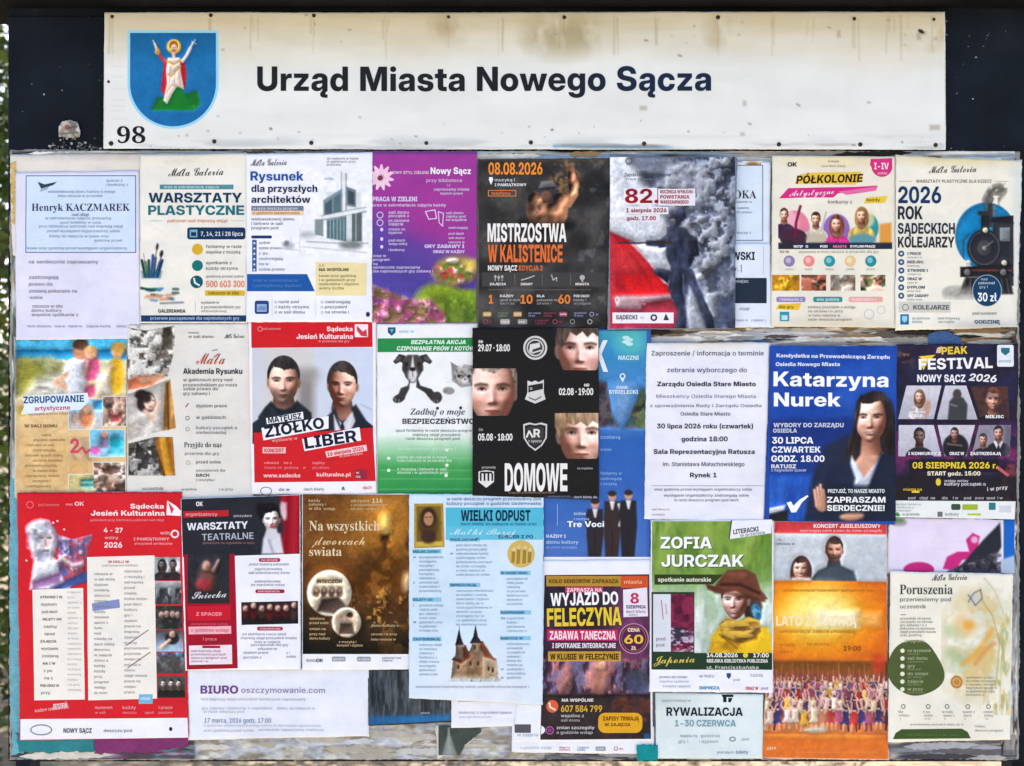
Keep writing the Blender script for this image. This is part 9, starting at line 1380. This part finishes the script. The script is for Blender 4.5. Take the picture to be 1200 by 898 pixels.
t = Thing('dance_trip_poster', 'dark club dance trip poster with white and yellow title and orange phone disc', 'poster', [(627, 656), (763, 655), (764, 867), (600, 868)], (236, 238, 245), 4, M_PAPER, seed=65, group=GP)
Q = [(638, 673), (760, 672), (762, 864), (633, 865)]
b = Pic(632, 672, 762, 865, (52, 42, 54), 1.1); b.blots([(70, 44, 76), (40, 36, 46)], 30, 3, .52, .2, .7); b.rect(720, 672, 764, 790, (140, 66, 110), 14, .6)
m = np.clip((b.Y - 770) / 5, 0, 1) * np.clip((814 - b.Y) / 4, 0, 1); b.mix(m, (130, 84, 96)); b.blots([(206, 160, 140), (90, 50, 70), (170, 110, 110), (60, 44, 60), (110, 100, 130)], 11, 23, .53, .1, .9, m, .7, 1.4); b.mix(b.m_ell(700, 792, 12, 22, soft=3) * m, (196, 130, 110), .8); b.mix(b.m_ell(704, 778, 5, 6, soft=1.5) * m, (210, 160, 136)); b.mix(b.m_ell(660, 796, 8, 18, soft=3) * m, (180, 120, 112), .7); b.mix(b.m_ell(746, 798, 16, 14, soft=3) * m, (60, 70, 90), .8)
b.mix(np.clip((b.Y - 811) / 3, 0, 1), (54, 46, 46)); b.blots([(130, 60, 40), (80, 50, 50)], 10, 6, .58, .1, .6, np.clip((b.Y - 814) / 4, 0, 1) * np.clip((b.X - 700) / 30, 0, 1)); b.noise(.08, 5, 3)
b.photoize(12, .8, 1.2); t.part('dance_picture').photo(b, quad=Q).done()
p = t.part('headline').rect(640, 674, 727, 686, (180, 140, 56), 2).text('KOŁO SENIORÓW ZAPRASZA', 643, 682.4, 4.6, (100, 70, 26), 'B', w=81).rect(727, 674, 758.5, 688, (206, 84, 46), 2).greek(731, 683, 754, 3.6, (240, 190, 150)).rect(662, 686.5, 706, 693.5, (190, 60, 90), 2).text('ZAPRASZA NA', 664, 692.4, 4.4, (250, 210, 220), 'B', w=41).text('WYJAZD DO', 645, 709, 15, (244, 242, 242), 'B', w=79, rot=1.4).text('FELECZYNA', 641, 733, 21, (228, 200, 56), 'B', w=87, rot=1.2)
p.rect(641, 736.5, 723, 749.5, (196, 44, 90), 2).text('ZABAWA TANECZNA', 644, 748, 9.8, (250, 220, 230), 'B', w=77).rect(645, 750.5, 723, 759.5, (80, 40, 66), 2).text('I SPOTKANIE INTEGRACYJNE', 647, 758, 5.8, (236, 226, 232), 'B', w=74).rect(642, 762, 727, 773.5, (196, 156, 60), 2).text('W KLUBIE W FELECZYNIE', 644.5, 771.6, 7, (66, 40, 24), 'B', w=80).done()
t.part('date_tag').poly([(729.5, 690), (757.5, 687.5), (758.5, 721), (730, 722)], (232, 226, 236), 3).text('8', 738, 706, 12, (196, 40, 90), 'B', w=10).text('SIERPNIA', 733, 712, 4, (90, 60, 100), 'B', w=23).greek(733, 717, 756, 2.6, (120, 100, 130)).greek(736, 720.5, 753, 2, (150, 130, 160)).done()
p = t.part('price_circle').ell(742, 747, 17.5, 18, (80, 36, 76), 2).ring(742, 747, 17.5, 1.2, (196, 130, 170), 3, 30, 18).ring(742, 747, 14.5, .7, (170, 110, 60), 3, 30, 15).done(); t.part('price', parent=p).text('60', 731, 753, 10.4, (232, 190, 60), 'B', w=22).text('CENA', 735, 739, 4.4, (240, 220, 190), 'B', w=14).text('ZŁ', 739, 760, 4, (240, 220, 190), 'B', w=6).done()
p = t.part('contact').ell(647, 826, 7, 7.4, (222, 96, 60), 2).line([(643.6, 822), (644.6, 827), (650.4, 830)], 2, (250, 226, 210), 4).text('607 584 799', 657, 832.4, 7.6, (214, 170, 60), 'B', w=48).greek(658, 820.5, 698, 3.6, (226, 220, 214), wt=.6).rrect(700.5, 833.5, 752, 857, 8, (224, 166, 40), 3).text('ZAPISY TRWAJĄ', 706, 842.6, 4.8, (120, 60, 20), 'B', w=42).greek(708, 849, 746, 3.4, (130, 70, 20), wt=.6).greek(657, 838.6, 690, 3, (206, 200, 196)).greek(657, 843.6, 684, 2.6, (180, 176, 174)).greek(652, 852.5, 696, 3, (220, 214, 212)).greek(652, 858, 700, 2.8, (190, 186, 186)).ring(644, 854, 5, 1.4, (170, 90, 150), 3, 14).ring(644, 854, 2, 1, (170, 90, 150), 3, 10).rect(754, 858, 760, 863.5, (30, 90, 130), 3).done()
p = t.part('logo_strip').rrect(603, 847, 622, 857, .6, (90, 86, 94), 2).greek(605, 854, 620, 4, (190, 190, 196), wt=.6)
p.greek(606, 861, 634, 3, (170, 176, 186)); p.done()
t = Thing('blank_sheet', 'plain white corner of a sheet peeping out left of the dance trip poster', 'paper', [(601, 843), (634, 838), (634, 866), (764, 866)], (236, 238, 245), 3, seed=66)
t = Thing('blank_sheet', 'white strip of logos along the bottom below the dance trip poster', 'paper', [(600, 845), (766, 850), (766, 882), (600, 880)], (236, 238, 244), 3, seed=67)
p = t.part('logo_strip'); logos(p, 655, 740, 873, 5, 6, ((150, 156, 170), (90, 110, 150), (200, 70, 90)), 4).greek(610, 876, 646, 2.6, (190, 194, 206)).done()
Scrap('torn_paper_scrap', 'small teal square of torn paper below the dance trip poster', 'paper scrap', [(745, 871), (770, 871), (770, 889), (746, 889)], (28, 140, 142), 5, seed=68, mott=.04, rough=.8)

t = Thing('author_meeting_poster', 'green author meeting poster with woman in brown hat and yellow coat', 'poster', [(762, 609), (905, 608), (904, 810), (760, 809)], (238, 239, 246), 5, seed=69, group=GP)
b = Pic(763, 610, 903, 783, (120, 150, 70), 1.1)
b.grad([(0, (112, 146, 58)), (.3, (104, 142, 64)), (.55, (176, 200, 172)), (.75, (206, 218, 214)), (1, (196, 206, 204))]); b.blots([(84, 122, 44), (150, 176, 86), (130, 160, 70)], 22, 4, .52, .22, .8, np.clip((690 - b.Y) / 30, 0, 1), .6, 2); b.blots([(226, 232, 232), (150, 178, 140)], 20, 14, .55, .2, .6, np.clip((b.Y - 680) / 20, 0, 1), .7, 1.8)
b.poly([(830, 764), (832, 744), (842, 732), (870, 726), (898, 734), (903, 746), (903, 770), (830, 770)], (232, 188, 40), 1.6); b.blots([(206, 150, 30)], 12, 5, .58, .1, .6, b.m_poly([(830, 764), (832, 744), (870, 726), (903, 746), (903, 770)], 2))
b.hairs(b.m_poly([(872, 690), (888, 694), (892, 710), (886, 726), (874, 728), (868, 710)], 1.4), (56, 42, 40), 5, 3)
b.ell(885, 716, 5.5, 10, (56, 126, 158), -14, 1.2); b.blots([(36, 90, 130), (110, 170, 190)], 5, 8, .55, .1, .8, b.m_ell(885, 716, 5, 9, -14, 1.2))
b.face(860, 702, 47, (238, 198, 182), (60, 46, 42), bust=False, light=-1, smile=True, yaw=-.75, hard=.8)
m = b.m_poly([(842, 730), (850, 722), (862, 727), (876, 722), (888, 726), (890, 738), (880, 748), (862, 752), (846, 744)], 1.4); b.mix(m, (166, 124, 52)); b.blots([(206, 166, 84), (110, 74, 34), (226, 186, 70)], 8, 31, .53, .1, .85, m, 2.2, .6); b.mul(b.m_line([(846, 745), (864, 752), (884, 745)], 3, 2), (.6, .55, .5))
b.ell(856, 756, 10, 7, (150, 100, 36), 0, 3, .6); b.line([(842, 742), (862, 758)], 1.6, (110, 74, 30), 1, .7)
b.poly([(826, 683), (836, 686), (846, 672), (852, 667), (872, 666), (884, 672), (890, 690), (898, 700), (893, 704), (878, 698), (860, 692), (842, 694), (828, 690)], (108, 62, 48), 1.2); b.line([(844, 684), (866, 684), (888, 694)], 3.4, (60, 34, 28), 1.4); b.ell(862, 672, 12, 4, (140, 86, 68), 4, 3, .7); b.poly([(826, 683), (846, 690), (878, 697), (896, 704), (870, 700), (836, 694)], (80, 44, 34), 1.4, .7); b.noise(.05, 5, 4)
b.photoize(13, .3, .8); t.part('author_picture').photo(b).done()
p = t.part('headline').text('ZOFIA', 774, 642.8, 13.6, (50, 70, 30), 'B', w=60, z=5).text('ZOFIA', 773, 641.8, 13.6, (244, 246, 240), 'B', w=60).text('JURCZAK', 775, 664, 14, (50, 70, 30), 'B', w=96, z=5).text('JURCZAK', 774, 663, 14, (244, 246, 240), 'B', w=96).poly([(766, 672), (846, 672), (834, 683.5), (766, 684)], (52, 64, 34), 2).text('spotkanie autorskie', 770, 680.4, 5, (216, 222, 200), 'B', w=62)
p.poly([(856, 610), (903, 608), (902, 624), (853, 631)], (234, 236, 242), 3).text('LITERACKI', 858, 625.4, 5.6, (50, 54, 66), 'B', w=30, rot=7).greek(866, 628.6, 898, 3, (100, 104, 116), rot=8).line([(853, 631), (856, 609)], 1.2, (40, 46, 40), 4).done()
p = t.part('book_cover').rect(762.5, 692.5, 812.5, 763.5, (50, 60, 44), 2).rect(764.5, 695, 785, 762, (214, 218, 226), 3)
q = Pic(785, 695, 811.5, 762, (110, 34, 62)); q.blots([(70, 26, 50), (150, 50, 80)], 9, 4, .55, .1, .7); q.blots([(196, 190, 206), (50, 40, 60)], 6, 9, .52, .1, .9, np.clip((q.Y - 732) / 4, 0, 1), 1.4, .6); q.noise(.1, 4, 2); p.photo(q, z=3).line([(774, 702), (776, 724)], 1, (190, 90, 100)).line([(779, 706), (780, 718)], .8, (190, 110, 120)).greek(768, 749, 783, 3.4, (150, 90, 110)).greek(768, 756, 783, 3, (120, 120, 130)).done()
p = t.part('date_band').rect(762.5, 763.5, 903, 783, (40, 62, 46), 2).text('Japonia', 765, 776, 9.6, (214, 196, 90), 'C', w=48, rot=2).text('14.08.2026', 827, 768.4, 4.8, (240, 240, 226), 'B', w=36).text('17:00', 881, 768.4, 4.8, (240, 240, 226), 'B', w=18).ell(872, 766, 3, 2.8, (230, 200, 70), 4).text('MIEJSKA BIBLIOTEKA PUBLICZNA', 827, 774.6, 4, (226, 230, 214), 'B', w=71).text('ul. Franciszkańska', 827, 782, 3.6, (206, 214, 196), 'M', w=60).done()
p = t.part('logo_strip'); p.greek(772, 793, 804, 2.6, (130, 134, 146)).greek(772, 798, 806, 2.2, (170, 174, 186)).greek(776, 803.6, 808, 2.4, (160, 170, 190)).greek(818, 792, 836, 3, (140, 146, 156)).poly([(850, 787), (855, 787), (855, 791), (852.5, 794), (850, 791)], (50, 80, 120), 4).greek(858, 796, 868, 2.4, (150, 156, 166)).greek(878, 791, 898, 2.8, (150, 156, 166)).greek(818, 806, 842, 3.6, (60, 140, 180), wt=.6).greek(846, 806, 856, 3.4, (50, 100, 160), wt=.6).greek(872, 806.4, 886, 3.6, (206, 60, 70), wt=.6).greek(890, 806, 899, 2.6, (120, 126, 136)).done()

t = Thing('contest_poster', 'pale mint contest poster with heavy black heading near bottom right of the middle', 'poster', [(767, 810), (893, 812), (892, 887), (768, 887)], (220, 231, 230), 4, seed=70, group=GP, tint=cloudy(0, 4, 15, [(775, 815, 50, 14, (196, 206, 200), .6)]))
p = t.part('headline').text('RYWALIZACJA', 780, 837, 9.8, (34, 40, 46), 'B', w=89).text('1-30 CZERWCA', 790, 849.4, 7.6, (124, 164, 174), 'B', w=71).poly([(844, 812), (858, 812), (858, 815), (850, 815), (850, 821), (846, 821), (846, 816)], (34, 40, 46), 3).poly([(852, 816), (857, 816), (855, 821), (852, 821)], (34, 40, 46), 3.2).done()
p = t.part('body_text').greek(775, 820.6, 812, 2.2, (150, 164, 166)).greek(796, 862, 816, 3, (150, 160, 164)).greek(820, 862, 843, 3, (160, 170, 174)).greek(794, 868.6, 815, 3, (160, 170, 174)).greek(818, 868.6, 842, 3, (160, 170, 174)).ring(857, 864, 4, 1.4, (130, 144, 150), 3, 12, 3).greek(868, 865.6, 878, 2.6, (150, 160, 166)).greek(839, 881, 858, 2.6, (150, 150, 190)).greek(861, 881, 877, 3, (110, 120, 150)).done()

t = Thing('concert_poster', 'orange summer concert poster with sunburst and cheering crowd under a couple on grey', 'poster', [(905, 610), (1037, 612), (1040, 889), (891, 887)], (226, 196, 176), 3, M_GLOSS, seed=71, group=GP, ragged=1.0)
b = Pic(906, 611, 1037, 888, (230, 130, 40), 1.05)
b.rect(904, 624, 1040, 682, (190, 198, 204), 1); b.ell(960, 640, 40, 22, (206, 212, 216), 0, 12, .7); b.rect(904, 608, 1040, 624, (206, 58, 66), .8); b.rect(904, 610, 907, 680, (226, 210, 206), .8)
b.face(977, 644, 30, (190, 140, 116), (70, 50, 44), cloth=(66, 74, 84), beard=.7, light=1, top=.02); b.poly([(954, 682), (958, 668), (970, 662), (986, 662), (1000, 668), (1004, 682)], (66, 76, 86), 1.6); b.poly([(969, 664), (985, 663), (984, 657), (970, 657)], (54, 62, 72), 1.4)
b.face(939, 666, 27, (224, 176, 156), (76, 46, 40), True, cloth=(216, 206, 200), smile=True); b.poly([(926, 682), (930, 676), (950, 676), (954, 682)], (216, 196, 186), 1.5)
m = np.clip((b.Y - 679) / 1.4, 0, 1) * np.clip((776 - b.Y) / 6, 0, 1); d = np.hypot((b.X - 958) / 78, (b.Y - 722) / 54)
col = np.stack([np.interp(d, [0, .35, .7, 1.1], k) for k in ((255, 252, 238, 222), (232, 204, 148, 108), (130, 66, 26, 26))], -1); b.a = b.a * (1 - m[..., None]) + col * m[..., None]
b.ell(966, 712, 30, 22, (255, 240, 150), 0, 16, .8); b.rect(958, 714, 1006, 734, (252, 244, 210), 4, .9); b.rect(918, 718, 960, 732, (250, 220, 150), 7, .5); b.rect(1004, 716, 1030, 732, (246, 190, 110), 4, .7); b.line([(910, 692), (1034, 690)], 1.4, (206, 150, 40), 1.4, .4); b.line([(906, 737), (1010, 740)], 1.6, (230, 160, 50), 1.4, .6)
m2 = np.clip((b.Y - 772) / 5, 0, 1) * np.clip((862 - b.Y) / 5, 0, 1); b.mix(m2, (150, 80, 60)); b.mix(m2 * np.clip((796 - b.Y) / 14, 0, 1), (122, 72, 28)); cm = m2 * np.clip((b.Y - 786) / 6, 0, 1)
b.mix(cm, (120, 62, 60), .8); b.mix(cm * np.clip((b.Y - 836) / 14, 0, 1), (216, 120, 56))
r = random.Random(12)
for k in range(26): x = 900 + k * 5.6; b.line([(x, r.uniform(776, 790)), (x + r.uniform(-3, 3), 800)], r.uniform(.6, 1.4), (206, 130, 70), .6, .5)
for row, (y0, hh, st) in enumerate(((797, 15, 5.0), (805, 18, 6.0), (816, 22, 7.2), (828, 27, 9.0))):
    x = 890 + row * 2
    while x < 1040:
        c = np.array(r.choice([(226, 196, 206), (176, 84, 120), (130, 96, 160), (236, 214, 210), (206, 56, 58), (232, 182, 70), (96, 56, 96), (206, 150, 176), (66, 62, 120), (240, 226, 200)])) * r.uniform(.8, 1.05); y = y0 + r.uniform(-2, 2); w_ = hh * .13
        b.poly([(x - w_, y + hh * .16), (x + w_, y + hh * .16), (x + w_ * .8, y + hh * .45), (x + w_ * 1.5, y + hh * .72), (x - w_ * 1.5, y + hh * .72), (x - w_ * .8, y + hh * .45)], c, .6)
        for d in (-1, 1):
            b.line([(x + d * w_ * .6, y + hh * .7), (x + d * w_ * .8, y + hh)], hh * .07, (214, 164, 136) if r.random() < .6 else c * .7, .5)
            if r.random() < .75: b.line([(x + d * w_, y + hh * .2), (x + d * w_ * r.uniform(1.6, 2.6), y - hh * r.uniform(-.1, .16)), (x + d * w_ * r.uniform(1, 2.4), y - hh * r.uniform(.16, .4))], hh * .055, (230, 184, 156), .5)
        b.ell(x, y + hh * .06, hh * .062, hh * .085, (232, 186, 158), 0, .5); b.ell(x, y + hh * .02, hh * .07, hh * .06, r.choice([(60, 40, 36), (120, 80, 50), (40, 30, 32), (190, 150, 90)]), 0, .5); x += st * r.uniform(.8, 1.2)
b.ell(965, 842, 8, 14, (230, 210, 150), 0, 4, .5); b.ell(960, 855, 12, 3, (206, 216, 206), 0, 2, .8); b.ell(1028, 776, 8, 12, (206, 60, 40), 10, 3, .7); b.ell(898, 840, 10, 16, (240, 200, 80), 0, 6, .4)
b.mix(np.clip((b.Y - 859) / 2, 0, 1), (224, 116, 44)); b.ell(970, 862, 60, 3, (246, 160, 60), 0, 2, .6); b.noise(.05, 6, 5)
b.photoize(16, .34, .8); t.part('concert_picture').photo(b, quad=[(905.8, 611), (1036.5, 612.5), (1039, 888), (892, 886)]).done()
p = t.part('headline').text('LATO Z MUZYKĄ', 908, 732, 11, (252, 232, 180), 'B', w=94).text('KONCERT JUBILEUSZOWY', 952, 618, 4.6, (250, 226, 226), 'B', w=78).greek(936, 622.5, 1034, 2.4, (244, 190, 190)).done()
p = t.part('body_text').greek(916, 692.4, 1030, 2.6, (190, 120, 40)).greek(912, 740.6, 1004, 3.2, (196, 124, 36)).text('19:00', 987, 761.4, 5.6, (140, 70, 20), 'B', w=20).greek(912, 756, 930, 3, (196, 120, 30)).greek(944, 755.4, 974, 3, (196, 120, 30)).greek(912, 764, 934, 2.4, (196, 120, 30)).greek(897, 877, 914, 3.6, (246, 196, 160), wt=.6).greek(930, 880.6, 1030, 2, (236, 150, 90)).greek(908, 638, 932, 2.6, (90, 110, 120)).greek(910, 633, 916, 2, (110, 110, 120)).done()

t = Thing('torn_poster_piece', 'torn lilac poster piece with magenta letters and dark diagonal shape', 'poster piece', [(1040, 606), (1188, 608), (1186, 672), (1037, 672)], (226, 218, 236), 2, M_PAPER, seed=72, group='torn scraps of old posters', ragged=1.6)
b = Pic(1041, 607, 1187, 671, (226, 216, 236)); b.noise(.03, 30, 4); b.ell(1075, 667, 18, 9, (196, 44, 120), 0, 1); b.poly([(1103, 666), (1108, 652), (1120, 646), (1134, 646), (1130, 632), (1138, 624), (1146, 628), (1142, 652), (1126, 656), (1118, 668)], (200, 46, 124), 1); b.ell(1140, 632, 4, 4, (226, 170, 206), 0, 1.2)
b.poly([(1114, 671), (1128, 658), (1150, 632), (1170, 612), (1172, 640), (1160, 660), (1140, 671)], (44, 46, 56), 1.2); b.poly([(1110, 668), (1150, 652), (1172, 664), (1172, 671), (1108, 671)], (60, 60, 72), 1.5); b.blots([(150, 140, 160), (30, 30, 40)], 8, 3, .56, .1, .6, b.m_poly([(1110, 670), (1130, 656), (1172, 646), (1172, 671)], 2)); b.rect(1172, 607, 1174, 671, (230, 230, 236), .8); b.rect(1174, 607, 1188, 660, (30, 100, 190), 1); b.poly([(1172, 655), (1188, 650), (1188, 671), (1172, 671)], (170, 190, 214), 1.5); b.ell(1052, 612, 9, 4, (110, 110, 100), 0, 2, .6); b.ell(1050, 609, 8, 3, (90, 140, 70), 0, 1.5, .8)
t.part('torn_picture').photo(b).done()

t = Thing('exhibition_poster', 'cream exhibition poster with olive green blob and watercolour flowers', 'poster', [(1041, 668), (1184, 672), (1180, 864), (1038, 868)], (236, 232, 216), 5, seed=73, group=GP, ragged=.6, tint=cloudy(0, 4, 16))
sig(t.part('signature'), 1089, 1130, 679.4, (44, 44, 40), 8.6).done()
p = t.part('headline').text('Poruszenia', 1051.5, 695, 11.4, (62, 74, 66), 'S', w=62).greek(1052, 703.4, 1112, 3.8, (110, 116, 104)).greek(1052, 711.6, 1096, 3.6, (110, 116, 104)).rect(1053, 718.6, 1059, 719.4, (90, 96, 84)).done()
b = Pic(1100, 672, 1181, 836, (236, 232, 216), 1.1)
b.blots([(190, 200, 160), (226, 200, 140), (206, 210, 190), (214, 186, 120)], 18, 3, .54, .16, .75, b.m_ell(1143, 752, 36, 60, 12, 20)); b.ell(1128, 733, 14, 11, (226, 190, 130), 10, 5, .8); b.ell(1132, 731, 6, 5, (226, 160, 60), 0, 3, .8); b.ell(1118, 768, 14, 8, (170, 186, 140), 30, 5, .7); b.ell(1112, 738, 9, 7, (180, 196, 150), 0, 4, .7); b.line([(1126, 776), (1140, 766), (1152, 748), (1160, 736)], 5, (230, 160, 56), 3, .8); b.line([(1140, 776), (1152, 760), (1162, 752)], 4, (214, 120, 40), 3, .6)
b.blots([(220, 176, 90), (150, 170, 120)], 9, 12, .6, .08, .7, b.m_poly([(1150, 830), (1164, 760), (1181, 700), (1181, 836)], 8), .5, 2); b.line([(1146, 700), (1160, 720), (1168, 750), (1164, 800)], 1.2, (170, 150, 100), .9, .8); b.line([(1150, 676), (1162, 690), (1174, 720)], .9, (180, 170, 130), .8, .7); b.line([(1168, 830), (1170, 780), (1178, 740)], 1.2, (206, 176, 110), .9, .8)
b.ell(1138, 700, 8, 9, (190, 196, 196), 0, 4, .6)
for q in ([(1132, 704), (1138, 694), (1146, 690)], [(1146, 690), (1148, 700), (1140, 708)], [(1132, 696), (1140, 708)]): b.line(q, 1.3, (80, 84, 96), .8, .8)
t.part('watercolour_picture').photo(b, clip=np.abs(blur2(b.a, 1.5) - (236, 232, 216)).sum(-1) > 18).done()
bl = [(1070 + (30.5 + 3.5 * math.sin(2 * R(a) + .6) + 2.5 * math.sin(3 * R(a))) * math.cos(R(a)), 781 + (34.5 + 2 * math.cos(2 * R(a))) * math.sin(R(a))) for a in range(0, 360, 8)]
p = t.part('green_panel').poly(bl, (80, 94, 52), 2)
for k in range(6): p.ell(1055, 761 + 9 * k, 2.6, 2.6, (226, 228, 200), 3, 12).greek(1061, 762.4 + 9 * k, 1088 - (k * 13 % 9), 3, (170, 180, 140)).greek(1061, 765.6 + 9 * k, 1080, 1.8, (140, 150, 110))
p.greek(1058, 751, 1082, 3, (170, 180, 140)).done()
p = t.part('body_text'); p.para(1052, 724.6, 1094, 6, 3.9, 2.2, (140, 138, 124)); p.para(1129, 793.4, 1166, 6, 4, 2.2, (150, 146, 130)); p.ell(1118, 797.4, 7, 7.6, (190, 132, 66), 3).ring(1118, 797.4, 4.6, .8, (226, 190, 130), 4, 14)
for x in (1056, 1085, 1107, 1131, 1155): p.ring(x, 826, 2.8, 1, (110, 112, 96), 3, 10).greek(x - 6, 833.4, x + 8, 2.2, (150, 146, 132)).greek(x - 5, 837.6, x + 8, 2.2, (160, 156, 142)).greek(x - 4, 841, x + 4, 1.8, (170, 166, 152))
p.greek(1064, 848, 1134, 2, (160, 156, 142)).greek(1139, 850, 1158, 2.2, (150, 146, 132)).greek(1139, 855, 1172, 2.2, (160, 156, 142)).done()
t.part('green_banner').poly([(1044, 864), (1047, 857), (1054, 852.6), (1124, 851.6), (1131, 855.6), (1134.4, 863)], (66, 88, 44), 2).greek(1058, 860, 1120, 2.6, (96, 116, 70)).done()

# ---- the small sticker on the bare steel ----------------------------------------------------------------
bx = [(70, 161), (69, 150), (74, 143), (84, 141), (93, 145), (95, 153), (94, 162), (84, 163)]
t = Thing('sticker', 'small worn white sticker on the dark panel left of the sign', 'sticker', [(72, 144), (93, 144), (94, 161), (71, 161)], (170, 168, 158), 0, M_PAPER, seed=74, ragged=2.4)
q = Pic(70, 141, 96, 164, (176, 174, 164), 1.4); q.blots([(110, 104, 96), (206, 204, 196), (150, 130, 110)], 6, 4, .54, .1, .8); q.ell(80, 150, 3, 3, (150, 90, 80), 0, 1); q.line([(74, 158), (92, 156)], 2, (110, 104, 96), .8); q.line([(83, 151), (91, 149)], 2, (90, 88, 86), .8)
t.part('worn_print').photo(q, clip=q.m_poly(bx, .3) > .5).done()
